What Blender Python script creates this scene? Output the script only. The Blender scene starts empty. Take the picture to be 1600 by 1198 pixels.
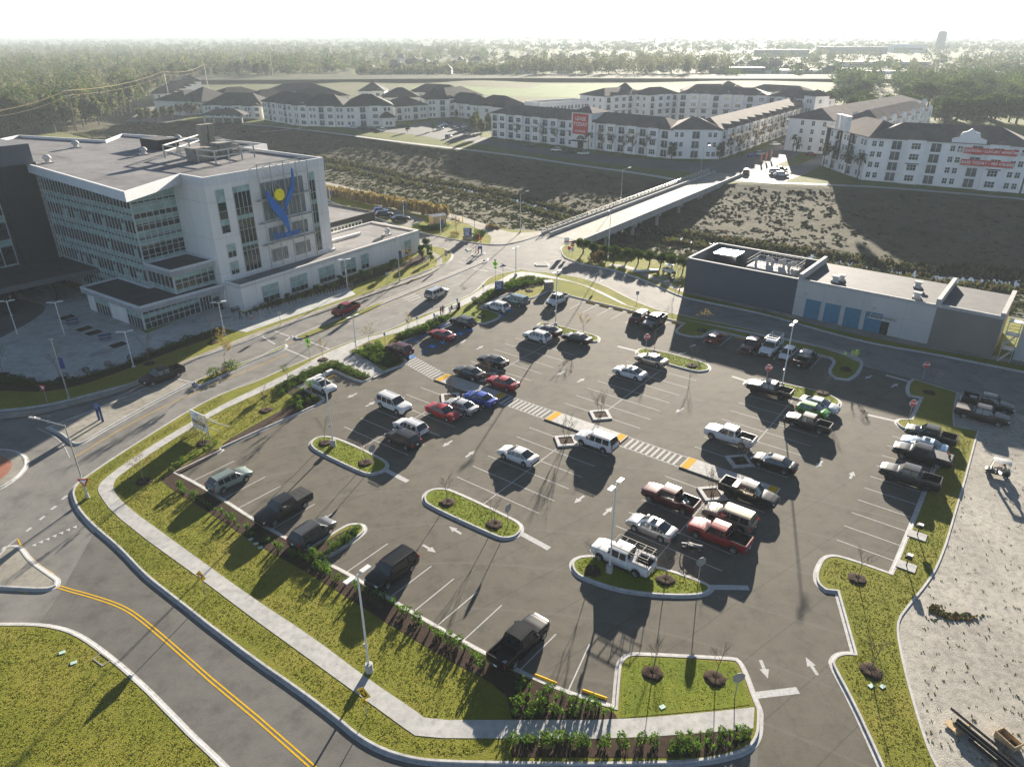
import bpy, bmesh, math, random
import numpy as np
from mathutils import Vector, Matrix
from mathutils.geometry import tessellate_polygon
rnd = random.Random(7); rng = np.random.default_rng(7)
SC = bpy.context.scene; COL = SC.collection
R = math.radians
# ---------------------------------------------------------------- survey: pixel of the photograph -> point on the ground
FPX, CAMH, HORY = 1109.0, 43.6, 52.0
PITCH = math.atan((599 - HORY) / FPX); CP, SP = math.cos(PITCH), math.sin(PITCH)
def G(px, py, z=0.0):
    X = (px - 800) / FPX; Y = (599 - py) / FPX
    t = (z - CAMH) / (-SP + Y * CP)
    return Vector((X * t, (CP + Y * SP) * t, z))
def GV(px, py, o, n):                       # the same ray met with an upright plane through o with normal n
    d = Vector(((px - 800) / FPX, CP + (599 - py) / FPX * SP, -SP + (599 - py) / FPX * CP))
    c = Vector((0, 0, CAMH)); return c + d * ((o - c).dot(n) / d.dot(n))
TH = R(-36.92); E1 = Vector((math.cos(TH), math.sin(TH), 0)); E2 = Vector((-math.sin(TH), math.cos(TH), 0))
def AB(a, b, z=0.0): v = E1 * a + E2 * b; return Vector((v.x, v.y, z))
def ABof(p): return p.dot(E1), p.dot(E2)
# ---------------------------------------------------------------- objects
def tag(o, label=None, cat=None, group=None, kind=None):
    if label: o['label'] = label
    if cat: o['category'] = cat
    if group: o['group'] = group
    if kind: o['kind'] = kind
    return o
def thing(name, label, cat, loc=(0, 0, 0), rz=0, group=None):
    o = bpy.data.objects.new(name, None); COL.objects.link(o); o.empty_display_size = .3
    o.location = loc; o.rotation_euler = (0, 0, rz); return tag(o, label, cat, group)
def mesh_obj(name, me, parent=None):
    o = bpy.data.objects.new(name, me); COL.objects.link(o)
    if parent: o.parent = parent
    return o
def kids(o): return [c for c in o.children]
def dup(src, loc, rz, label=None, group=None, scale=None):
    r = src.copy(); COL.objects.link(r); r.location = loc; r.rotation_euler = (0, 0, rz)
    if scale: r.scale = scale
    if label: r['label'] = label
    if group: r['group'] = group
    for ch in KIDS.get(src.name, ()):
        c = ch.copy(); COL.objects.link(c); c.parent = r
        KIDS.setdefault(r.name, []).append(c)
        for g in KIDS.get(ch.name, ()):
            d = g.copy(); COL.objects.link(d); d.parent = c; KIDS.setdefault(c.name, []).append(d)
    return r
KIDS = {}
class MB:
    def __init__(s): s.v = []; s.f = []; s.m = []; s.sm = []
    def add(s, vs, fs, mi=0, smooth=False):
        b = len(s.v); s.v.extend([tuple(p) for p in vs])
        for f in fs: s.f.append([i + b for i in f]); s.m.append(mi); s.sm.append(smooth)
    def box(s, c, d, rz=0, mi=0, M=None):
        x, y, z = d[0] / 2, d[1] / 2, d[2] / 2; cr, sr = math.cos(rz), math.sin(rz)
        vs = [Vector((c[0] + (a * x) * cr - (b * y) * sr, c[1] + (a * x) * sr + (b * y) * cr, c[2] + e * z)) for a in (-1, 1) for b in (-1, 1) for e in (-1, 1)]
        if M: vs = [M @ v for v in vs]
        s.add(vs, [(0, 1, 3, 2), (4, 6, 7, 5), (0, 4, 5, 1), (2, 3, 7, 6), (0, 2, 6, 4), (1, 5, 7, 3)], mi)
    def bar(s, p, q, w, h, mi=0):            # rectangular bar between two points
        p, q = Vector(p), Vector(q); d = (q - p).normalized()
        up = Vector((0, 0, 1)) if abs(d.z) < .95 else Vector((1, 0, 0))
        a = d.cross(up).normalized() * w / 2; b = a.cross(d).normalized() * h / 2
        vs = [t + i * a + j * b for t in (p, q) for i, j in ((-1, -1), (1, -1), (1, 1), (-1, 1))]
        s.add(vs, [(0, 3, 2, 1), (4, 5, 6, 7), (0, 1, 5, 4), (1, 2, 6, 5), (2, 3, 7, 6), (3, 0, 4, 7)], mi)
    def tube(s, p, q, r0, r1=None, n=8, mi=0, cap=True):
        if r1 is None: r1 = r0
        p, q = Vector(p), Vector(q); d = (q - p).normalized()
        up = Vector((0, 0, 1)) if abs(d.z) < .95 else Vector((1, 0, 0))
        a = d.cross(up).normalized(); b = a.cross(d)
        vs = []
        for t, r in ((p, r0), (q, r1)):
            for k in range(n):
                w = 2 * math.pi * k / n; vs.append(t + a * (r * math.cos(w)) + b * (r * math.sin(w)))
        s.add(vs, [(k, (k + 1) % n, n + (k + 1) % n, n + k) for k in range(n)], mi, True)
        if cap: s.add(vs, [tuple(range(n))[::-1], tuple(range(n, 2 * n))], mi)
    def lathe(s, prof, c=(0, 0, 0), n=12, mi=0, smooth=True):
        vs = [(c[0] + r * math.cos(2 * math.pi * k / n), c[1] + r * math.sin(2 * math.pi * k / n), c[2] + z) for r, z in prof for k in range(n)]
        s.add(vs, [(i * n + k, i * n + (k + 1) % n, (i + 1) * n + (k + 1) % n, (i + 1) * n + k) for i in range(len(prof) - 1) for k in range(n)], mi, smooth)
        s.add(vs, [tuple(range((len(prof) - 1) * n, len(prof) * n))], mi)
    def poly(s, pts, z=None, mi=0):
        P = [Vector((p[0], p[1], p[2] if z is None else z)) for p in pts]
        tr = tessellate_polygon([P])
        fs = []
        for t in tr:
            a, b, c = (P[i] for i in t)
            n = (b - a).cross(c - a).z
            if abs(n) < 1e-9: continue
            fs.append(t if n > 0 else t[::-1])
        s.add(P, fs, mi)
    def prism(s, pts, z0, z1, mi=0, mside=None):
        s.poly(pts, z1, mi); n = len(pts)
        ar = sum(pts[i][0] * pts[(i + 1) % n][1] - pts[(i + 1) % n][0] * pts[i][1] for i in range(n))
        vs = [(p[0], p[1], z0) for p in pts] + [(p[0], p[1], z1) for p in pts]
        fs = [(i, (i + 1) % n, n + (i + 1) % n, n + i) for i in range(n)]
        if ar < 0: fs = [f[::-1] for f in fs]
        s.add(vs, fs, mi if mside is None else mside)
    def quad(s, a, b, c, d, mi=0): s.add([a, b, c, d], [(0, 1, 2, 3)], mi)
    def grid(s, rings, mi=0, smooth=True, closed=False):
        n = len(rings[0]); vs = [p for r in rings for p in r]
        k = n if closed else n - 1
        s.add(vs, [(i * n + j, i * n + (j + 1) % n, (i + 1) * n + (j + 1) % n, (i + 1) * n + j) for i in range(len(rings) - 1) for j in range(k)], mi, smooth)
    def mesh(s, name, mats):
        me = bpy.data.meshes.new(name); me.from_pydata(s.v, [], s.f)
        for m in (mats if isinstance(mats, (list, tuple)) else [mats]): me.materials.append(m)
        me.polygons.foreach_set('material_index', s.m); me.polygons.foreach_set('use_smooth', s.sm); me.update(); return me
    def build(s, name, mats, parent=None, **kw):
        o = mesh_obj(name, s.mesh(name, mats), parent)
        if parent: KIDS.setdefault(parent.name, []).append(o)
        return o
def np_mesh(name, V, F, mats, col=None, midx=None):
    """V (n,3) F (m,k) arrays -> mesh, optional per-face colour"""
    me = bpy.data.meshes.new(name); n, k = F.shape
    me.vertices.add(len(V)); me.vertices.foreach_set('co', V.astype(np.float32).ravel())
    me.loops.add(n * k); me.loops.foreach_set('vertex_index', F.astype(np.int32).ravel())
    me.polygons.add(n); me.polygons.foreach_set('loop_start', (np.arange(n) * k).astype(np.int32))
    for m in (mats if isinstance(mats, (list, tuple)) else [mats]): me.materials.append(m)
    if midx is not None: me.polygons.foreach_set('material_index', midx.astype(np.int32))
    if col is not None:
        at = me.color_attributes.new('Col', 'FLOAT_COLOR', 'CORNER')
        c = np.ones((n, k, 4), np.float32); c[..., :3] = col[:, None, :]; at.data.foreach_set('color', c.ravel())
    me.update(calc_edges=True); return me
def struct(name, mb, m, label=None):
    o = mb.build(name, m); return tag(o, label, None, None, 'structure')
def chaikin(pts, it=2, closed=False, lim=58):
    P = [Vector((p[0], p[1], 0)) for p in pts]
    for _ in range(it):
        Q = []; n = len(P)
        for i in range(n):
            if not closed and i in (0, n - 1): Q.append(P[i]); continue
            a, b, c = P[i - 1], P[i], P[(i + 1) % n]
            if (b - a).length < 1e-6 or (c - b).length < 1e-6: continue
            if (b - a).angle(c - b) > R(lim) or (b - a).angle(c - b) < R(2): Q.append(b)
            else: Q.append(b.lerp(a, .25)); Q.append(b.lerp(c, .25))
        P = Q
    return P
def GP(pts, z=0.0, closed=True, it=2): return chaikin([G(x, y, z) for x, y in pts], it, closed)
def offset(pts, d, closed=True):             # miter offset to the left by d
    n = len(pts); out = []
    for i in range(n):
        p = pts[i]; a = pts[i - 1] if (closed or i > 0) else None; c = pts[(i + 1) % n] if (closed or i < n - 1) else None
        t1 = (p - a).normalized() if a is not None else None; t2 = (c - p).normalized() if c is not None else None
        if t1 is None: t1 = t2
        if t2 is None: t2 = t1
        n1 = Vector((-t1.y, t1.x, 0)); n2 = Vector((-t2.y, t2.x, 0)); m = (n1 + n2)
        if m.length < 1e-4: m = n1
        m.normalize(); k = max(.35, m.dot(n1)); out.append(p + m * (d / k))
    return out
def area(p): return sum(p[i - 1][0] * p[i][1] - p[i][0] * p[i - 1][1] for i in range(len(p))) / 2
def dedup(pts, closed=True):
    out = []
    for p in pts:
        if not out or (p - out[-1]).length > .02: out.append(p)
    if closed and (out[0] - out[-1]).length < .02: out.pop()
    return out
def kerb_ring(mb, pts, w=.2, h=.15, z0=-.03, gutter=.26):
    """kerb along a closed outline, lying inside it"""
    pts = dedup(pts)
    if area(pts) < 0: pts = pts[::-1]
    inn = offset(pts, w); lip = offset(pts, .03); n = len(pts); gut = offset(pts, -gutter)
    rings = [[(p.x, p.y, z0) for p in gut], [(p.x, p.y, .018) for p in gut], [(p.x, p.y, .022) for p in pts], [(p.x, p.y, h - .03) for p in pts], [(p.x, p.y, h) for p in lip], [(p.x, p.y, h) for p in inn], [(p.x, p.y, z0) for p in inn]]
    for a, b in zip(rings, rings[1:]):
        mb.add(a + b, [(i, (i + 1) % n, n + (i + 1) % n, n + i) for i in range(n)])
def strip(mb, pts, w, z, mi=0, off=0.0):
    pts = dedup(pts, False)
    l = offset(pts, off + w / 2, False); r = offset(pts, off - w / 2, False); n = len(pts)
    mb.add([(p.x, p.y, z) for p in l] + [(p.x, p.y, z) for p in r], [(n + i, n + i + 1, i + 1, i) for i in range(n - 1)], mi)
def text_mesh(name, body, size, M, m, parent=None, bold=1.0, ext=.01, align='CENTER', spacing=1.0):
    cu = bpy.data.curves.new(name, 'FONT'); cu.body = body; cu.size = size; cu.align_x = align; cu.align_y = 'CENTER'
    cu.extrude = ext; cu.offset = size * .018 * bold; cu.space_character = spacing; cu.resolution_u = 3
    t = bpy.data.objects.new(name, cu); COL.objects.link(t); bpy.context.view_layer.update()
    me = bpy.data.meshes.new_from_object(t.evaluated_get(bpy.context.evaluated_depsgraph_get()))
    bpy.data.objects.remove(t); bpy.data.curves.remove(cu)
    me.transform(M); me.materials.clear(); me.materials.append(m); me.name = name
    o = mesh_obj(name, me, parent)
    if parent: KIDS.setdefault(parent.name, []).append(o)
    return o
def face_matrix(origin, xdir, up=Vector((0, 0, 1))):   # text plane: x along xdir, y up
    x = Vector(xdir).normalized(); y = (up - x * up.dot(x)).normalized(); z = x.cross(y)
    M = Matrix((x, y, z)).transposed().to_4x4(); M.translation = origin; return M
HAZE = 0.00027; EXPO = 2.25
# ---------------------------------------------------------------- materials (all procedural)
def nt(name):
    m = bpy.data.materials.new(name); m.use_nodes = True; t = m.node_tree; b = t.nodes['Principled BSDF']; return m, t, b
def noise(t, scale, detail=4, rough=.6, coord='Object', vec=None, stretch=None):
    n = t.nodes.new('ShaderNodeTexNoise'); n.inputs['Scale'].default_value = scale; n.inputs['Detail'].default_value = detail; n.inputs['Roughness'].default_value = rough
    if vec is None:
        c = t.nodes.new('ShaderNodeTexCoord'); vec = c.outputs[coord]
    if stretch:
        mp = t.nodes.new('ShaderNodeMapping'); mp.inputs['Scale'].default_value = stretch[:3]
        if len(stretch) > 3: mp.inputs['Rotation'].default_value = (0, 0, stretch[3])
        t.links.new(vec, mp.inputs['Vector']); vec = mp.outputs['Vector']
    t.links.new(vec, n.inputs['Vector']); return n.outputs['Fac']
def ramp(t, fac, stops):
    r = t.nodes.new('ShaderNodeValToRGB'); e = r.color_ramp.elements
    while len(e) < len(stops): e.new(.5)
    for i, (p, c) in enumerate(stops): e[i].position = p; e[i].color = (*c, 1) if len(c) == 3 else c
    t.links.new(fac, r.inputs['Fac']); return r.outputs['Color']
def mix(t, a, b, fac, mode='MIX'):
    m = t.nodes.new('ShaderNodeMix'); m.data_type = 'RGBA'; m.blend_type = mode
    for s, v in ((m.inputs[6], a), (m.inputs[7], b)):
        if hasattr(v, 'links'): t.links.new(v, s)
        else: s.default_value = (*v, 1)
    if hasattr(fac, 'links'): t.links.new(fac, m.inputs[0])
    else: m.inputs[0].default_value = fac
    return m.outputs[2]
def bump(t, b, h, st=.3, dist=.05):
    n = t.nodes.new('ShaderNodeBump'); n.inputs['Strength'].default_value = st; n.inputs['Distance'].default_value = dist
    t.links.new(h, n.inputs['Height']); t.links.new(n.outputs['Normal'], b.inputs['Normal'])
def plain(name, c, rough=.6, metal=0, var=.12, scale=6, coat=0, spec=.22):
    m, t, b = nt(name); b.inputs['Roughness'].default_value = rough; b.inputs['Metallic'].default_value = metal
    b.inputs['Coat Weight'].default_value = coat; b.inputs['Coat Roughness'].default_value = .06; b.inputs['Specular IOR Level'].default_value = spec
    if var:
        f = noise(t, scale, 3); k = [max(0, x * (1 - var)) for x in c]; l = [min(1, x * (1 + var)) for x in c]
        t.links.new(ramp(t, f, [(.3, k), (.7, l)]), b.inputs['Base Color'])
    else: b.inputs['Base Color'].default_value = (*c, 1)
    return m
def ground_mat(name, stops, scales, rough=.9, bst=.5, bsc=40, bdist=.05, stain=None, spec=.12, crack=False, con=1.0, seam=None):
    """layered noise: large patches, mid mottling, fine grain"""
    m, t, b = nt(name); b.inputs['Roughness'].default_value = rough; b.inputs['Specular IOR Level'].default_value = spec
    f1 = noise(t, scales[0], 5, .65); c1 = ramp(t, f1, stops)
    f2 = noise(t, scales[1], 5, .7); c2 = mix(t, c1, ramp(t, f2, [(.25, (.55,) * 3), (.5, (1, 1, 1)), (.8, (1.3, 1.3, 1.25))]), .75 * con, 'MULTIPLY')
    f3 = noise(t, scales[2], 2, .6); c3 = mix(t, c2, ramp(t, f3, [(.2, (.6,) * 3), (.5, (1, 1, 1)), (.8, (1.35,) * 3)]), .8, 'MULTIPLY')
    if stain:
        f4 = noise(t, stain[0], 6, .7, stretch=stain[3] if len(stain) > 3 else None); c3 = mix(t, c3, stain[1], ramp(t, f4, [(stain[2], (0, 0, 0)), (stain[2] + .14, (.7, .7, .7))]))
    if seam:
        c = t.nodes.new('ShaderNodeTexCoord'); mp = t.nodes.new('ShaderNodeMapping'); mp.inputs['Rotation'].default_value = (0, 0, seam[0]); t.links.new(c.outputs['Object'], mp.inputs['Vector']); wv = t.nodes.new('ShaderNodeTexWave'); wv.wave_type = 'BANDS'; wv.bands_direction = 'X'; wv.inputs['Scale'].default_value = .314 / seam[1]; wv.inputs['Distortion'].default_value = .25; wv.inputs['Detail'].default_value = 3; wv.inputs['Detail Scale'].default_value = 2; t.links.new(mp.outputs[0], wv.inputs['Vector'])
        c3 = mix(t, c3, (.05, .046, .04), ramp(t, wv.outputs['Fac'], [(0, (seam[2],) * 3), (.0035, (0, 0, 0))]))
        w2 = t.nodes.new('ShaderNodeTexWave'); w2.wave_type = 'RINGS'; w2.rings_direction = 'Z'; w2.inputs['Scale'].default_value = .05; w2.inputs['Distortion'].default_value = 9; w2.inputs['Detail'].default_value = 2; w2.inputs['Detail Scale'].default_value = .25; t.links.new(c.outputs['Object'], w2.inputs['Vector']); c3 = mix(t, c3, (.16, .15, .13), ramp(t, w2.outputs['Fac'], [(0, (.3,) * 3), (.01, (0, 0, 0))]))
    if crack:
        v = t.nodes.new('ShaderNodeTexVoronoi'); v.feature = 'DISTANCE_TO_EDGE'; v.inputs['Scale'].default_value = crack[0]
        c = t.nodes.new('ShaderNodeTexCoord'); w = t.nodes.new('ShaderNodeTexNoise'); w.inputs['Scale'].default_value = .6; w.inputs['Detail'].default_value = 5
        t.links.new(c.outputs['Object'], w.inputs['Vector'])
        q = t.nodes.new('ShaderNodeVectorMath'); q.operation = 'MULTIPLY_ADD'; q.inputs[1].default_value = (3, 3, 0); t.links.new(w.outputs['Color'], q.inputs[0]); t.links.new(c.outputs['Object'], q.inputs[2])
        t.links.new(q.outputs[0], v.inputs['Vector'])
        c3 = mix(t, c3, (.03, .03, .03), ramp(t, v.outputs['Distance'], [(0, (crack[1],) * 3), (crack[2], (0, 0, 0))]))
    t.links.new(c3, b.inputs['Base Color']); bump(t, b, noise(t, bsc, 4, .7), bst, bdist); return m
def leafy(name, c, trans=.45, usecol=True):
    """thin leaves: diffuse + translucent, tinted by the mesh's own colour attribute"""
    m = bpy.data.materials.new(name); m.use_nodes = True; t = m.node_tree; t.nodes.clear()
    o = t.nodes.new('ShaderNodeOutputMaterial'); d = t.nodes.new('ShaderNodeBsdfDiffuse'); tr = t.nodes.new('ShaderNodeBsdfTranslucent'); mx = t.nodes.new('ShaderNodeMixShader')
    if usecol:
        a = t.nodes.new('ShaderNodeVertexColor'); a.layer_name = 'Col'; col = mix(t, a.outputs['Color'], c, 1.0, 'MULTIPLY')
    else:
        col = ramp(t, noise(t, 3, 3), [(.3, [x * .7 for x in c]), (.7, [min(1, x * 1.3) for x in c])])
    t.links.new(col, d.inputs['Color']); t.links.new(mix(t, col, (1.15, 1.15, .75), 1.0, 'MULTIPLY'), tr.inputs['Color']); mx.inputs['Fac'].default_value = trans
    t.links.new(d.outputs[0], mx.inputs[1]); t.links.new(tr.outputs[0], mx.inputs[2]); t.links.new(mx.outputs[0], o.inputs['Surface']); return m
M = {}
M['asphalt'] = ground_mat('asphalt_lot', [(.3, (.098, .089, .072)), (.7, (.128, .117, .095))], (.06, .5, 14), .88, .35, 60, .01, stain=(.25, (.07, .065, .056), .6), crack=(.09, .16, .01), seam=(R(53), 4.2, .4))
M['road'] = ground_mat('asphalt_road', [(.3, (.15, .145, .135)), (.7, (.2, .193, .18))], (.05, .4, 12), .85, .3, 60, .01, stain=(.12, (.1, .097, .09), .56, (1, .25, 1, R(56))), crack=(.06, .2, .007))
M['newroad'] = ground_mat('asphalt_new_road', [(.3, (.105, .1, .092)), (.7, (.14, .135, .124))], (.07, .5, 14), .87, .3, 60, .01, stain=(.15, (.075, .072, .067), .58, (.3, 1, 1, R(-52))))
M['concrete'] = ground_mat('concrete', [(.3, (.33, .325, .315)), (.7, (.42, .415, .4))], (.3, 1.7, 20), .8, .2, 50, .01, stain=(.6, (.26, .25, .22), .6))
M['oldconcrete'] = ground_mat('weathered_concrete', [(.3, (.21, .197, .165)), (.7, (.3, .283, .245))], (.2, 1.1, 16), .85, .25, 50, .01, stain=(.5, (.17, .16, .13), .55))
M['kerb'] = ground_mat('kerb_concrete', [(.3, (.37, .365, .36)), (.7, (.47, .465, .455))], (.4, 2.0, 20), .8, .2, 50, .01, stain=(1.2, (.25, .24, .22), .63))
M['plaza'] = ground_mat('plaza_paving', [(.3, (.33, .345, .33)), (.7, (.47, .475, .45))], (.12, .7, 12), .75, .2, 40, .01, stain=(.2, (.16, .165, .15), .55))
M['mulch'] = ground_mat('bark_mulch', [(.3, (.03, .018, .012)), (.7, (.06, .036, .024))], (1.5, 9, 35), .95, 1.0, 45, .06)
M['gravel'] = ground_mat('crushed_limestone', [(.3, (.25, .235, .205)), (.7, (.4, .378, .335))], (.12, 1.6, 13), .95, 1.0, 16, .07, stain=(.5, (.17, .16, .12), .6), con=1.25)
M['grass'] = ground_mat('turf', [(.25, (.125, .15, .012)), (.45, (.175, .185, .02)), (.6, (.215, .205, .03)), (.78, (.25, .215, .05))], (.16, 1.4, 9), .95, 1.0, 13, .2, spec=.1, con=.45)
M['grass2'] = ground_mat('island_turf', [(.25, (.11, .165, .012)), (.55, (.18, .215, .018)), (.8, (.24, .235, .035))], (.3, 2.2, 10), .95, 1.0, 14, .2, spec=.1, con=.45)
M['membrane'] = ground_mat('roof_membrane', [(.3, (.15, .146, .148)), (.7, (.22, .214, .216))], (.07, .35, 9), .7, .1, 20, .01, stain=(.16, (.09, .085, .08), .52, (1, .35, 1, R(50))))
M['greyroof'] = ground_mat('grey_felt_roof', [(.3, (.075, .076, .08)), (.7, (.105, .106, .112))], (.1, .5, 9), .8, .1, 20, .01, stain=(.3, (.06, .06, .06), .58))
M['darkroof'] = ground_mat('dark_roof_membrane', [(.3, (.05, .052, .055)), (.7, (.085, .085, .09))], (.12, .5, 9), .6, .1, 20, .01, stain=(.3, (.12, .12, .125), .6))
M['white'] = plain('white_paint', (.42, .42, .415), .8, 0, .22, 5, 0, .05)
M['yellow'] = plain('yellow_paint', (.56, .34, .015), .8, 0, .2, 7, 0, .05)
M['tactile'] = plain('yellow_tactile_plate', (.5, .29, .012), .8, 0, .2, 8, 0, .04)
M['blue'] = plain('blue_paint', (.015, .17, .5), .8, 0, .25, 7, 0, .05)
M['red'] = plain('red_sign_sheeting', (.5, .02, .025), .5, 0, .05, 5)
M['signwhite'] = plain('white_sign_sheeting', (.78, .78, .77), .5, 0, .04, 5)
M['signback'] = plain('sign_back_aluminium', (.32, .33, .32), .55, .4, .1, 5)
M['signyellow'] = plain('yellow_sign_sheeting', (.8, .5, .02), .5, 0, .05, 5)
M['lime'] = plain('fluorescent_lime_sheeting', (.36, .9, .02), .5, 0, .03, 5)
M['navy'] = plain('navy_panel', (.012, .045, .17), .35, 0, .08, 3)
M['black'] = plain('black_metal', (.012, .012, .013), .4, 0, .1, 5)
M['pole'] = plain('painted_white_pole', (.62, .62, .6), .45, .1, .08, 4)
M['galv'] = plain('galvanised_steel', (.42, .42, .4), .5, .6, .12, 6)
M['rubber'] = plain('tyre_rubber', (.016, .016, .016), .85, 0, .2, 12)
M['rim'] = plain('alloy_rim', (.5, .5, .51), .3, .8, .08, 8)
M['darkrim'] = plain('dark_alloy_rim', (.04, .04, .042), .35, .6, .1, 8)
M['glass'] = plain('dark_car_glass', (.012, .015, .016), .05, 0, 0, spec=.8)
M['trim'] = plain('black_plastic_trim', (.02, .02, .021), .6, 0, .15, 9)
M['lamp'] = plain('clear_headlamp', (.75, .77, .78), .1, .3, 0, spec=.6)
M['tail'] = plain('red_tail_lamp', (.45, .012, .012), .15, 0, .1, 9)
M['amber'] = plain('orange_plastic', (.85, .16, .02), .5, 0, .08, 6)
M['curtain'] = plain('curtained_glass', (.16, .17, .165), .2, 0, .25, .7, spec=.5)
M['bark'] = plain('bark', (.13, .1, .075), .9, 0, .35, 14)
M['wood'] = plain('raw_timber', (.42, .31, .18), .8, 0, .25, 7)
M['chrome'] = plain('chrome', (.7, .7, .7), .12, 1, 0)
M['skin'] = plain('skin', (.3, .17, .11), .55, 0, .08, 10)
M['leaf'] = leafy('leaves', (1, 1, 1)); M['wleaf'] = leafy('woodland_leaves', (.9, 1.0, .95), .3); M['reed'] = leafy('dry_reeds', (1, 1, 1), .22)
# ---------------------------------------------------------------- terrain with the drainage canal
M['scrub'] = ground_mat('canal_scrub', [(.25, (.055, .06, .032)), (.5, (.098, .088, .056)), (.75, (.07, .078, .038))], (.03, .22, 1.6), .95, .5, 1.2, .35, spec=.05, con=.8)
M['pasture'] = ground_mat('rough_pasture', [(.3, (.075, .09, .03)), (.7, (.13, .12, .06))], (.02, .2, 3), .95, .6, 4, .2, spec=.05)
def curve_of(px, z=0.0):
    w = sorted((G(x, y, z) for x, y in px), key=lambda p: p.x); return np.array([p.x for p in w]), np.array([p.y for p in w])
def ev(c, x):
    xs, ys = c; y = np.interp(x, xs, ys)
    sl = (ys[1] - ys[0]) / (xs[1] - xs[0]); sr = (ys[-1] - ys[-2]) / (xs[-1] - xs[-2])
    y = np.where(x < xs[0], ys[0] + np.maximum(sl, -.9) * (x - xs[0]), y); return np.where(x > xs[-1], ys[-1] + sr * (x - xs[-1]), y)
NB = curve_of([(520, 305), (600, 326), (700, 346), (790, 361), (850, 371), (905, 384), (1000, 404), (1060, 414), (1290, 440), (1480, 476), (1640, 505)])
CK = curve_of([(560, 262), (640, 281), (720, 294), (800, 310), (850, 325), (985, 362), (1120, 381), (1290, 406), (1360, 418), (1450, 434), (1600, 443)], -5.0)
FB = curve_of([(385, 192), (540, 210), (640, 226), (800, 245), (900, 262), (1050, 284), (1180, 287), (1400, 297), (1600, 312)])
def canal_z(x, y):
    n, c, f = ev(NB, x), ev(CK, x), ev(FB, x)
    t = np.clip((y - n) / np.maximum(c - n, 1), 0, 1); u = np.clip((y - c) / np.maximum(f - c, 1), 0, 1)
    a = np.interp(t, [0, .12, .35, .6, .86, .94, 1], [-.05, -3.0, -4.2, -4.5, -4.7, -5.2, -5.6])
    b = np.interp(u, [0, .05, .14, .4, .8, .95, 1], [-5.6, -5.2, -4.7, -3.9, -1.9, -.6, -.04])
    return np.where(y <= n, -.05, np.where(y < c, a, np.where(y < f, b, -.04)))
def build_ground():
    s = np.concatenate([np.linspace(-1, -.32, 40), np.linspace(-.32, .36, 230)[1:], np.linspace(.36, 1, 40)[1:]])
    rows = []
    for t in np.linspace(0, 1, 5): rows.append(('n', t))
    for t in np.linspace(0, 1, 26)[1:]: rows.append(('c', t))
    for t in np.linspace(0, 1, 34)[1:]: rows.append(('f', t))
    for d in np.geomspace(6, 12000, 34): rows.append(('d', d))
    X, Y = [], []
    for k, t in rows:
        x = s * (620 if k != 'd' else 620 + t * 1.1); n, c, f = ev(NB, x), ev(CK, x), ev(FB, x)
        y = {'n': lambda: -60 + (n + 60) * t, 'c': lambda: n + (c - n) * t, 'f': lambda: c + (f - c) * t, 'd': lambda: f * max(0, 1 - t / 3000) + 300 * min(1, t / 3000) + t}[k]()
        X.append(x); Y.append(y)
    X, Y = np.array(X), np.array(Y); Z = canal_z(X, Y)
    inside = (Z < -.3) & (Z > -4.8); Z = Z + np.where(inside, rng.normal(0, .035, Z.shape), 0)
    lev = np.exp(-((Y - 800) / 30) ** 2) * 3.0 * (np.abs(X) < 900); Z += lev
    r, c = X.shape; V = np.stack([X, Y, Z], -1).reshape(-1, 3)
    i = (np.arange(r - 1)[:, None] * c + np.arange(c - 1)[None]).ravel(); F = np.stack([i, i + 1, i + c + 1, i + c], 1)
    zc = Z.reshape(-1)[F].mean(1); me = np_mesh('ground', V, F, [M['pasture'], M['scrub']], midx=(zc < -.2).astype(int))
    me.polygons.foreach_set('use_smooth', [True] * len(me.polygons))
    tag(mesh_obj('ground', me), kind='structure')
    x = np.linspace(-420, 520, 120); cc = ev(CK, x); w = 7
    V = np.concatenate([np.stack([x, cc - w, 0 * x - 5.1], 1), np.stack([x, cc + w, 0 * x - 5.1], 1)]); i = np.arange(119)
    m, t, b = nt('creek_water'); b.inputs['Base Color'].default_value = (.02, .026, .022, 1); b.inputs['Roughness'].default_value = .06; bump(t, b, noise(t, .8, 3), .25, .05); M['water'] = m
    tag(mesh_obj('creek', np_mesh('creek', V, np.stack([i, i + 1, i + 121, i + 120], 1), m)), kind='structure')
build_ground()
# ---------------------------------------------------------------- roads, car park, raised blocks
b = MB()
b.poly([Vector((-175, 12, 0)), Vector((120, 12, 0)), Vector((120, 70, 0))] + [G(x, y) for x, y in
    [(1640, 592), (1450, 553), (1300, 523), (1199, 493), (1100, 473), (1025, 448), (987, 433), (950, 421), (912, 415), (882, 405), (873, 392), (880, 380), (905, 374), (850, 362), (846, 367), (800, 382), (765, 383), (700, 372), (640, 358), (590, 340), (520, 312)]] + [Vector((-175, 215, 0))], 0.0)
struct('road', b, M['road'])
b = MB()
b.poly(GP([(150, 1300), (-400, 1000), (-300, 972), (60, 975), (95, 925), (147, 832), (226, 899), (290, 949), (399, 1034), (465, 1080), (525, 1124), (560, 1154), (600, 1176), (650, 1190), (700, 1194), (1100, 1192), (1186, 1160), (1300, 1260), (1100, 1320)], it=0), .004)
struct('side_road', b, M['newroad'])
b = MB()
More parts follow.
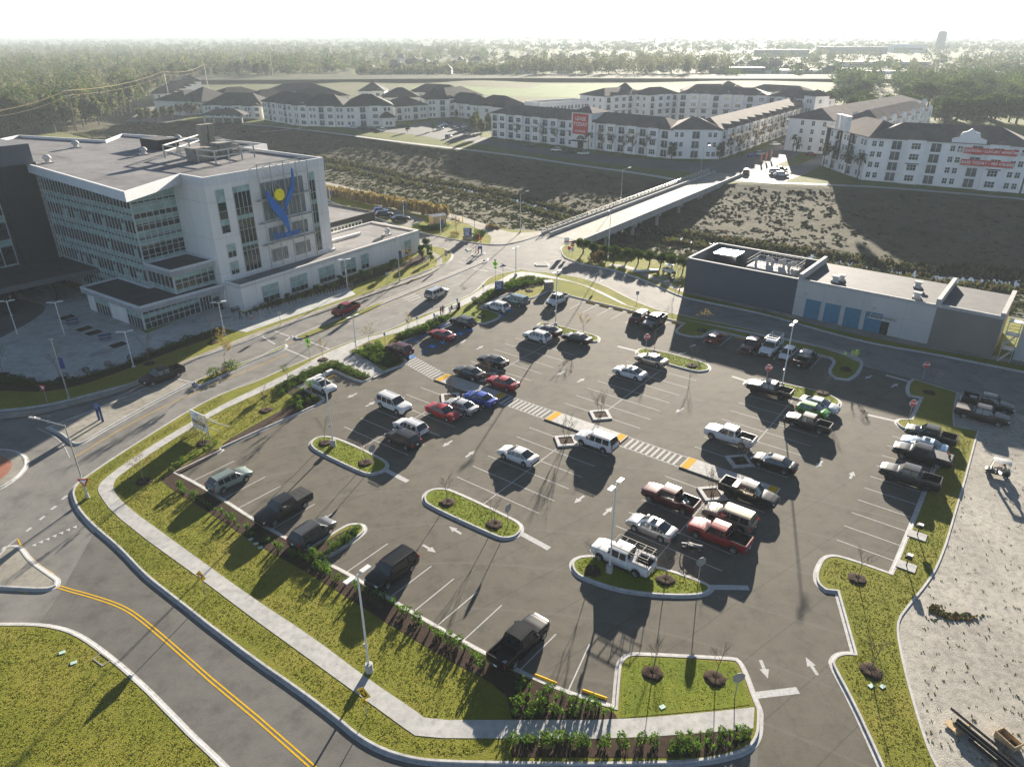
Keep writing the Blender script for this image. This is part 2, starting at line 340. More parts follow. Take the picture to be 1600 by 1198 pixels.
b.poly([G(x, y) for x, y in [(961, 1112), (887, 1088), (809, 1058), (762, 1032), (722, 1007), (682, 983), (644, 963), (607, 940), (560, 910), (501, 880), (455, 850), (400, 820), (325, 772), (268, 739), (335, 700), (400, 670), (450, 650), (492, 630), (460, 605), (523, 575), (557, 590), (590, 582), (600, 545), (628, 530), (704, 496), (742, 500), (757, 503), (778, 494), (750, 476), (797, 455), (825, 463), (862, 450), (890, 457), (992, 481), (1045, 492), (1162, 525), (1310, 558), (1345, 571), (1420, 590), (1430, 600), (1420, 610), (1450, 619), (1432, 652), (1460, 665), (1453, 765), (1424, 818), (1394, 903), (1300, 876), (1285, 895), (1295, 919), (1312, 925), (1340, 1020), (1308, 1032), (1308, 1040), (1335, 1095), (1380, 1193), (1410, 1260), (1320, 1300), (1180, 1250), (1185, 1160), (1182, 1103), (1162, 1050), (1132, 1034), (995, 1027), (975, 1040), (966, 1112)]], .008)
struct('parking_lot', b, M['asphalt'])
KB = MB()
def block(name, px, m, smooth=2, top=.13, world=None):
    p = dedup(world or GP(px, .0, True, smooth))
    if area(p) < 0: p = p[::-1]
    kerb_ring(KB, p); inn = offset(p, .19); q = MB(); q.prism(inn, -.03, top); return struct(name, q, m), p
B1 = [(1187, 1110), (1187, 1125), (1186, 1148), (1175, 1168), (1150, 1180), (1100, 1191), (1022, 1195), (900, 1196), (800, 1195), (700, 1193), (650, 1189), (600, 1175), (560, 1153), (525, 1123), (465, 1078), (399, 1033), (325, 977), (290, 949), (250, 918), (226, 899), (184, 854), (147, 824), (122, 797), (112, 772), (117, 760), (130, 749), (175, 718), (225, 686), (300, 639), (350, 614), (400, 597), (437, 580), (487, 559), (517, 546), (565, 527), (600, 520), (655, 494), (675, 488), (725, 466), (744, 455), (752, 447), (758, 440), (767, 433), (782, 428), (800, 425), (815, 421), (830, 425), (852, 426), (882, 430), (915, 436), (950, 449), (987, 469), (1025, 484), (1045, 489), (1100, 500), (1199, 521), (1225, 529), (1325, 550), (1343, 561), (1347, 570), (1338, 587), (1325, 594), (1307, 592), (1297, 585), (1297, 577), (1305, 566)]
NEl = [AB(-20.0, 106.1), AB(-21.5, 106.1), AB(-38.3, 106.1), AB(-38.6, 105.5), AB(-38.9, 102.2), AB(-40.4, 101.2), AB(-42.4, 101.2), AB(-43.4, 102.2), AB(-43.6, 106.1), AB(-66.2, 106.1)]
B1b = [(858, 454), (840, 463), (833, 466), (825, 467), (800, 460), (796, 459), (754, 477), (752, 482), (779, 490), (782, 494), (775, 500), (757, 506), (745, 505), (704, 501), (630, 534), (606, 546), (633, 562), (635, 566), (628, 572), (612, 577), (600, 582), (588, 587), (575, 595), (566, 597), (555, 595), (523, 580), (466, 605), (490, 616), (504, 621), (506, 626), (497, 633), (450, 654), (400, 676), (345, 701), (347, 704), (341, 707), (274, 739), (325, 766), (400, 815), (455, 846), (478, 859), (485, 856), (540, 822), (552, 819), (566, 820), (571, 826), (567, 834), (540, 854), (501, 876), (540, 895), (607, 935), (644, 958), (722, 1002), (809, 1049), (887, 1083), (961, 1106), (966, 1043), (970, 1033), (980, 1024), (995, 1022), (1132, 1029), (1150, 1031), (1160, 1040), (1182, 1100)]
W = dedup(chaikin([G(x, y) for x, y in B1] + NEl + [G(x, y) for x, y in B1b], 2, True, 50))
block('lawn', None, M['grass'], world=W)
ISL = {
 'a': [(485, 697), (486, 691), (495, 684), (507, 682), (525, 685), (565, 702), (600, 720), (606, 727), (602, 735), (590, 740), (575, 742), (560, 737), (495, 706)],
 'b': [(662, 780), (664, 772), (675, 765), (690, 764), (707, 767), (800, 811), (812, 819), (816, 827), (810, 836), (800, 841), (785, 842), (770, 837), (667, 790)],
 'c': [(893, 884), (895, 877), (905, 871), (922, 869), (945, 872), (1025, 886), (1062, 897), (1105, 913), (1111, 921), (1102, 929), (1075, 932), (1017, 930), (962, 922), (910, 904), (897, 894)],
 'd': [(994, 552), (997, 547), (1003, 545), (1012, 545), (1037, 550), (1100, 567), (1109, 573), (1108, 579), (1098, 581), (1085, 581), (1042, 569), (1000, 557)],
 'e': [(840, 508), (844, 505), (852, 504), (875, 510), (930, 524), (937, 529), (934, 534), (920, 535), (875, 523), (845, 513)],
 'f': [(1163, 600), (1168, 594), (1180, 592), (1200, 594), (1240, 603), (1290, 614), (1311, 625), (1313, 632), (1306, 638), (1294, 637), (1240, 622), (1190, 611)]}
for k in ISL: block('lawn', ISL[k], M['grass2'])
RB = [(1392, 897), (1350, 882), (1317, 871), (1300, 868), (1287, 872), (1280, 882), (1274, 898), (1277, 913), (1290, 923), (1308, 925), (1335, 1022), (1320, 1021), (1307, 1024), (1300, 1032), (1300, 1040), (1330, 1095), (1375, 1193), (1420, 1300), (1530, 1300), (1464, 1197), (1450, 1165), (1435, 1118), (1415, 1048), (1401, 975), (1420, 950), (1462, 898), (1480, 850), (1510, 747), (1527, 682), (1530, 674), (1492, 667), (1490, 647), (1497, 614), (1440, 597), (1428, 593), (1420, 598), (1417, 612), (1422, 619), (1440, 622), (1424, 656), (1405, 655), (1399, 660), (1406, 667), (1415, 671)]
RBl = [AB(-2.5, 90.0), AB(-2.5, 62.0)]
block('lawn', None, M['grass'], world=dedup(chaikin([G(x, y) for x, y in RB] + RBl, 2, True, 50)))
# gravel yard on the right
q = MB(); q.poly([G(x, y) for x, y in [(1464, 1198), (1440, 1165), (1425, 1118), (1405, 1048), (1391, 975), (1410, 950), (1452, 898), (1470, 850), (1500, 747), (1517, 682), (1482, 667), (1480, 647), (1488, 612), (1600, 650), (1900, 720), (2300, 1300), (1500, 1320)]], .09); struct('gravel_yard', q, M['gravel'])
# lower left corner lawn, roundabout pieces, medians
block('lawn', [(-300, 970), (0, 976), (60, 976), (95, 982), (120, 991), (150, 1010), (212, 1060), (300, 1150), (350, 1197), (420, 1270), (300, 1400), (-300, 1300)], M['grass'])
block('traffic_island', [(-60, 905), (0, 868), (8, 856), (22, 853), (34, 857), (48, 878), (85, 903), (91, 908), (88, 916), (75, 922), (30, 920), (-60, 915)], M['oldconcrete'])
block('traffic_island', [(75, 668), (82, 665), (150, 640), (215, 613), (262, 590), (300, 598), (215, 643), (150, 680), (130, 693), (116, 695), (108, 689), (95, 678)], M['oldconcrete'])
RC = G(-52, 745); q = [RC + Vector((5.6 * math.cos(a), 5.6 * math.sin(a), 0)) for a in np.linspace(0, 2 * math.pi, 40)[:-1]]
M['brick'] = ground_mat('red_brick_paving', [(.3, (.25, .1, .07)), (.7, (.36, .16, .11))], (.5, 3, 20), .85)
block('traffic_island', None, M['oldconcrete'], world=q); q2 = MB(); q2.poly([RC + (p - RC) * .75 for p in q], .145); struct('brick_apron', q2, M['brick'])
# boulevard medians
block('traffic_island', [(303, 597), (330, 585), (400, 560), (430, 546), (446, 539), (449, 542), (440, 547), (400, 562), (324, 599), (310, 604)], M['grass'])
block('traffic_island', [(460, 527), (480, 517), (580, 477), (700, 430), (755, 406), (762, 408), (700, 434), (600, 475), (475, 529), (463, 530)], M['oldconcrete'])
q = MB(); q.poly(GP([(466, 527), (500, 513), (585, 477), (600, 473), (590, 480), (500, 519), (472, 530)], it=1), .16); struct('lawn', q, M['grass'])
block('traffic_island', [(752, 407), (762, 404), (763, 409), (755, 412)], M['oldconcrete'])
block('traffic_island', [(737, 397), (748, 393), (757, 395), (758, 397), (745, 401), (738, 400)], M['oldconcrete'])
block('traffic_island', [(727, 389), (731, 388), (738, 391), (732, 393)], M['oldconcrete'])
block('traffic_island', [(835, 413), (840, 410), (850, 409), (858, 413), (856, 416), (838, 416)], M['oldconcrete'])
# hospital side verge
HB = [(-300, 660), (0, 643), (75, 634), (150, 615), (217, 597), (277, 574), (315, 559), (400, 529), (425, 517), (475, 500), (550, 469), (625, 440), (675, 421), (700, 411), (708, 401), (705, 393), (687, 386), (655, 384), (560, 350), (380, 300), (200, 330), (-100, 330), (-400, 450)]
block('lawn', HB, M['grass'])
# garage side verge
block('lawn', [(875, 387), (878, 399), (885, 405), (912, 414), (950, 420), (987, 431), (1025, 446), (1062, 464), (1100, 472), (1199, 492), (1300, 522), (1375, 540), (1450, 552), (1600, 582), (1750, 612), (1750, 540), (1600, 500), (1480, 474), (1290, 440), (1060, 413), (1000, 403), (925, 386), (890, 380)], M['grass'])
# far corner by the canal (cyclists' path, blue sign)
block('lawn', [(505, 312), (590, 341), (640, 359), (700, 373), (765, 384), (800, 382), (846, 368), (851, 362), (790, 360), (700, 345), (600, 325), (515, 304)], M['grass'])
struct('kerb', KB, M['kerb'])
def sheet(name, px, m, z=.15, it=2):
    q = MB(); q.poly(dedup(GP(px, z, True, it)), z); return struct(name, q, m)
# pavements -------------------------------------------------------------
sheet('sidewalk', [(1179, 1104), (1125, 1110), (970, 1124), (800, 1124), (667, 1124), (650, 1110), (575, 1060), (485, 992), (400, 937), (300, 865), (220, 807), (192, 785), (176, 764), (179, 750), (190, 740), (240, 705), (337, 645), (400, 616), (427, 604), (506, 566), (521, 562), (585, 590), (602, 581), (560, 552), (546, 548), (586, 528), (660, 511), (697, 492), (720, 479), (737, 471), (766, 452), (800, 436), (820, 431), (860, 434), (907, 443), (937, 458), (985, 481), (1045, 494), (1200, 527), (1277, 541), (1312, 552), (1342, 566), (1344, 560), (1325, 551), (1200, 522), (1062, 498), (990, 482), (955, 463), (925, 449), (900, 441), (852, 429), (820, 424), (800, 426), (775, 441), (757, 447), (744, 457), (725, 467), (675, 490), (600, 521), (565, 528), (519, 547), (495, 558), (470, 573), (400, 607), (350, 630), (250, 687), (190, 727), (160, 750), (152, 762), (155, 772), (175, 800), (232, 845), (307, 899), (400, 969), (450, 1005), (537, 1068), (632, 1137), (654, 1152), (800, 1153), (980, 1153), (1125, 1142), (1177, 1137)], M['concrete'], .15, 1)
sheet('sidewalk', [(0, 655), (0, 645), (60, 640), (140, 620), (200, 602), (280, 566), (400, 519), (480, 490), (560, 462), (640, 436), (672, 424), (684, 412), (680, 400), (664, 392), (672, 392), (690, 400), (692, 412), (680, 424), (640, 440), (560, 467), (480, 496), (400, 526), (345, 545), (280, 572), (200, 609), (140, 627), (60, 648)], M['oldconcrete'])
sheet('plaza', [(-200, 540), (-100, 590), (35, 590), (62, 597), (120, 590), (190, 570), (260, 540), (340, 512), (385, 519), (470, 490), (556, 460), (545, 449), (490, 462), (380, 490), (350, 470), (229, 521), (142, 462), (90, 440), (0, 460), (-200, 500)], M['plaza'], .155, 0)
sheet('driveway', [(-260, 470), (-120, 530), (0, 528), (40, 507), (66, 490), (72, 480), (66, 475), (40, 470), (-60, 440), (-260, 430)], M['newroad'], .16, 1)
sheet('footpath', [(505, 290), (600, 312), (700, 337), (730, 350), (770, 368), (765, 382), (800, 381), (846, 366), (850, 361), (815, 364), (790, 362), (770, 354), (740, 344), (700, 332), (600, 306), (505, 283)], M['oldconcrete'])
sheet('sidewalk', [(950, 415), (985, 420), (1012, 435), (1050, 450), (1067, 457), (1100, 465), (1199, 487), (1300, 515), (1450, 545), (1600, 570), (1600, 563), (1450, 538), (1300, 507), (1240, 485), (1199, 478), (1068, 451), (1050, 443), (1012, 428), (985, 415), (955, 412)], M['oldconcrete'])
sheet('car_court', [(585, 333), (620, 329), (665, 344), (640, 356)], M['road'], .15, 0)
# raised concrete walkway through the lot, planters --------------------------
for i, (a0, a1) in enumerate(((-62.4, -51.5), (-43.7, -33.2), (-25.4, -14.9))):
    q = MB(); q.prism([AB(a0, 64.95), AB(a1, 64.95), AB(a1, 67.5), AB(a0, 67.5)], -.02, .12); struct('walkway', q, M['concrete'])
    q = MB()
    for a in (a0 + .15, a1 - 1.05): q.poly([AB(a, 65.0), AB(a + .9, 65.0), AB(a + .9, 67.45), AB(a, 67.45)], .125)
    struct('tactile_strip', q, M['tactile'])
q = MB(); KB = MB()
for a, bb in ((-38.6, 70.1), (-38.6, 62.1), (-20.4, 62.3), (-20.4, 70.2), (-57, 62.2), (-57, 70.2)):
    w = [AB(a - 1.75, bb), AB(a, bb - 1.75), AB(a + 1.75, bb), AB(a, bb + 1.75)]
    kerb_ring(KB, w, .42, gutter=.06); q.poly(offset(w, .4), .1)
struct('planter_bed', q, M['mulch']); struct('kerb', KB, M['kerb'])
# mulch beds -------------------------------------------------------------
for px in ([(262, 742), (272, 735), (335, 701), (345, 704), (276, 741), (325, 770), (400, 818), (455, 849), (482, 862), (540, 826), (560, 824), (556, 838), (500, 870), (540, 898), (644, 962), (722, 1006), (809, 1053), (887, 1087), (958, 1110), (966, 1123), (800, 1123), (790, 1078), (700, 1030), (600, 970), (500, 905), (400, 850), (320, 795), (270, 765), (250, 748)],
           [(1176, 1138), (1125, 1143), (980, 1154), (800, 1154), (800, 1182), (1022, 1183), (1087, 1182), (1132, 1176), (1160, 1162), (1175, 1148)],
           [(428, 604), (506, 567), (521, 563), (582, 588), (566, 594), (523, 576), (462, 603), (486, 616), (500, 622), (492, 632), (460, 648), (400, 674), (345, 700), (350, 690), (440, 640), (470, 625)],
           [(546, 553), (590, 537), (604, 548), (630, 563), (625, 568), (607, 575)], [(615, 528), (660, 512), (672, 518), (630, 532)], [(660, 510), (697, 493), (702, 498), (672, 517)],
           [(737, 474), (766, 455), (800, 440), (825, 433), (860, 436), (862, 442), (830, 450), (800, 456), (752, 476)],
           [(382, 492), (490, 462), (545, 442), (590, 425), (640, 408), (656, 396), (672, 402), (664, 412), (640, 416), (590, 432), (545, 449), (490, 468), (392, 498)], [(62, 600), (120, 593), (190, 572), (260, 543), (345, 512), (352, 515), (345, 522), (260, 552), (190, 580), (120, 604), (66, 612)],
           [(-100, 593), (35, 592), (64, 606), (60, 612), (0, 610), (-100, 612)]):
    sheet('mulch_bed', px, M['mulch'], .142, 1)
sheet('lawn', [(972, 1046), (980, 1030), (995, 1027), (1130, 1034), (1148, 1036), (1172, 1100), (1125, 1107), (970, 1121)], M['grass2'], .144, 1)
sheet('lawn', [(742, 502), (706, 500), (728, 478), (738, 478), (778, 492), (772, 498), (757, 503)], M['grass2'], .152, 1)
# ---------------------------------------------------------------- painted markings
MW = MB(); z = .012; LW = .105
def line(p, q, w=LW, zz=z, mb=None): strip(mb or MW, [p, q], w, zz)
for a0, a1, s in ((-62.45, -51.45, -57), (-44.02, -33.0, -38.55), (-25.85, -14.9, -20.37)):
    lo = [48.55 + 2.72 * k for k in range(6)]; hi = [70.15 + 2.78 * k for k in range(7)]
    if s == -20.37: lo = [51.45 + 2.74 * k for k in range(5)]
    if s == -57: hi = hi[:6]
    for v in lo + hi: line(AB(a0, v), AB(a1, v))
    line(AB(s, 45.9 if s == -57 else lo[0] - 2.1), AB(s, lo[-1] - 1.6)); line(AB(s, hi[0] + 1.6), AB(s, hi[-1] + 2.5))
for v in [62.3 + 2.72 * k for k in range(11)]: line(AB(-7.8, v), AB(-2.7, v))
for a in [-62.8 + 2.78 * k for k in range(7)] + [-37.9, -35.2, -32.4, -29.6, -26.8, -24.0, -21.4]: line(AB(a, 100.4), AB(a, 105.9))
for p, q in (((302, 751), (366, 720)), ((347, 780), (414, 745)), ((372, 794), (439, 759)), ((426, 826), (492, 787)), ((454, 844), (519, 802)), ((541, 894), (606, 849)), ((607, 935), (674, 884)), ((644, 957), (709, 904)), ((682, 978), (746, 924)), ((722, 1002), (784, 945)), ((809, 1050), (869, 990)), ((886, 1083), (921, 1006))): line(G(*p), G(*q))
# zebra crossings between the walkways
for a0, a1, n in ((-70.3, -62.6, 12), (-51.4, -43.8, 12), (-33.1, -25.5, 11)):
    sk = 1.0 if a0 < -70 else 0
    for v in (65.0, 67.45): line(AB(a0, v + sk * 1.6), AB(a1, v), .13)
    for k in range(1, n): a = a0 + (a1 - a0) * k / n; o = sk * 1.6 * (1 - k / n); line(AB(a, 65.0 + o), AB(a, 67.45 + o), .3)
def arrow(px, py, head, L=1.75):
    c = G(px, py); d = (G(*head) - c).normalized(); n = Vector((-d.y, d.x, 0)); P = lambda u, v: c + d * u * L + n * v
    MW.add([(*p.xy, z) for p in (P(-.5, .13), P(-.5, -.13), P(.0, -.13), P(.0, -.36), P(.5, 0), P(.0, .36), P(.0, .13))], [(0, 1, 2, 6), (3, 4, 5)])
for px, py, h in ((550, 618, (520, 632)), (579, 631, (600, 620)), (699, 693, (680, 705)), (735, 709, (755, 695)), (671, 857, (690, 868)), (711, 828, (690, 815)), (905, 780, (885, 795)), (950, 798, (965, 785)), (1062, 641, (1045, 650)), (876, 583, (860, 590)), (908, 594, (925, 585)), (723, 534, (705, 545)), (750, 543, (765, 535)), (1280, 725, (1270, 735)), (1331, 742, (1337, 730)), (1194, 1045, (1200, 1060)), (1268, 1040, (1258, 1025)), (1066, 552, (1050, 556)), (1357, 589, (1345, 594)), (1398, 602, (1410, 596)), (1083, 540, (1100, 533)), (1012, 549, (1000, 556))): arrow(px, py, h)
for p, q, w in (((600, 733), (637, 752), .6), ((812, 832), (858, 857), .6), ((1111, 917), (1170, 918), .6), ((1180, 1086), (1247, 1078), .6), ((965, 541), (997, 549), .5), ((1144, 588), (1168, 596), .5), ((1356, 648), (1400, 658), .5), ((1384, 586), (1424, 597), .5)): line(G(*p), G(*q), w)
# boulevard
for p, q in (((446, 532), (458, 524)), ((446, 545), (500, 568)), ((462, 526), (518, 547)), ((405, 523), (430, 538)), ((428, 517), (462, 529)), ((716, 409), (740, 417)), ((722, 403), (752, 412)), ((760, 418), (808, 432)), ((768, 412), (822, 427)), ((912, 437), (938, 425)), ((935, 442), (962, 425)), ((858, 409), (878, 404))): line(G(*p), G(*q), .3)
line(G(700, 450), G(762, 424), .12); line(G(740, 420), G(763, 424), .5); line(G(645, 475), G(668, 464), .12)
for u in np.linspace(0, 1, 16): p = G(560 + 190 * u, 516 - 75 * u); q = G(575 + 190 * u, 510 - 75 * u); line(p, p.lerp(q, .45), .11)
for u in np.linspace(0, 1, 14): p = G(440 + 190 * u, 549 - 78 * u); q = G(453 + 190 * u, 544 - 78 * u); line(p, p.lerp(q, .5), .11)
for p, q in (((630, 467), (650, 459)), ((634, 469), (654, 461)), ((638, 471), (657, 464))): line(G(*p), G(*q), .35)
# roundabout: yield triangles, dashes, edge lines
for k in range(7):
    c = G(53 + 10.6 * k, 850 - 4.7 * k); d = (G(80, 900) - G(40, 845)).normalized(); n = Vector((-d.y, d.x, 0)); MW.add([(*(c + n * .22).xy, z), (*(c - n * .22).xy, z), (*(c + d * .5).xy, z)], [(0, 2, 1)])
for x, y in ((45, 827), (66, 809), (84, 793), (101, 777), (116, 763)): line(G(x - 4, y + 3), G(x + 4, y - 3), .3)
for x, y in ((76, 643), (76, 650), (75, 656), (75, 661)): line(G(x - 2, y), G(x + 3, y), .25)
strip(MW, GP([(147, 832), (122, 803), (110, 776), (114, 762), (128, 748), (300, 636), (400, 592)], closed=False), .1, z); strip(MW, GP([(58, 669), (85, 681), (100, 695), (109, 715)], closed=False), .1, z); line(G(0, 863), G(27, 841), .1)
struct('road_marking', MW, M['white'])
MY = MB()
c = [(60, 906), (102, 920), (140, 930), (186, 945), (215, 962), (260, 1000), (330, 1062), (400, 1120), (480, 1190), (560, 1265)]
w = GP(c, closed=False); strip(MY, w, .12, z, 0, .14); strip(MY, w, .12, z, 0, -.14)
strip(MY, GP([(27, 841), (35, 856), (60, 882), (85, 897)], closed=False), .12, z); strip(MY, GP([(115, 715), (210, 657), (330, 601), (450, 553)], closed=False), .1, z)
strip(MY, GP([(0, 919), (43, 925)], closed=False), .1, z)
for px in ([(320, 600), (450, 541)], [(460, 534), (700, 437)], [(430, 545), (560, 497)]): strip(MY, GP(px, closed=False), .1, z)
struct('road_marking', MY, M['yellow'])
# accessible bays: blue and white hatching and wheelchair squares
MBL = MB()
def bay(a, b2, mb): line(AB(a, b2), AB(a + 5.2, b2), .1, z, mb)
AD = [(657, 523), (688, 506)]
for p, q in (((641, 530), (668, 543)), ((676, 513), (703, 524)), ((698, 509), (733, 519))): line(G(*p), G(*q), .1, z, MBL)
for p, q in (((638, 537), (673, 548)), ((637, 553), (655, 557)), ((655, 557), (673, 548)), ((640, 537), (645, 554)), ((647, 540), (646, 556)), ((653, 543), (653, 556)), ((738, 508), (745, 512)), ((745, 512), (754, 507)), ((742, 505), (743, 511)), ((530, 602), (543, 609)), ((543, 609), (535, 612)), ((535, 612), (522, 606)), ((527, 604), (526, 609)), ((534, 606), (534, 611))): line(G(*p), G(*q), .1)
for p, q in (((660, 545), (661, 554)), ((667, 547), (666, 551)), ((711, 525), (711, 530)), ((752, 482), (790, 492)), ((758, 484), (760, 488)), ((765, 486), (767, 490)), ((771, 487), (774, 492)), ((778, 489), (780, 494)), ((784, 491), (786, 497)), ((790, 492), (784, 493))): line(G(*p), G(*q), .16, z, MBL)
struct('road_marking', MBL, M['blue'])
WS, WB = MB(), MB()
for x, y in ((676, 541), (692, 535), (719, 521), (733, 515), (641, 557), (795, 485)):
    o = G(x, y); d = (G(x + 20, y + 6) - o).normalized(); n = Vector((-d.y, d.x, 0)); P = lambda u, v: o + d * u + n * v
    P = lambda u, v: o + d * u * .68 + n * v * .68
    WB.poly([P(-1, -.85), P(1, -.85), P(1, .85), P(-1, .85)], .0125)
    for k in range(9):
        w0, w1 = (R(100 + 28 * k) for k in (k, k + 1)); line(P(.35 + .42 * math.cos(w0), .42 * math.sin(w0)), P(.35 + .42 * math.cos(w1), .42 * math.sin(w1)), .12, .017, WS)
    line(P(-.45, 0), P(.15, .05), .14, .017, WS); line(P(.1, .05), P(.15, .4), .12, .017, WS); line(P(-.2, 0), P(-.2, .35), .1, .017, WS); line(P(-.75, .02), P(-.6, .02), .2, .017, WS)
struct('road_marking', WB, M['blue']); struct('road_marking', WS, M['white'])
# lawn furniture of the ground: valve and junction covers, drain
pgp = plain('pale_green_plastic', (.38, .52, .46), .6)
for i, (x, y) in enumerate(((97, 1019), (115, 1035), (392, 842), (400, 849), (407, 855), (1035, 1104), (1361, 1071), (1379, 1072), (113, 586))):
    q = MB(); q.box(G(x, y, .15), (.42, .3, .06), .5); o = q.build('utility_cover', pgp); tag(o, 'small pale plastic utility cover set flush in the grass', 'utility cover', 'utility covers in the grass')
q = MB(); p = [G(x, y) for x, y in ((145, 1032), (158, 1020), (176, 1033), (160, 1043))]; kerb_ring(q, p, .12, .16, gutter=.03); q.poly(offset(p[::-1] if area(p) < 0 else p, .1), .05); tag(q.build('storm_drain', M['oldconcrete']), 'square open storm drain inlet beside the yellow striped road kerb', 'storm drain')
# ---------------------------------------------------------------- building materials
def panel_mat(name, c, sx, sz, joint=.55, var=.06):
    """cladding with thin joints, in the wall's own coordinates"""
    m, t, b = nt(name); b.inputs['Roughness'].default_value = .75; c_ = t.nodes.new('ShaderNodeTexCoord'); sp = t.nodes.new('ShaderNodeSeparateXYZ'); t.links.new(c_.outputs['Object'], sp.inputs[0])
    ad = t.nodes.new('ShaderNodeMath'); ad.operation = 'ADD'; t.links.new(sp.outputs[0], ad.inputs[0]); t.links.new(sp.outputs[1], ad.inputs[1])
    def saw(src, size, w):
        d = t.nodes.new('ShaderNodeMath'); d.operation = 'DIVIDE'; d.inputs[1].default_value = size; t.links.new(src, d.inputs[0])
        f = t.nodes.new('ShaderNodeMath'); f.operation = 'FRACT'; t.links.new(d.outputs[0], f.inputs[0])
        g = t.nodes.new('ShaderNodeMath'); g.operation = 'LESS_THAN'; g.inputs[1].default_value = w / size; t.links.new(f.outputs[0], g.inputs[0]); return g.outputs[0]
    mx = t.nodes.new('ShaderNodeMath'); mx.operation = 'MAXIMUM'; t.links.new(saw(ad.outputs[0], sx, .05), mx.inputs[0]); t.links.new(saw(sp.outputs[2], sz, .05), mx.inputs[1])
    base = ramp(t, noise(t, .25, 6, .7, stretch=(1, 1, .35)), [(.3, [x * (1 - var * 1.6) for x in c]), (.65, [x * (1 + var) for x in c])])
    t.links.new(mix(t, base, [x * joint for x in c], mx.outputs[0]), b.inputs['Base Color']); return m
M['precast'] = panel_mat('precast_panels', (.68, .65, .61), 3.1, 6.1)
M['stucco'] = panel_mat('white_stucco', (.78, .76, .73), 40, 3.2, .86)
M['cream'] = panel_mat('cream_stucco', (.76, .73, .66), 40, 3.3, .86)
M['fascia'] = panel_mat('metal_fascia', (.6, .6, .6), .9, 9, .75)
M['charpanel'] = panel_mat('charcoal_panels', (.022, .024, .027), .6, 60, .5)
M['greypanel'] = panel_mat('grey_metal_panels', (.1, .108, .115), .55, 60, .6)
M['bluepanel'] = panel_mat('slate_render', (.05, .064, .084), 30, 30, .8)
M['taupe'] = panel_mat('taupe_render', (.16, .145, .13), 30, 30, .85)
M['concwall'] = panel_mat('tilt_up_concrete', (.42, .42, .41), 6.2, 3.4, .62)
M['wglass'] = plain('window_glass', (.018, .026, .026), .06, 0, .3, .8, spec=.7)
M['teal'] = plain('teal_spandrel_glass', (.27, .37, .335), .2, 0, .3, .6)
M['mull'] = plain('aluminium_mullion', (.5, .52, .52), .45, .3, .1, 3)
M['roofdoor'] = plain('blue_roller_door', (.045, .17, .26), .5, 0, .1, 1.5)
M['shingle'] = ground_mat('dark_shingles', [(.3, (.045, .046, .046)), (.7, (.075, .072, .07))], (.2, 2, 8), .9, .3, 12, .03)
M['shingle2'] = ground_mat('brown_shingles', [(.3, (.13, .105, .092)), (.7, (.2, .162, .14))], (.2, 2, 8), .9, .3, 12, .03)
M['awn'] = plain('dark_awning', (.03, .025, .025), .6)
M['aptglass'] = plain('apartment_glass', (.03, .045, .045), .1, 0, .5, .3, spec=.6)
# ---------------------------------------------------------------- the hospital, in its own axes: x along the boulevard, y away from it
HO = Vector((-46.6, 116.3, 0)); HR = R(55.5); HUx = Vector((math.cos(HR), math.sin(HR), 0)); HUy = Vector((-HUx.y, HUx.x, 0))
HOSP = thing('hospital', 'white panelled hospital tower with blue and yellow emblem and low wings', 'hospital', HO, HR)
def HL(px, py, v):
    p = GV(px, py, HO + HUy * v, HUy) - HO; return p.dot(HUx), p.z
def part(name, fn, m, parent=None, **kw): q = MB(); fn(q); return q.build(name, m, parent or HOSP)
main = [(-.4, 4.3), (25.2, 4.3), (25.4, 28), (31, 28), (31, 35.2), (22.9, 70.1), (14.8, 62.3), (8.2, 87.4), (2.7, 83.7), (-9, 62), (-9, 43), (-8.3, 43), (-8.3, 13.5), (-.4, 13.5)]
part('tower_wall', lambda q: q.prism(main, -.1, 20.95), M['precast'])
def roof(q):
    o = [Vector((x, y, 0)) for x, y in [(-.45, 4.25), (25.25, 4.25), (25.45, 28), (31.05, 28), (31.05, 35.3), (22.95, 70.2), (14.8, 62.4), (8.2, 87.5), (2.6, 83.8), (-9.05, 62), (-10.0, 43), (-13.9, 3.7), (-.45, 10.5)]]
    i = offset(o, .38); q.prism(o, 20.95, 21.95, 1, 0); n = len(o)
    q.add([(p.x, p.y, 21.95) for p in o] + [(p.x, p.y, 22.5) for p in o] + [(p.x, p.y, 22.5) for p in i] + [(p.x, p.y, 21.96) for p in i], [(a + k * n, (a + 1) % n + k * n, (a + 1) % n + (k + 1) * n, a + (k + 1) * n) for k in range(3) for a in range(n)], 0)
    q.poly(i, 22.0, 1)
RO = part('roof', roof, [M['fascia'], M['membrane']])
def wface(q, u0, u1, z0, z1, v, nx, nz, mull=.09, teal=()):
    """glazing on a wall facing the street: panes, spandrels and mullions"""
    q.quad((u0, v - .03, z0), (u1, v - .03, z0), (u1, v - .03, z1), (u0, v - .03, z1), 0)
    for a, b in teal: q.quad((u0, v - .05, z0 + (z1 - z0) * a), (u1, v - .05, z0 + (z1 - z0) * a), (u1, v - .05, z0 + (z1 - z0) * b), (u0, v - .05, z0 + (z1 - z0) * b), 1)
    for k in range(nx + 1): q.box((u0 + (u1 - u0) * k / nx, v - .08, (z0 + z1) / 2), (mull, .12, z1 - z0), 0, 2)
    for k in range(nz + 1): q.box(((u0 + u1) / 2, v - .075, z0 + (z1 - z0) * k / nz), (u1 - u0 + mull, .09, mull), 0, 2)
WM = [M['wglass'], M['teal'], M['mull']]
V = 4.3
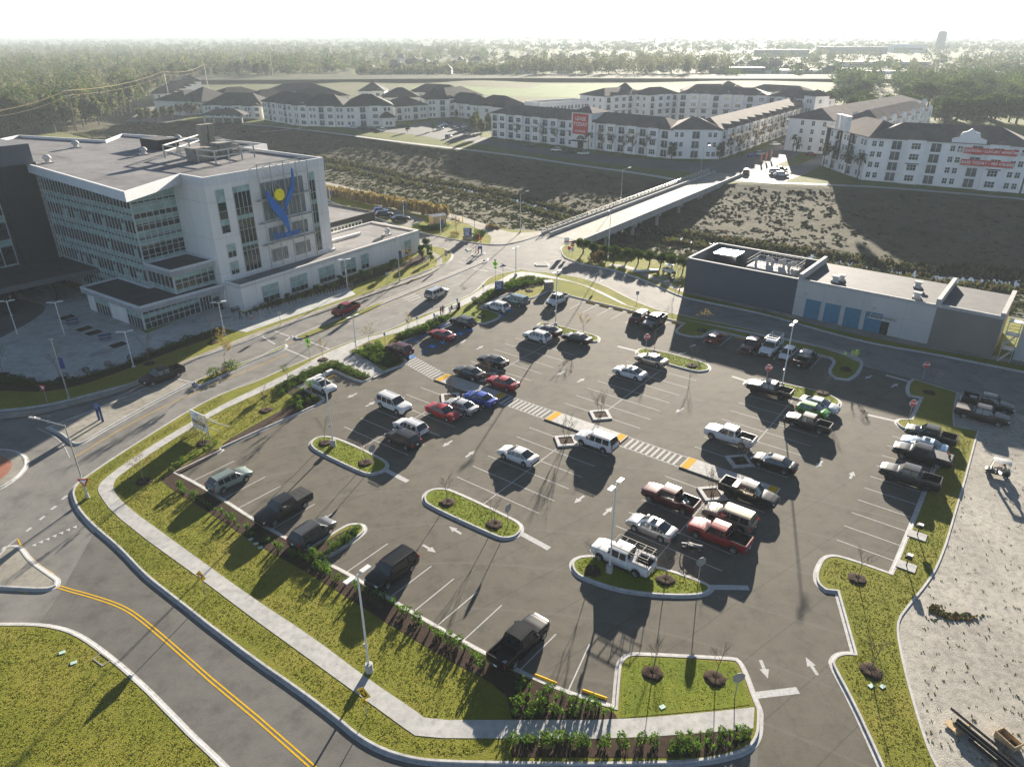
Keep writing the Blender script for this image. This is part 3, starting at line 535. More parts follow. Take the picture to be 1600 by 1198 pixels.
for u0, u1, z0, z1, nx, nz, te in ((1.35, 3.0, 12.9, 20.2, 1, 2, ((.7, 1), (.17, .32))), (1.7, 3.3, 8.6, 10.9, 2, 2, ((.45, 1),)), (1.7, 3.3, 5.6, 7.8, 2, 1, ((.3, 1),)), (4.7, 8.0, 5.4, 20.2, 4, 4, ((.93, 1), (.62, .67), (.3, .34))), (10.2, 19.7, 13.4, 20.0, 9, 2, ()), (10.6, 14.2, 9.6, 12.0, 4, 1, ()), (16.0, 19.6, 9.6, 12.0, 4, 1, ()), (10.6, 14.2, 5.7, 8.0, 4, 1, ()), (16.0, 19.6, 5.7, 8.0, 4, 1, ()), (21.0, 22.5, 5.4, 20.3, 2, 4, ((.9, 1), (.6, .66), (.3, .36)))):
    part('window', lambda q: wface(q, u0, u1, z0, z1, V, nx, nz, .055, te), [M['curtain'] if 10 < u0 < 20 else M['wglass'], M['teal'], M['mull']])
# curtain walls
def fins(q, v0, v1, z0, z1, u, step=1.05):
    q.quad((u - .03, v1, z0), (u - .03, v0, z0), (u - .03, v0, z1), (u - .03, v1, z1), 0)
    fl = 4.15; z = z0
    while z < z1 - .4:
        for a, b in ((0, .8), (2.9, 3.9)):
            q.quad((u - .05, v1, min(z + a, z1)), (u - .05, v0, min(z + a, z1)), (u - .05, v0, min(z + b, z1)), (u - .05, v1, min(z + b, z1)), 1)
        q.box((u - .08, (v0 + v1) / 2, z + .85), (.1, v1 - v0, .08), 0, 2); z += fl
    n = int((v1 - v0) / step)
    for k in range(n + 1): q.box((u - .1, v0 + (v1 - v0) * k / n, (z0 + z1) / 2), (.16, .09, z1 - z0), 0, 2)
    r_ = random.Random(3)
    for k in range(n):
        for f in range(int((z1 - z0) / fl)):
            if r_.random() < .3: a = v0 + (v1 - v0) * k / n; zz = z0 + f * fl; q.quad((u - .055, a + step * .95, zz + .9), (u - .055, a + .05, zz + .9), (u - .055, a + .05, zz + 2.3), (u - .055, a + step * .95, zz + 2.3), 1)
part('curtain_wall', lambda q: fins(q, 13.5, 43, .2, 20.9, -8.3), WM)
part('curtain_wall', lambda q: wface(q, -8.3, -.4, 8.7, 20.9, 13.5, 7, 12, .09, ((.0, .04), (.22, .31), (.345, .43), (.52, .6), (.66, .8), (.82, .97))), WM)
# second tier and lobby
part('second_tier', lambda q: (q.prism([(-8.0, 6.1), (-.4, 6.1), (-.4, 13.4), (-8.0, 13.4)], 4.4, 7.6), ), M['precast'])
def slab(q, o, z0, z1, lip=.3):
    o = [Vector((x, y, 0)) for x, y in o]; i = offset(o, .3); n = len(o); q.prism(o, z0, z1 - lip, 1, 0)
    q.add([(p.x, p.y, z0) for p in o] + [(p.x, p.y, z1) for p in o] + [(p.x, p.y, z1) for p in i] + [(p.x, p.y, z1 - lip) for p in i], [(a + k * n, (a + 1) % n + k * n, (a + 1) % n + (k + 1) * n, a + (k + 1) * n) for k in range(3) for a in range(n)], 0); q.poly(i, z1 - lip + .012, 1)
part('roof', lambda q: slab(q, [(-8.6, 5.6), (-.38, 5.4), (-.38, 13.4), (-8.6, 13.4)], 7.6, 8.75), [M['fascia'], M['darkroof']])
part('curtain_wall', lambda q: wface(q, -7.9, -.45, 4.6, 7.6, 6.1, 6, 2, .09, ((.7, 1), (0, .15))), WM)
part('curtain_wall', lambda q: fins(q, 6.1, 13.4, 4.5, 7.6, -8.0), WM)
part('lobby_wall', lambda q: q.prism([(-14.5, 6.0), (-.4, 6.0), (-.4, 23.2), (-14.5, 23.2)], 0, 3.4), M['precast'])
part('roof', lambda q: slab(q, [(-15.2, 5.2), (-.38, 4.1), (-.38, 13.4), (-8.35, 13.4), (-8.35, 23.4), (-15.2, 23.4)], 3.4, 4.5), [M['fascia'], M['darkroof']])
part('curtain_wall', lambda q: wface(q, -14.45, -4.4, .2, 3.4, 6.0, 10, 3, .09, ((.55, .8),)), WM)
part('curtain_wall', lambda q: wface(q, -1.9, -.5, .2, 3.4, 6.0, 1, 3, .09, ((.55, .8),)), WM)
D_ = part('door', lambda q: wface(q, -4.3, -2.0, .15, 2.7, 5.95, 4, 1, .11), WM)
def sidew(q, v0, v1, z0, z1, u, n):
    q.quad((u - .03, v1, z0), (u - .03, v0, z0), (u - .03, v0, z1), (u - .03, v1, z1), 0)
    q.quad((u - .05, v1, z0 + 1.8), (u - .05, v0, z0 + 1.8), (u - .05, v0, z1 - .5), (u - .05, v1, z1 - .5), 1)
    for k in range(n + 1): q.box((u - .08, v0 + (v1 - v0) * k / n, (z0 + z1) / 2), (.12, .09, z1 - z0), 0, 2)
part('window', lambda q: sidew(q, 6.2, 10.6, .2, 3.4, -14.5, 5), WM); part('window', lambda q: sidew(q, 16.0, 20.6, .2, 3.4, -14.5, 5), WM)
# low wing along the boulevard
part('wing_wall', lambda q: q.prism([(0, 0), (46.2, 0), (46.2, 14), (25.25, 14), (25.25, 4.2), (0, 4.2)], -.1, 4.35), M['precast'])
part('roof', lambda q: (slab(q, [(-.05, -.05), (46.25, -.05), (46.25, 14.1), (25.3, 14.1), (25.3, 4.25), (-.05, 4.25)], 4.35, 4.95, .35), q.bar((25.5, 9, 4.9), (37, 8.6, 4.9), .5, .5, 0)), [M['precast'], M['membrane']])
for x0, x1, nx in ((407.5, 434, 3), (451.5, 478.5, 4), (496, 521, 4), (531, 554, 3), (562, 574, 2), (630, 640, 2)):
    ym = 443 - (x0 - 407) * .36; a, b = HL(x0, ym, 0)[0], HL(x1, ym, 0)[0]; part('window', lambda q: wface(q, a, b, .55, 3.5, 0, nx, 3, .055, ((.28, 1),)), WM)
part('annex_wall', lambda q: q.prism([(27, 18.5), (51.5, 18.5), (51.5, 38), (31.2, 38), (31.2, 27.9), (27, 27.9)], -.1, 5.2), M['charpanel'])
part('roof', lambda q: slab(q, [(26.9, 18.4), (51.6, 18.4), (51.6, 38.1), (31.2, 38.1), (31.2, 27.9), (26.9, 27.9)], 5.2, 5.7, .35), [M['charpanel'], M['membrane']])
part('window', lambda q: wface(q, 34, 47, 1.9, 4.4, 18.5, 12, 1, .3), WM)
# dark stair tower, penthouse and the entrance canopy
part('stair_tower', lambda q: q.prism([(-8.4, 43.0), (-9, 62), (-15.0, 62), (-15.0, 43.0)][::-1], 0, 22.6), M['charpanel'])
part('side_wing', lambda q: q.prism([(-15, 44.5), (-15, 70), (-48, 70), (-48, 44.5)][::-1], 0, 22.2), M['charpanel'])
part('curtain_wall', lambda q: wface(q, -46, -15.6, .3, 21.8, 44.5, 14, 5, .16, ((.17, .23), (.38, .44), (.58, .64), (.79, .85))), WM)
part('penthouse', lambda q: q.prism([(-9.3, 41.5), (-9.3, 60), (-42, 60), (-42, 41.5)][::-1], 22.6, 26.0), M['greypanel'])
cp = [(-8.3, 29.8), (-13.6, 39.0), (-18, 36.5), (-23, 33.5), (-29, 32.0), (-36, 32.5), (-44, 36), (-48, 44.4), (-15, 44.4), (-8.3, 43)]
cp = [(-8.35, 30.0), (-8.35, 43.0), (-15.0, 43.0), (-15.0, 44.4), (-50, 44.4), (-46, 37), (-38, 33), (-30, 31.6), (-22.5, 31.6), (-15.5, 31.0)]
part('canopy', lambda q: q.prism(cp[::-1], 4.0, 4.9, 0, 1), [M['darkroof'], M['greypanel']])
part('canopy_column', lambda q: q.tube((-15.5, 33.5, 0), (-15.5, 33.5, 4), .4, .4, 12), M['charpanel']); part('canopy_column', lambda q: q.tube((-28, 34, 0), (-28, 34, 4), .4, .4, 12), M['charpanel'])
# steel sign frame and the emblem
def frame(q):
    us = [9.4, 12.1, 14.9, 17.7, 20.3]; F = 3.2
    for u in us: q.bar((u, F, 5.0), (u, F, 23.3), .13, .13); q.bar((u, F, 23.3), (u, 4.9, 22.5), .09, .09); q.bar((u - .35, 4.7, 22.5), (u, F, 23.3), .08, .08)
    for k, zz in enumerate((23.3, 20.9, 17.2, 13.2, 9.3)): q.bar((9.2, F, zz), (20.5, F, zz), .11, .16 if k == 0 else .1)
    for zz in (17.2, 13.2, 9.3):
        q.box((14.85, 3.7, zz - .08), (12.4, .95, .04))
        for u in us: q.bar((u, F, zz), (u, 4.3, zz), .07, .07)
    for i in range(4):
        for z0, z1 in ((5.0, 9.3), (17.2, 20.9), (20.9, 23.3)): q.bar((us[i], F, z1), (us[i + 1], F, z0), .05, .05)
part('sign_frame', frame, M['galv'])
Z3 = lambda p: (300 + p[0] / 4.992, 200 + p[1] / 4.992); FV = 2.85
def plate(q, pts, v0, v1, mi=0):
    n = len(pts); a = [(u, v0, z) for u, z in pts]; b = [(u, v1, z) for u, z in pts]
    tr = tessellate_polygon([[Vector((u, z, 0)) for u, z in pts]])
    q.add(a, [t for t in tr], mi); q.add(b, [t[::-1] for t in tr], mi); q.add(a + b, [(i, (i + 1) % n, n + (i + 1) % n, n + i) for i in range(n)], mi)
def emb(pts): return [(v.x, v.y) for v in chaikin([Vector((*HL(*Z3(p), FV), 0)) for p in pts], 2, True, 100)]
M['emblem'] = plain('emblem_blue', (.012, .13, .42), .4, 0, .05, 2); M['emby'] = plain('emblem_yellow', (.82, .68, .01), .4, 0, .04, 2)
part('emblem_wing', lambda q: plate(q, emb([(586, 484), (600, 502), (625, 545), (690, 610), (732, 660), (757, 722), (770, 800), (766, 818), (742, 775), (706, 722), (655, 665), (615, 610), (594, 558), (583, 510)]), FV, FV + .3), M['emblem'])
part('emblem_wing', lambda q: plate(q, emb([(782, 312), (797, 375), (801, 440), (790, 505), (765, 560), (744, 610), (737, 652), (727, 612), (733, 560), (754, 508), (775, 450), (784, 390), (779, 340)]), FV, FV + .3), M['emblem'])
cu_, cz_ = HL(*Z3((685, 521)), FV); r_ = abs(HL(*Z3((685, 473)), FV)[1] - cz_)
part('emblem_disc', lambda q: plate(q, [(cu_ + r_ * math.cos(a), cz_ + r_ * math.sin(a)) for a in np.linspace(0, 2 * math.pi, 33)[:-1]], FV, FV + .3), M['emby'])
a, b = HL(*Z3((640, 885)), FV), HL(*Z3((852, 835)), FV); wd = b[0] - a[0]
tx = text_mesh('sign_letters', 'Ochsner', 1.9, Matrix(), M['emblem'], HOSP, .9, .12); xs_ = [v.co.x for v in tx.data.vertices]; k = wd / (max(xs_) - min(xs_)); tx.data.transform(Matrix.Translation((a[0] + wd / 2, FV, a[1] + .75)) @ Matrix.Rotation(math.pi / 2, 4, 'X') @ Matrix.Scale(k, 4))
part('sign_shelf', lambda q: q.bar((a[0] - .1, FV, a[1] - .25), (b[0] + .1, FV, b[1] - .25), .2, .12), M['galv'])
# things standing on the hospital roofs
def on_h(name, label, cat, u, v, z, fn, m, group=None, rz=0):
    q = MB(); fn(q); o = q.build(name, m); o.location = HO + HUx * u + HUy * v + Vector((0, 0, z)); o.rotation_euler = (0, 0, HR + rz); return tag(o, label, cat, group)
def fan(q): q.box((0, 0, .12), (1.5, 1.5, .24)); q.lathe([(.45, .2), (.45, .7), (.75, .8), (.75, 1.1), (.5, 1.4), (.1, 1.5)], n=12)
def uvz(px, py, z): d = G(px, py, z) - HO; return d.dot(HUx), d.dot(HUy)
for px, py in ((119, 231), (75, 255), (225, 242), (279, 222)): on_h('roof_fan', 'white mushroom exhaust fan on the wide grey hospital roof', 'roof fan', *uvz(px, py, 22), 22.0, fan, M['white'], 'exhaust fans on the hospital roof')
on_h('roof_fan', 'white exhaust fan on the low hospital wing roof', 'roof fan', *uvz(605, 366, 4.7), 4.6, fan, M['white'])
on_h('roof_hatch_house', 'dark ribbed box standing on the wide hospital roof', 'roof box', *uvz(251, 231, 22), 22.0, lambda q: (q.box((0, 0, 1.0), (4.6, 6.5, 1.9)), q.box((0, 0, .1), (5, 7, .2))), M['charpanel'])
def unit(q):
    q.box((0, 0, 1.2), (2.6, 2.6, 2.4)); q.box((2.9, .3, 1.1), (2.6, 2.2, 2.2)); q.box((6.2, 1.0, 1.3), (3, 2.6, 2.6)); q.box((8.5, .6, 1.0), (1.6, 2, 2)); q.box((4.6, 1.2, .9), (1.2, 1.4, 1.0))
    for x in (3.0, 7.6): q.box((x, -1.0, .7), (1.4, .7, .3)); q.box((x, -1.1, 1.2), (1.4, .5, .25))
ux, uy = uvz(322, 250, 22); on_h('air_handler', 'row of pale air handling units on the hospital roof', 'air handler', ux - 1.5, uy + .5, 22.0, unit, M['oldconcrete'])
def stack(q):
    for x in (0, 1.6): q.box((x, 0, 2.2), (1.1, 1.2, 4.4)); q.box((x, -.1, 4.6), (1.45, 1.5, 1.8))
on_h('exhaust_stack', 'twin tan exhaust stacks rising above the roof units', 'exhaust stack', *uvz(322, 240, 22), 22.0, stack, plain('tan_duct', (.25, .23, .19), .7))
def screen(q):
    P = [uvz(*p, 22) for p in ((258, 247), (315, 228), (398, 246), (338, 257))]; o = P[0]
    for i in range(4):
        a, b = P[i], P[(i + 1) % 4]
        for zz in (1.2, 2.3): q.bar((a[0] - o[0], a[1] - o[1], zz), (b[0] - o[0], b[1] - o[1], zz), .14, .22)
        for k in (0, .33, .66): q.bar((a[0] + (b[0] - a[0]) * k - o[0], a[1] + (b[1] - a[1]) * k - o[1], 0), (a[0] + (b[0] - a[0]) * k - o[0], a[1] + (b[1] - a[1]) * k - o[1], 2.3), .2, .2)
on_h('screen_rail', 'steel screen frame round the roof units', 'frame', *uvz(258, 247, 22), 22.0, screen, M['galv'])
# ---------------------------------------------------------------- workshop row on the right (slate enclosure, pale hall, taupe hall)
SA, SB = G(1068, 455), G(1548, 561); SV = (SB - SA).normalized(); SR = math.atan2(SV.y, SV.x); SW = Vector((-SV.y, SV.x, 0)); SL = lambda px, py: ((G(px, py) - SA).dot(SV), (G(px, py) - SA).dot(SW))
SHED = thing('workshop_building', 'long low hall with slate, pale concrete and taupe sections and blue roller doors', 'building', SA, SR)
x1, x2, x3 = SL(1240, 490)[0], SL(1447, 540)[0], SL(1548, 561)[0]; DP = 13.5; x0 = 0; Lw = [1]
def ring_wall(q, a, b, d, h, t=.35):
    q.box(((a + b) / 2, t / 2, h / 2), (b - a, t, h)); q.box(((a + b) / 2, d - t / 2, h / 2), (b - a, t, h)); q.box((a + t / 2, d / 2, h / 2), (t, d - 2 * t, h)); q.box((b - t / 2, d / 2, h / 2), (t, d - 2 * t, h))
part('enclosure_wall', lambda q: ring_wall(q, 0, x1, DP, 6.4), M['bluepanel'], SHED)
part('coping', lambda q: [q.box((x1 / 2, y, 6.45), (x1 + .1, .45, .1)) for y in (.17, DP - .17)] + [q.box((.17, DP / 2, 6.45), (.45, DP, .1))], M['white'], SHED)
part('wall', lambda q: q.prism([(x1, -.03), (x2, -.03), (x2, DP), (x1, DP)], 0, 6.1), M['concwall'], SHED)
part('wall', lambda q: q.prism([(x2, -.02), (x3, -.02), (x3, DP - .5), (x2, DP - .5)], 0, 6.25), M['taupe'], SHED)
part('roof', lambda q: (q.prism([(x1 + .5, .2), (x2 - .2, .2), (x2 - .2, DP), (x1 + .5, DP)], 6.1, 6.2, 1), q.box(((x1 + x2) / 2, .1, 6.35), (x2 - x1, .35, .5)), q.box((x1 + .3, DP / 2, 6.75), (.55, DP, 1.3)), q.box((x2, DP / 2, 6.8), (.6, DP, 1.4))), [M['concrete'], M['greyroof']], SHED)
part('roof', lambda q: (q.prism([(x2 + .3, .2), (x3 - .2, .2), (x3 - .2, DP - .5), (x2 + .3, DP - .5)], 6.25, 6.35, 1), q.box(((x2 + x3) / 2, .1, 6.5), (x3 - x2, .35, .5)), q.box((x3 - .2, DP / 2, 6.7), (.6, DP - .4, .9))), [M['concrete'], M['greyroof']], SHED)
for xa, xb in ((1250, 1273), (1280, 1304), (1311, 1336), (1343, 1369)):
    u0, u1 = SL(xa, 500 + (xa - 1250) * .22)[0], SL(xb, 500 + (xb - 1250) * .22)[0]
    part('roller_door', lambda q: (q.box(((u0 + u1) / 2, -.06, 1.7), (u1 - u0, .06, 3.4)), [q.box(((u0 + u1) / 2, -.1, .35 + .42 * k), (u1 - u0, .02, .03)) for k in range(8)]), M['roofdoor'], SHED)
u0 = SL(1379, 520)[0]
part('door', lambda q: q.box((u0, -.05, 1.15), (1.6, .05, 2.3)), M['wglass'], SHED)
part('awning', lambda q: ([q.box((u0 - .3 + .45 * k, -.85, 3.0), (.07, 1.5, .16)) for k in range(-4, 5)], q.box((u0 - .3, -1.55, 3.0), (4.0, .08, .2)), q.box((u0 - .3, -.12, 3.0), (4.0, .1, .2)), q.bar((u0 - 1.9, -.05, 4.2), (u0 - 1.9, -1.5, 3.05), .05, .05), q.bar((u0 + 1.3, -.05, 4.2), (u0 + 1.3, -1.5, 3.05), .05, .05)), M['white'], SHED)
for xx in (1246, 1310, 1374): u = SL(xx, 500)[0]; part('wall_lamp', lambda q: (q.box((u, -.2, 4.2), (.4, .35, .22))), M['galv'], SHED)
# next building on the right edge with outside stair
x4 = x3 + 2.5
ANX = thing('annex_building', 'pale hall at the right edge with a steel outside stair', 'building', SA, SR)
part('wall', lambda q: q.prism([(x4, 1.5), (x4 + 22, 1.5), (x4 + 22, DP), (x4, DP)], 0, 6.6), M['concwall'], ANX)
part('roof', lambda q: (q.prism([(x4 + .3, 1.7), (x4 + 22, 1.7), (x4 + 22, DP), (x4 + .3, DP)], 6.6, 6.7, 1), q.box((x4 + .1, DP / 2 + .8, 7.0), (.5, DP - 1.5, .9)), q.box((x4 + 11, DP - .1, 7.0), (22, .4, .8))), [M['concrete'], M['greyroof']], ANX)
part('window', lambda q: wface(q, x4 + 2.0, x4 + 3.6, 2.6, 4.2, 1.5, 1, 1, .1, ((0, 1),)), WM, ANX)
def stair(q):
    for k in range(2):
        x = x4 - 1.7 + 1.5 * k
        for y in (-.8, .8): q.bar((x, y, 0), (x, y, 6.6), .08, .08)
    for zz in (2.2, 4.4, 6.4): q.box((x4 - .9, 0, zz), (1.7, 1.7, .08)); [q.bar((x4 - 1.7, s, zz + .5 * e), (x4 - .2, s, zz + .5 * e), .05, .05) for s in (-.8, .8) for e in (1, 2)]
    for k in range(22): q.box((x4 - 1.6 + .14 * (k % 11), (-.4, .4)[k // 11], .2 + .2 * k), (.26, .7, .04))
    for k in range(9): q.bar((x4 + .8 + .5 * k, -.6, .0), (x4 + .8 + .5 * k, -.6, 1.5 - .13 * k), .04, .04)
    q.bar((x4 + .8, -.6, 1.5), (x4 + 4.8, -.6, .4), .05, .05); q.bar((x4 + .8, -.6, 1.0), (x4 + 4.8, -.6, .2), .05, .05)
part('stair', stair, M['galv'], ANX)
def on_s(name, label, cat, u, v, z, fn, m, group=None):
    q = MB(); fn(q); o = q.build(name, m); o.location = SA + SV * u + SW * v + Vector((0, 0, z)); o.rotation_euler = (0, 0, SR); return tag(o, label, cat, group)
def chiller(q):
    W_ = x1 - 12; q.box((W_ / 2, 0, .15), (W_, 6.4, .3)); [q.box((W_ * k / 4, 0, -2.6), (.3, 6.2, 5.2)) for k in range(5)]
    for k in range(3): q.tube((W_ * (.25 + .27 * k), .8, .9), (W_ * (.38 + .27 * k), .8, 1.0), .42, .42, 12)
    for k in range(5): q.lathe([(.25, .3), (.25, .9), (.4, 1.1), (.3, 1.7), (.1, 1.8)], (W_ * (.12 + .18 * k), -1.4 + (k % 2) * 1.8, 0), 8)
    for zz in (.9, 1.5): q.bar((0, 3.2, zz), (W_, 3.2, zz), .06, .06); q.bar((W_, -3.2, zz), (W_, 3.2, zz), .06, .06); q.bar((0, -3.2, zz), (0, 3.2, zz), .06, .06)
    for k in range(12): q.bar((W_ * k / 11, 3.2, .3), (W_ * k / 11, 3.2, 1.5), .05, .05)
on_s('equipment_deck', 'pale equipment deck with rails and drums inside the slate enclosure', 'equipment deck', 9.5, 8.0, 5.3, chiller, M['concrete'])
M['mirror'] = plain('bare_metal_lid', (.8, .78, .75), .12, 1, 0)
lidc = SA + SV * 4.6 + SW * 8.2 + Vector((0, 0, 6.5)); sd_ = Vector((math.cos(R(12.5)) * math.cos(R(73.5)), math.cos(R(12.5)) * math.sin(R(73.5)), math.sin(R(12.5)))); hv = (sd_ + (Vector((0, 0, CAMH)) - lidc).normalized()).normalized(); tx_, ty_ = -hv.dot(SV) / hv.z, -hv.dot(SW) / hv.z
lv = [(x, y, z_) for z_ in (0, 1) for x, y in ((-2.2, -1.9), (2.2, -1.9), (2.2, 1.9), (-2.2, 1.9))]; lv = [(x, y, 0 if not z_ else 6.5 + x * tx_ + y * ty_) for x, y, z_ in lv]
on_s('metal_box', 'bright bare metal box lid catching the sun inside the slate enclosure', 'metal box', 4.6, 8.2, 0, lambda q: q.add(lv, [(4, 5, 6, 7), (0, 1, 5, 4), (1, 2, 6, 5), (2, 3, 7, 6), (3, 0, 4, 7)]), M['mirror'])
def vent(q): q.box((0, 0, .15), (1.2, 1.0, .3)); q.box((0, 0, .55), (.8, .7, .6)); q.box((0, 0, .95), (1.2, 1.0, .18))
for a_, b_ in ((.27, 4.5), (.24, 3.3), (.79, 8.5), (.84, 2.6)): on_s('roof_vent', 'small white roof vent on the pale hall', 'roof vent', x1 + (x2 - x1) * a_, b_, 6.2, vent, M['white'], 'roof vents on the pale hall')
# ---------------------------------------------------------------- the bridge
BA, BB, CA, CB = G(846, 366), G(1088, 269), G(888, 377), G(1152, 278)
BR = thing('road_bridge', 'concrete road bridge on column bents across the canal', 'bridge', BA)
bl = [BA, BB]; dv = (CB + BB - CA - BA).normalized(); nv = Vector((dv.y, -dv.x, 0)); wB = ((CA - BA).dot(nv) + (CB - BB).dot(nv)) / 2; LB = (BB - BA).dot(dv) + 3
P_ = lambda s, w_, z_: (dv * s + nv * w_ + Vector((0, 0, z_)))
def span(q, w0, w1, z0, z1, mi=0, s0=0, s1=None):
    s1 = LB if s1 is None else s1
    vs = [P_(s, w_, z_) for s in (s0, s1) for w_ in (w0, w1) for z_ in (z0, z1)]; q.add(vs, [(0, 1, 3, 2), (4, 6, 7, 5), (0, 4, 5, 1), (2, 3, 7, 6), (0, 2, 6, 4), (1, 5, 7, 3)], mi)
part('deck', lambda q: span(q, 0, wB, -.9, .03), M['oldconcrete'], BR)
part('parapet', lambda q: span(q, wB - .3, wB + .02, -.92, .85), M['concrete'], BR); part('parapet', lambda q: span(q, -.02, .28, -.92, .6), M['concrete'], BR); part('parapet', lambda q: span(q, 2.3, 2.6, .02, .8), M['concrete'], BR)
part('railing', lambda q: ([q.bar(P_(LB * k / 44, .13, .6), P_(LB * k / 44, .13, 1.4), .12, .2) for k in range(45)], q.bar(P_(0, .13, 1.35), P_(LB, .13, 1.35), .08, .08), q.bar(P_(0, .13, 1.0), P_(LB, .13, 1.0), .06, .06)), M['galv'], BR)
def bents(q, k):
    s = 12 + k * (LB - 18) / 6.0; q.bar(P_(s, .2, -1.35), P_(s, wB - .1, -1.35), .9, .9)
    for w_ in (1.2, wB / 2, wB - 1.0): q.tube(P_(s, w_, -6.2), P_(s, w_, -1.5), .42, .42, 10)
for k in range(7): part('pier', lambda q: bents(q, k), M['concrete'], BR)
# ---------------------------------------------------------------- apartments across the canal
def win_mesh(w, h, nx=2):
    q = MB(); q.quad((-w / 2, -.05, 0), (w / 2, -.05, 0), (w / 2, -.05, h), (-w / 2, -.05, h), 0)
    for k in range(nx + 1): q.box((-w / 2 + w * k / nx, -.07, h / 2), (.09, .08, h), 0, 1)
    for zz in (0, h * .55, h): q.box((0, -.07, zz), (w, .08, .08), 0, 1)
    return q.mesh('window', [M['aptglass'], M['signwhite']])
WIN = {n: win_mesh(*a) for n, a in (('w', (1.3, 1.7, 2)), ('d', (2.4, 1.7, 4)), ('t', (2.6, 1.8, 3)))}
def balcony_mesh():
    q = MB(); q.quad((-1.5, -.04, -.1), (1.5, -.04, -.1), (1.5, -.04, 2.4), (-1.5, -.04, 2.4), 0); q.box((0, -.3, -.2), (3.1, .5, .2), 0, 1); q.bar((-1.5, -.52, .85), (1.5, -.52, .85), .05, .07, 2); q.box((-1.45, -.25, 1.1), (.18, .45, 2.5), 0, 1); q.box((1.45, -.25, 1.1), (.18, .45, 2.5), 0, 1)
    for k in range(15): q.bar((-1.4 + .2 * k, -.52, -.1), (-1.4 + .2 * k, -.52, .85), .03, .03, 2)
    q.box((0, -.06, 1.1), (.12, .06, 2.2), 0, 1); return q.mesh('balcony', [plain('painted_recess_shade', (.1, .11, .11), .6), M['signwhite'], M['awn']])  # flat panel behind the railing; the recess shade is put into its dark colour
BAL = balcony_mesh()
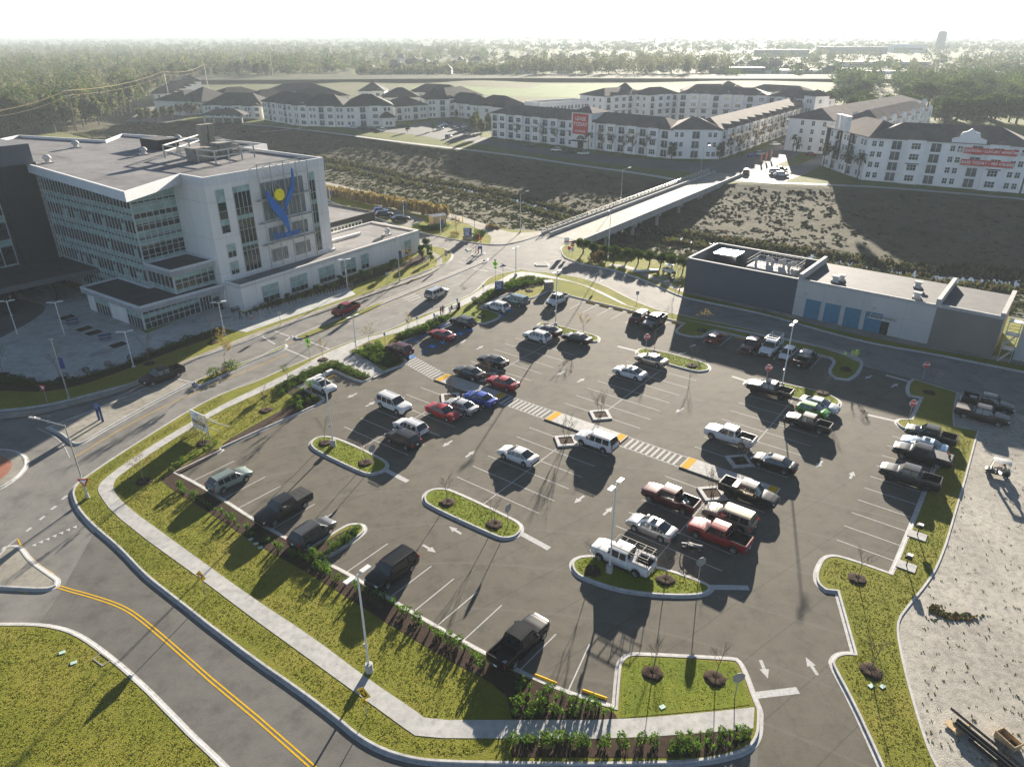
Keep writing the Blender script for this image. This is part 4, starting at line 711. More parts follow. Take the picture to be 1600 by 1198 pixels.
class Apt:
    def __init__(s, label, name='apartment_building'): s.r = thing(name, label, 'apartments', (0, 0, 0)); s.n = 0; s.extra = []
    def inst(s, me, mat, nm):
        if s.n < 100: o = mesh_obj(nm, me, s.r); o.matrix_local = mat; s.n += 1; KIDS.setdefault(s.r.name, []).append(o)
        else: s.extra.append((me, mat))
    def done(s):
        if s.extra:
            b = MB(); mats = []
            for me, mat in s.extra:
                for m in me.materials:
                    if m not in mats: mats.append(m)
                base = len(b.v); b.v.extend([tuple(mat @ v.co) for v in me.vertices])
                for p in me.polygons: b.f.append([base + i for i in p.vertices]); b.m.append(mats.index(me.materials[p.material_index])); b.sm.append(False)
            tag(b.build('window', mats, s.r), kind='stuff')
    def wing(s, p, q, depth, fl, fh, wall, roofm, rise=3.2, pat='wb', gab=0, ov=.6, endw=True, base=0, bay=4.2, hip=1.0, flat=False):
        p, q = Vector(p).xy.to_3d(), Vector(q).xy.to_3d(); L = (q - p).length; d = (q - p) / L; mt = Matrix.Translation(p) @ Matrix.Rotation(math.atan2(d.y, d.x), 4, 'Z'); H = fl * fh + .5
        n = max(1, int(L / bay)); st = L / n
        b = MB(); tr = lambda pts: [mt @ Vector(t) for t in pts]
        b.prism([t[:2] for t in tr([(0, 0, 0), (L, 0, 0), (L, depth, 0), (0, depth, 0)])], base, H)
        proj = [k for k in range(n) if pat[k % len(pat)] == 'w']
        for k in proj:
            x = st * (k + .5); w_ = st * .46; top = H + (1.1 if gab else 0); pts = tr([(x - w_, -.7, 0), (x + w_, -.7, 0), (x + w_, .1, 0), (x - w_, .1, 0)]); b.prism([t[:2] for t in pts], base, H + .02)
            if gab:   # shaped gable
                g0 = [(x - w_, -.7, H), (x + w_, -.7, H), (x + w_ * .75, -.7, H + .9), (x + w_ * .35, -.7, H + 1.6), (x, -.7, H + 1.85), (x - w_ * .35, -.7, H + 1.6), (x - w_ * .75, -.7, H + .9)]; g1 = [(a, .3, c) for a, _, c in g0]
                a_, c_ = tr(g0), tr(g1); b.add(a_ + c_, [tuple(range(7)), tuple(range(7, 14))[::-1]] + [(i, 7 + i, 7 + (i + 1) % 7, (i + 1) % 7) for i in range(7)])
        b.build('wall', wall, s.r)
        rf = MB(); gs = []; zt = H + rise; o = ov; hp = min(depth / 2 + o, L / 2) * hip
        if flat:
            rf.prism([t[:2] for t in tr([(.3, .3, 0), (L - .3, .3, 0), (L - .3, depth - .3, 0), (.3, depth - .3, 0)])], H, H + .1, 0); b2 = MB()
            for c, e in (((L / 2, .15, H + .5), (L, .3, 1.0)), ((L / 2, depth - .15, H + .5), (L, .3, 1.0)), ((.15, depth / 2, H + .5), (.3, depth, 1)), ((L - .15, depth / 2, H + .5), (.3, depth, 1))): b2.box(c, e, 0, 0, mt)
            b2.build('parapet', wall, s.r)
        else:
            e = tr([(-o, -o, H), (L + o, -o, H), (L + o, depth + o, H), (-o, depth + o, H), (hp - o, depth / 2, zt), (L - hp + o, depth / 2, zt)]); e += [v - Vector((0, 0, .25)) for v in e[:4]]
            rf.add(e, [(0, 1, 5, 4), (2, 3, 4, 5), (1, 2, 5), (3, 0, 4), (6, 7, 1, 0), (7, 8, 2, 1), (8, 9, 3, 2), (9, 6, 0, 3), (9, 8, 7, 6)])
            for k in proj:
                if gab or not n > 1: continue
                gs.append(k)
                x = st * (k + .5); w_ = st * .5; y2 = min(depth / 2, (1.6 / rise) * (depth / 2)); v = tr([(x - w_, -1.1, H + .05), (x + w_, -1.1, H + .05), (x, -1.1, H + 1.5), (x, y2, H + 1.5), (x - w_, .4, H + .05), (x + w_, .4, H + .05)]); rf.add(v, [(0, 2, 3, 4), (1, 5, 3, 2), (0, 1, 2)])
        if gs:
            for k in gs: gw = MB(); x = st * (k + .5); w_ = st * .46; gw.add(tr([(x - w_, -.72, H), (x + w_, -.72, H), (x + w_ * .9, -.72, H + .15), (x, -.72, H + 1.38), (x - w_ * .9, -.72, H + .15)]), [(0, 1, 2, 3, 4)]); gw.build('gable', wall, s.r)
        rf.build('roof', roofm, s.r)
        aw = MB()
        for k in range(n):
            x = st * (k + .5); kind = pat[k % len(pat)]
            for f in range(fl):
                z_ = base + .6 + f * fh
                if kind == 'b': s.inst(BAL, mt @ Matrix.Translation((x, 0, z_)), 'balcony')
                elif kind == 'w':
                    s.inst(WIN['t'], mt @ Matrix.Translation((x, -.7, z_ + .4)), 'window')
                    if f == 1 and roofm == M['shingle2']: aw.box((x, -1.0, z_ + 2.5), (st * .7, .7, .22), 0, 0, mt)
                else: s.inst(WIN['w'], mt @ Matrix.Translation((x - 1, 0, z_ + .4)), 'window'); s.inst(WIN['w'], mt @ Matrix.Translation((x + 1, 0, z_ + .4)), 'window')
        if aw.f: aw.build('awning', M['awn'], s.r)
        if endw:
            me = mt @ Matrix.Rotation(-math.pi / 2, 4, 'Z'); mr = mt @ Matrix.Translation((L, 0, 0)) @ Matrix.Rotation(math.pi / 2, 4, 'Z')
            for f in range(fl):
                for y in np.arange(3, depth - 2, 4.5): s.inst(WIN['w'], mr @ Matrix.Translation((y, 0, base + 1 + f * fh)), 'window'); s.inst(WIN['w'], me @ Matrix.Translation((-y, 0, base + 1 + f * fh)), 'window')
        return mt, L, H
def banner(root, p0, d, w, h, lines, sz, m=None):
    """red lease banner hung on a wall: p0 lower left, d along the wall"""
    q = MB(); d = Vector(d).normalized(); n = Vector((d.y, -d.x, 0)); up = Vector((0, 0, 1)); o = Vector(p0) + n * .12
    vs = [o, o + d * w, o + d * w + up * h, o + up * h]; q.add(vs + [v - n * .06 for v in vs], [(0, 1, 2, 3), (7, 6, 5, 4), (0, 4, 5, 1), (1, 5, 6, 2), (2, 6, 7, 3), (3, 7, 4, 0)])
    b = q.build('banner', M['red_banner'], root)
    for (tx_, y, s_) in lines: text_mesh('banner_lettering', tx_, s_, face_matrix(o + d * w / 2 + up * y + n * .03, d), M['signwhite'], b, .5, .01)
M['red_banner'] = plain('red_banner_vinyl', (.5, .055, .045), .6, 0, .06, 1)
# middle block with the LEASE TODAY banner
B_ = Apt('white three storey apartment block with the square red lease banner')
a0, a1, a2, a3 = G(768, 214), G(1045, 248), G(1122, 249), G(1277, 192)
d1 = (a1 - a0).normalized()
B_.wing(a0, a1, 16, 3, 3.4, M['stucco'], M['shingle2'], 3.4, 'bw', bay=5.0); B_.wing(a1, a2, 16, 3, 3.5, M['stucco'], M['shingle2'], 3.4, 'pbp', bay=6); B_.wing(a2, a3, 16, 3, 3.4, M['stucco'], M['shingle2'], 3.4, 'bw', bay=5.0)
c = G(901, 233); n1 = Vector((d1.y, -d1.x, 0)); tw = MB(); u_ = (c - a0).dot(d1); pts = [a0 + d1 * (u_ + x) + n1 * y for x, y in ((-5.2, 1.4), (5.2, 1.4), (5.2, -9), (-5.2, -9))]
tw.prism([p.xy for p in pts], 0, 14.2); tw.build('entrance_tower', M['stucco'], B_.r)
rf = MB(); e = [p.lerp(pts[0].lerp(pts[2], .5), -.2).to_tuple()[:2] + (14.2,) for p in pts]; top = pts[0].lerp(pts[2], .5); rf.add(e + [(top.x, top.y, 16.4)], [(0, 1, 4), (1, 2, 4), (2, 3, 4), (3, 0, 4), (3, 2, 1, 0)]); rf.build('roof', M['shingle2'], B_.r)
banner(B_.r, a0 + d1 * (u_ - 4.4) + n1 * 1.4 + Vector((0, 0, 5.6)), d1, 8.0, 8.0, (('LEASE', 6.1, 2.1), ('TODAY', 3.9, 2.1), ('985.478.8300', 1.2, 1.05)), 1)
mt = Matrix.Translation(a0 + d1 * u_ + n1 * 1.42) @ Matrix.Rotation(math.atan2(d1.y, d1.x), 4, 'Z')
q = MB(); q.box((0, -1.2, 3.1), (7.5, 2.2, .25), 0, 0, mt); q.build('awning', M['awn'], B_.r)
q = MB(); q.quad(*[mt @ Vector(v) for v in ((-1.5, -.05, .1), (1.5, -.05, .1), (1.5, -.05, 2.7), (-1.5, -.05, 2.7))]); q.build('door', M['aptglass'], B_.r)
q = MB(); q.add([mt @ Vector((2.2 * math.cos(a), -.05, 3.5 + 1.7 * math.sin(a))) for a in np.linspace(0, math.pi, 13)], [tuple(range(13))], 0); [q.bar(mt @ Vector((0, -.07, 3.5)), mt @ Vector((2.2 * math.cos(a), -.07, 3.5 + 1.7 * math.sin(a))), .12, .06, 1) for a in np.linspace(0, math.pi, 6)]; q.build('fanlight', [M['aptglass'], M['signwhite']], B_.r)
B_.done()
B2 = Apt('tall white four storey apartment wing behind the banner block')
z14 = 14.0
for p, q_, dpt, fl in (((945, 151), (1012, 146), 18, 4), ((1014, 149), (1060, 146), 14, 4), ((1060, 146), (1200, 150), 16, 4), ((1200, 150), (1275, 156), 16, 4)): B2.wing(G(*p, z14), G(*q_, z14), dpt, fl, 3.4, M['stucco'], M['shingle2'], 3.2, 'bww', bay=5.5)
B2.wing(G(842, 163, 11), G(918, 158, 11), 12, 3, 3.4, M['stucco'], M['membrane'], flat=True, pat='p'); B2.wing(G(970, 140, 16), G(986, 140, 16), 8, 4, 4, M['stucco'], M['shingle2'], 2.5, 'p'); B2.wing(G(1257, 150, 16), G(1275, 152, 16), 8, 4, 4, M['stucco'], M['shingle2'], 2.5, 'p'); B2.done()
B3 = Apt('far row of white apartments with brown roofs beyond the courtyard block')
for p, q_ in (((1072, 139), (1150, 139)), ((1125, 134), (1160, 134)), ((1165, 138), (1260, 143))): B3.wing(G(*p, 13), G(*q_, 13), 16, 3, 3.8, M['stucco'], M['shingle2'], 3.4, 'bw', bay=6)
B3.done()
# right block with the two long banners
C_ = Apt('white four storey apartment block with two long red banners')
c0, c1, c2 = G(1283, 259), G(1345, 281), G(1720, 322); c1b = G(1592, 302)
d2 = (c1b - c1).normalized(); n2 = Vector((d2.y, -d2.x, 0))
C_.wing(c1, c1b, 17, 4, 3.25, M['stucco'], M['shingle2'], 4.2, 'pbwbpbwpbpp', bay=5.2, endw=False)
C_.wing(c1b + d2 * .5, c1b + d2 * 40, 17, 4, 3.25, M['stucco'], M['shingle2'], 4.2, 'bpwp', bay=5.2, endw=False)
C_.wing(c0, c1, 17, 4, 3.25, M['stucco'], M['shingle2'], 4.2, 'pbpb', bay=5.0)
g = (G(1495, 287) - c1).dot(d2); gb = MB(); w_ = 4.6; H = 13.5; pr = [(-w_, H), (w_, H), (w_, H + 1.1), (w_ * .62, H + 1.6), (w_ * .5, H + 3.0), (w_ * .22, H + 3.4), (0, H + 4.2), (-w_ * .22, H + 3.4), (-w_ * .5, H + 3.0), (-w_ * .62, H + 1.6), (-w_, H + 1.1)]
a_ = [c1 + d2 * (g + x) + n2 * .75 + Vector((0, 0, z_)) for x, z_ in pr]; b_ = [v - n2 * .7 for v in a_]; k_ = len(pr); gb.add(a_ + b_, [tuple(range(k_)), tuple(range(k_, 2 * k_))[::-1]] + [(i, k_ + i, k_ + (i + 1) % k_, (i + 1) % k_) for i in range(k_)]); gb.build('gable', M['stucco'], C_.r)
u0_ = (GV(1503, 240, c1 + n2 * .8, n2)); u1_ = GV(1588, 240, c1 + n2 * .8, n2); wdt = (u1_ - u0_).dot(d2)
for px, py, txt in ((1505, 239.5, 'THE ADDISON • LUXURY APARTMENTS'), (1500, 257.5, 'LEASE TODAY • 985.478.8000')):
    o_ = GV(px, py, c1 + n2 * .8, n2); banner(C_.r, o_, d2, wdt, 1.75, ((txt, .88, 1.06 if 'ADD' in txt else 1.15),), 1)
M['brick_dark'] = plain('dark_brick', (.05, .045, .045), .85, 0, .2, 3)
for o_, d_, x_, w_ in ((c0, (c1 - c0).normalized(), 1.4, 2.2), (c0, (c1 - c0).normalized(), 9.5, 2.6), (c0, (c1 - c0).normalized(), 17.6, 2.6)):
    q = MB(); n_ = Vector((d_.y, -d_.x, 0)); q.box(o_ + d_ * x_ + n_ * .12 + Vector((0, 0, 8.6)), (w_, .5, 9.6), math.atan2(d_.y, d_.x)); q.build('brick_panel', M['brick_dark'], C_.r)
for x_, y_ in ((8, -5), (11, -5), (14, -6)):
    q = MB(); p_ = c0 + (c1 - c0).normalized() * x_ + Vector((0, 0, 16.4)) - n2 * (-y_ * -1); q.box(p_, (1.4, 1.4, 4.6), .3); q.box(p_ + Vector((0, 0, 2.4)), (1.8, 1.8, .3), .3); q.build('chimney', M['stucco'], C_.r)
C_.done()
C2 = Apt('rear white apartment wing with stepped parapets behind the long banner block')
C2.wing(G(1302, 188, 13), G(1446, 160, 13), 18, 4, 3.1, M['stucco'], M['shingle2'], 3.5, 'bw', gab=1, bay=6); C2.wing(G(1375, 190, 13), G(1455, 170, 13), 14, 4, 3.1, M['stucco'], M['shingle2'], 3.5, 'wp', gab=1, bay=6); C2.done()
# left: cream senior residence with dark roofs
A_ = Apt('long cream residence with dark hipped roofs and a porch')
A_.wing(G(413, 188), G(470, 197), 18, 3, 3.2, M['cream'], M['shingle'], 5, 'pbw', bay=5); A_.wing(G(470, 197), G(540, 199), 18, 3, 3.2, M['cream'], M['shingle'], 5, 'wpb', bay=5); A_.wing(G(540, 199), G(616, 197), 20, 3, 3.2, M['cream'], M['shingle'], 5, 'pbw', bay=5)
A_.wing(G(618, 190), G(668, 186), 16, 2, 3.6, M['cream'], M['shingle'], 4, 'bp', bay=4.5); A_.wing(G(668, 185), G(700, 184), 16, 3, 3.2, M['cream'], M['shingle'], 5, 'pbw', bay=5); A_.wing(G(700, 184), G(754, 176), 18, 3, 3.2, M['cream'], M['shingle'], 5, 'wbp', bay=5)
A_.wing(G(598, 199), G(618, 198), 8, 1, 4.2, M['cream'], M['shingle'], 2.5, 'p', bay=7, endw=False)
A_.done()
A2 = Apt('white two storey residence wing with steep dark roofs and column pavilion')
A2.wing(G(274, 178), G(318, 180), 30, 2, 3.4, M['cream'], M['shingle'], 7, 'p', bay=5); A2.wing(G(320, 184), G(412, 186), 20, 2, 3.2, M['cream'], M['shingle'], 6, 'pw', bay=6)
pv = G(355, 191); q = MB(); q.add([pv + Vector(v) for v in ((-12, -6, 4), (12, -6, 4), (12, 6, 4), (-12, 6, 4), (-5, 0, 7), (5, 0, 7))], [(0, 1, 5, 4), (1, 2, 5), (2, 3, 4, 5), (3, 0, 4), (3, 2, 1, 0)]); q.build('pavilion_roof', M['shingle'], A2.r)
for k in range(5): q = MB(); q.box(pv + Vector((-10 + 5 * k, -5, 2)), (.8, .8, 4)); q.build('column', M['white'], A2.r)
A2.done()
A3 = Apt('far residence wings with broad dark roofs behind the cream block')
for p, q_, dp in (((290, 158), (345, 152), 24), ((345, 153), (420, 148), 24), ((400, 157), (470, 152), 22), ((430, 145), (520, 141), 22), ((470, 153), (545, 149), 22), ((560, 142), (600, 142), 16), ((600, 152), (655, 151), 18), ((640, 143), (705, 147), 16), ((690, 158), (740, 163), 16), ((735, 163), (790, 168), 18)): A3.wing(G(*p, 8), G(*q_, 8), dp, 2, 3.7, M['cream'], M['shingle'], 5, 'pw', bay=7, endw=False)
A3.done()
for k in range(6):
    p = G(240 + 9.2 * k, 162 - 4.2 * k); t_ = Apt('white gabled townhouse in the staggered row at the forest edge', 'townhouse'); t_.r['category'] = 'townhouse'; t_.r['group'] = 'townhouses at the forest edge'
    dv_ = Vector((.55, -.84, 0)); t_.wing(p, p + dv_ * 9, 14, 2, 3.2, M['stucco'], M['shingle'], 4.5, 'p', bay=5, hip=.2); t_.done()
# ---------------------------------------------------------------- vehicles
PAINT = {}
def paint(name, c=None, metal=.0, rough=.32):
    if name not in PAINT: PAINT[name] = plain('car_paint_' + name, c, rough, metal, .05, 2, .4, .2)
    return PAINT[name]
for n, c, mt in (('white', (.56, .57, .58), 0), ('black', (.004, .004, .005), 0), ('charcoal', (.02, .021, .023), .2), ('grey', (.07, .074, .078), .3), ('silver', (.42, .42, .42), .6), ('champagne', (.36, .32, .25), .5), ('red', (.3, .012, .016), 0), ('maroon', (.075, .008, .012), .1), ('crimson', (.2, .008, .012), .1), ('blue', (.012, .045, .3), .2), ('teal', (.06, .12, .15), .4), ('sage', (.2, .245, .23), .3), ('lime', (.1, .34, .04), 0), ('iceblue', (.5, .62, .72), .2), ('tan', (.23, .2, .155), .4), ('bronze', (.02, .016, .014), .2), ('darkgreen', (.012, .019, .018), .2)): paint(n, c, mt)
def shell(mb, st, mi=0, bed=None, liner=None):
    """lower body: stations (x, half width, zb, zmid, ztop, crown) from rear to front"""
    rings = []
    for x, hw, zb, zm, zt, cr in st:
        zm = max(zm, zb + .05); h = [(0, zb), (hw * .86, zb), (hw * .985, zb + .05), (hw, zm), (hw * .985, zt - .07), (hw * .95, zt - .012), (hw * .8, zt + cr * .45), (hw * .42, zt + cr * .9), (0, zt + cr)]
        rings.append([(x, y, z) for y, z in h] + [(x, -y, z) for y, z in h[-2:0:-1]])
    mb.grid(rings, mi, True, True); n = len(rings[0])
    mb.add(rings[0], [tuple(range(n))], mi); mb.add(rings[-1], [tuple(range(n))[::-1]], mi)
def arch(st, wx, r, base):
    """stations with the wheel arches cut into their lower edge"""
    out = []; Rr = r + .055
    def at(x):
        for a, b in zip(st, st[1:]):
            if a[0] <= x <= b[0]: k = (x - a[0]) / max(1e-6, b[0] - a[0]); return [p + (q - p) * k for p, q in zip(a, b)]
        return list(st[-1])
    xs = set(s[0] for s in st if all(abs(s[0] - w) > Rr for w in wx))
    for w in wx:
        for a in (178, 158, 132, 108, 90, 72, 48, 22, 2): xs.add(w + Rr * math.cos(R(a)))
        xs.add(w - Rr - .012); xs.add(w + Rr + .012)
    for x in sorted(xs):
        s = at(x); zb = s[2]
        for w in wx:
            d = Rr ** 2 - (x - w) ** 2
            if d > 0: zb = max(zb, r + math.sqrt(d))
        out.append((x, s[1], zb, s[3], s[4], s[5]))
    return out
def wheel_mesh(r, wd):
    m = MB(); s = wd / 2
    def ring(pr, mi): m.grid([[(rr * math.cos(a), y, rr * math.sin(a)) for a in np.linspace(0, 2 * math.pi, 19)[:-1]] for y, rr in pr], mi, True, True)
    ring([(-s, r * .64), (-s, r * .9), (-s * .7, r), (s * .7, r), (s, r * .9), (s, r * .64), (s * .8, r * .62)], 0)
    q = MB(); n = 18
    q.grid([[(rr * math.cos(a), y, rr * math.sin(a)) for a in np.linspace(0, 2 * math.pi, n + 1)[:-1]] for y, rr in ((s * .86, r * .66), (s * .96, r * .63), (s * .5, r * .56))], 0, True, True)
    q.add([(r * .56 * math.cos(a), s * .45, r * .56 * math.sin(a)) for a in np.linspace(0, 2 * math.pi, n + 1)[:-1]], [tuple(range(n))], 1)
    for k in range(5):
        a = 2 * math.pi * k / 5; q.bar((0, s * .82, 0), (r * .6 * math.cos(a), s * .86, r * .6 * math.sin(a)), .045, .075, 0)
    q.tube((0, s * .6, 0), (0, s * .95, 0), .06, .05, 8, 0); return m, q
def vehicle(kind, P, first):
    """one vehicle of a kind, with its parts; P holds the measurements"""
    L, W, H, wb, r, gc = P['L'], P['W'], P['H'], P['wb'], P['r'], P['gc']; hw = W / 2; xf, xr = L / 2, -L / 2
    wx = (P.get('wr', -wb / 2 - .02), P.get('wr', -wb / 2 - .02) + wb)
    hood, belt, deck = P['hood'], P['belt'], P['deck']; cowl, rf, rr, rb = P['gh']   # greenhouse x: cowl, roof front, roof rear, rear base
    root = thing(kind, first[0], first[1], (0, 0, 0)); pm = paint('white')
    b = MB(); zm = .62 if not P.get('bed') else .8
    st = [(xr, hw * .84, gc + .2, zm, deck - .1, .01), (xr + .1, hw * .93, gc + .06, zm, deck - .02, .02), (xr + .5, hw * .985, gc, zm, deck, .02)]
    if P.get('bed'):
        bx = P['bed']; st = [(bx, hw * .985, gc + .05, zm, belt, .0)]
    else: st += [(rb, hw, gc, zm, max(belt, deck - .01), .02)]
    st += [(cowl - .7, hw, gc, zm, belt, .02), (cowl, hw * .99, gc, zm, belt - .01, .03), (cowl + .35, hw * .985, gc, zm, hood + .02, .04), (xf - .55, hw * .955, gc + .02, zm, hood - .05, .035), (xf - .2, hw * .88, gc + .06, zm, hood - .13, .03), (xf - .04, hw * .8, gc + .12, .6, hood - (.24 if not P.get('bed') else .12), .01), (xf, hw * .74, gc + .18, .58, hood - (.32 if not P.get('bed') else .16), .0)]
    shell(b, arch(st, [w for w in wx if w > st[0][0] + .3], r, gc))
    if P.get('bed'):          # open load bed
        bx = P['bed']; zr, fl = P['rail'], gc + .38
        sb = [(xr, hw * .95, gc + .22, zm, zr), (xr + .1, hw * .985, gc + .1, zm, zr), (bx - .05, hw * .985, gc + .06, zm, zr)]
        rings = []; ar = arch([(x, h, zb, z2, zt, 0) for x, h, zb, z2, zt in sb], [wx[0]], r, gc)
        for x, h, zb, z2, zt, _ in ar:
            z2 = max(z2, zb + .05); pr = [(h * .86, zb), (h * .99, zb + .05), (h, z2), (h * .99, zt - .04), (h * .965, zt), (h * .88, zt)]
            rings.append((x, pr))
        for sgn in (1, -1):
            gr = [[(x, sgn * y, z) for y, z in pr] for x, pr in rings]; gr = gr if sgn > 0 else [g[::-1] for g in gr]; b.grid(gr, 0, True)
        for x in (rings[0][0], rings[-1][0]): b.box((x + (.04 if x < -1 else -.03), 0, (gc + .3 + zr) / 2), (.07, hw * 1.9, zr - gc - .3), 0, 0)
        ln = MB(); x0, x1 = xr + .08, bx - .09
        ln.quad((x0, -hw * .87, fl), (x1, -hw * .87, fl), (x1, hw * .87, fl), (x0, hw * .87, fl))
        for sgn in (1, -1): ln.box(((x0 + x1) / 2, sgn * hw * .875, (fl + zr) / 2), (x1 - x0, .02, zr - fl + .004), 0); ln.box((wx[0], sgn * hw * .76, fl + .12), (.95, hw * .22, .24))
        for x in (x0 + .015, x1 - .015): ln.box((x, 0, (fl + zr) / 2), (.02, hw * 1.74, zr - fl + .004))
        ln.build('bed_liner', M['trim'], root)
        if P.get('cover'): cv = MB(); cv.box(((x0 + x1) / 2, 0, zr + .012), (x1 - x0 + .1, hw * 1.84, .03)); [cv.box((x0 + (x1 - x0) * k / 3, 0, zr + .03), (.02, hw * 1.8, .008)) for k in (1, 2)]; cv.build('bed_cover', M['trim'], root)
        tg = MB(); tg.box((xr - .012, 0, (gc + .45 + zr) / 2 + .05), (.03, hw * 1.62, zr - gc - .62)); tg.build('tailgate', pm, root)
    # greenhouse
    zt = H; hb = hw * .955; hr = hw * P.get('rw', .72); hwt = hb + (hr - hb) * .86; zw = belt + (zt - belt) * .84; bz = belt - .02
    def ring(x, k):   # k 0 at belt .. 1 at the roof
        z = lambda a: bz + (a - bz) * k; y = lambda a, e: e + (a - e) * k
        h = [(hb, bz), (y(hwt, hb - .01), z(zw)), (y(hr * .95, hb - .06), z(zt - .045)), (y(hr * .62, hb * .62), z(zt - .008)), (0, z(zt + .012) if k else bz + .015)]
        return [(x, a, c) for a, c in h] + [(x, -a, c) for a, c in h[-2::-1]]
    pil = P['pil']            # side windows as x spans between roof rear and roof front
    xs = [(rb, 0.0), (rr, 1.0)]
    for a, c in pil: xs += [(a, 1.0), (c, 1.0)]
    xs += [(rf, 1.0), (cowl, 0.0)]; xs = sorted(xs)
    # keep the A pillar base: half-way station
    am = (rf + cowl) / 2 + .05; xs.insert(-1, (am, 1 - (am - rf) / (cowl - rf)))
    rq = 1 if P.get('rq') else 0
    if rq: xm = rb + (rr - rb) * .42; xs.insert(1, (xm, .42))
    rings = [ring(*q) for q in xs]; gl = {'windshield': MB(), 'rear_window': MB(), 'side_window': [MB(), MB()]}
    for i in range(len(xs) - 1):
        a, c = rings[i], rings[i + 1]; x0, x1 = xs[i][0], xs[i + 1][0]; win = any(abs(x0 - p) < 1e-4 and abs(x1 - q) < 1e-4 for p, q in pil)
        for j in range(8):
            f = [a[j], c[j], c[j + 1], a[j + 1]][::-1]; tgt = b
            if j in (0, 7) and (win or i == len(xs) - 3 or (rq and i == 1)): tgt = gl['side_window'][0 if j == 0 else 1]
            elif j in (2, 3, 4, 5) and i >= len(xs) - 3: tgt = gl['windshield']
            elif j in (2, 3, 4, 5) and i <= rq: tgt = gl['rear_window']
            tgt.add(f, [(0, 1, 2, 3)], 0, tgt is b or j not in (0, 7))
    b.build('body', pm, root)
    gl['windshield'].build('windshield', M['glass'], root)
    if gl['rear_window'].f: gl['rear_window'].build('rear_window', M['glass'], root)
    for m in gl['side_window']: m.build('side_window', M['glass'], root)
    # trim: dark underside boxes added to block light through the arches, grille, bumpers, lamps, mirrors, rails
    u = MB(); u.box((0, 0, gc + .06), (L - .7, hw * 1.3, .16)); u.box((wx[0], 0, r), (r * 2 + .1, hw * 1.2, r * 1.3)); u.box((wx[1], 0, r), (r * 2 + .1, hw * 1.2, r * 1.3))
    if P.get('clad'):
        for sgn in (1, -1): u.box(((wx[0] + wx[1]) / 2, sgn * (hw - .02), gc + .1), (wb - 2 * r - .1, .06, .16))
    u.build('underbody', M['trim'], root)
    zg = hood - (.52 if not P.get('bed') else .52); g = MB(); g.box((xf - .005, 0, zg), (.05, hw * (.95 if not P.get('bed') else 1.15), .22 if not P.get('bed') else .34)); g.build('grille', M['trim'], root)
    bp = MB(); bp.box((xf - .03, 0, gc + .24), (.14, hw * 1.5, .16)); bp.build('bumper', M[P.get('bump', 'trim')], root)
    bp = MB(); bp.box((xr + .0, 0, gc + .3), (.14, hw * 1.66, .17)); bp.build('bumper', M[P.get('bump', 'trim')], root)
    pl = MB(); pl.box((xr - (.075 if not P.get('bed') else .08), 0, gc + .34 if P.get('bed') else .8), (.02, .3, .15)); pl.build('licence_plate', M['signwhite'], root)
    for sgn in (1, -1):
        h = MB(); h.box((xf - .13, sgn * hw * .69, hood - .25 if not P.get('bed') else hood - .3), (.2, hw * .28, .13 if not P.get('bed') else .2), sgn * -.35); h.build('headlight', M['lamp'], root)
        h = MB(); h.box((xr + .05, sgn * hw * .8, (deck - .2) if not P.get('bed') else P['rail'] - .25), (.12, hw * .26, .16 if not P.get('tall') else .36), sgn * .3); h.build('tail_light', M['tail'], root)
        h = MB(); h.box((cowl - .42, sgn * (hw + .08), belt + .08), (.14, .2, .14 if not P.get('bed') else .22)); h.build('mirror', pm if P.get('pmir', True) else M['trim'], root)
        h = MB()
        for x in P['hand']: h.box((x, sgn * (hw + .004), belt - .13), (.18, .025, .03))
        h.build('door_handle', M['trim'], root)
        if P.get('rails'): h = MB(); h.bar((rr + .15, sgn * hr * .9, zt + .03), (rf - .25, sgn * hr * .9, zt + .03), .04, .05); h.build('roof_rail', M['trim'], root)
        if P.get('step'): h = MB(); h.box(((wx[0] + wx[1]) / 2 + .1, sgn * (hw - .03), gc - .02), (wb - 2 * r - .3, .16, .05)); h.build('running_board', M['trim'], root)
    if P.get('sunroof'): h = MB(); h.box((rf - .55, 0, zt + .006), (.55, hr * 1.2, .02)); h.build('sunroof', M['glass'], root)
    tm, rm = wheel_mesh(r, P.get('ww', .22))
    tme, rme = tm.mesh('wheel', M['rubber']), rm.mesh('rim', [M[P.get('rim', 'rim')], M['black']])
    for x in wx:
        for sgn in (1, -1):
            o = mesh_obj('wheel', tme, root); o.location = (x, sgn * (hw - P.get('ww', .22) / 2 + .005), r); KIDS.setdefault(root.name, []).append(o)
            q = mesh_obj('rim', rme, o); q.rotation_euler = (0, 0, 0 if sgn > 0 else math.pi); KIDS.setdefault(o.name, []).append(q)
    return root
SEDAN = dict(L=4.85, W=1.85, H=1.45, wb=2.8, r=.335, gc=.2, hood=.93, belt=.95, deck=1.02, gh=(1.28, .3, -.92, -1.95), pil=((-.9, -.24), (-.17, .28)), hand=(-.75, .25), rw=.74, rq=1)
SUV = dict(L=4.7, W=1.9, H=1.7, wb=2.72, r=.36, gc=.24, hood=1.04, belt=1.07, deck=1.12, gh=(1.2, .42, -1.75, -2.25), pil=((-1.68, -1.12), (-1.02, -.32), (-.24, .33)), hand=(-.75, .22), rails=1, clad=1, tall=1, rw=.76)
BIG = dict(L=5.15, W=2.02, H=1.9, wb=2.95, r=.4, gc=.3, hood=1.18, belt=1.2, deck=1.22, gh=(1.15, .55, -2.2, -2.48), pil=((-2.12, -1.3), (-1.2, -.35), (-.26, .52)), hand=(-.75, .25), rails=1, clad=1, tall=1, rw=.8, step=1)
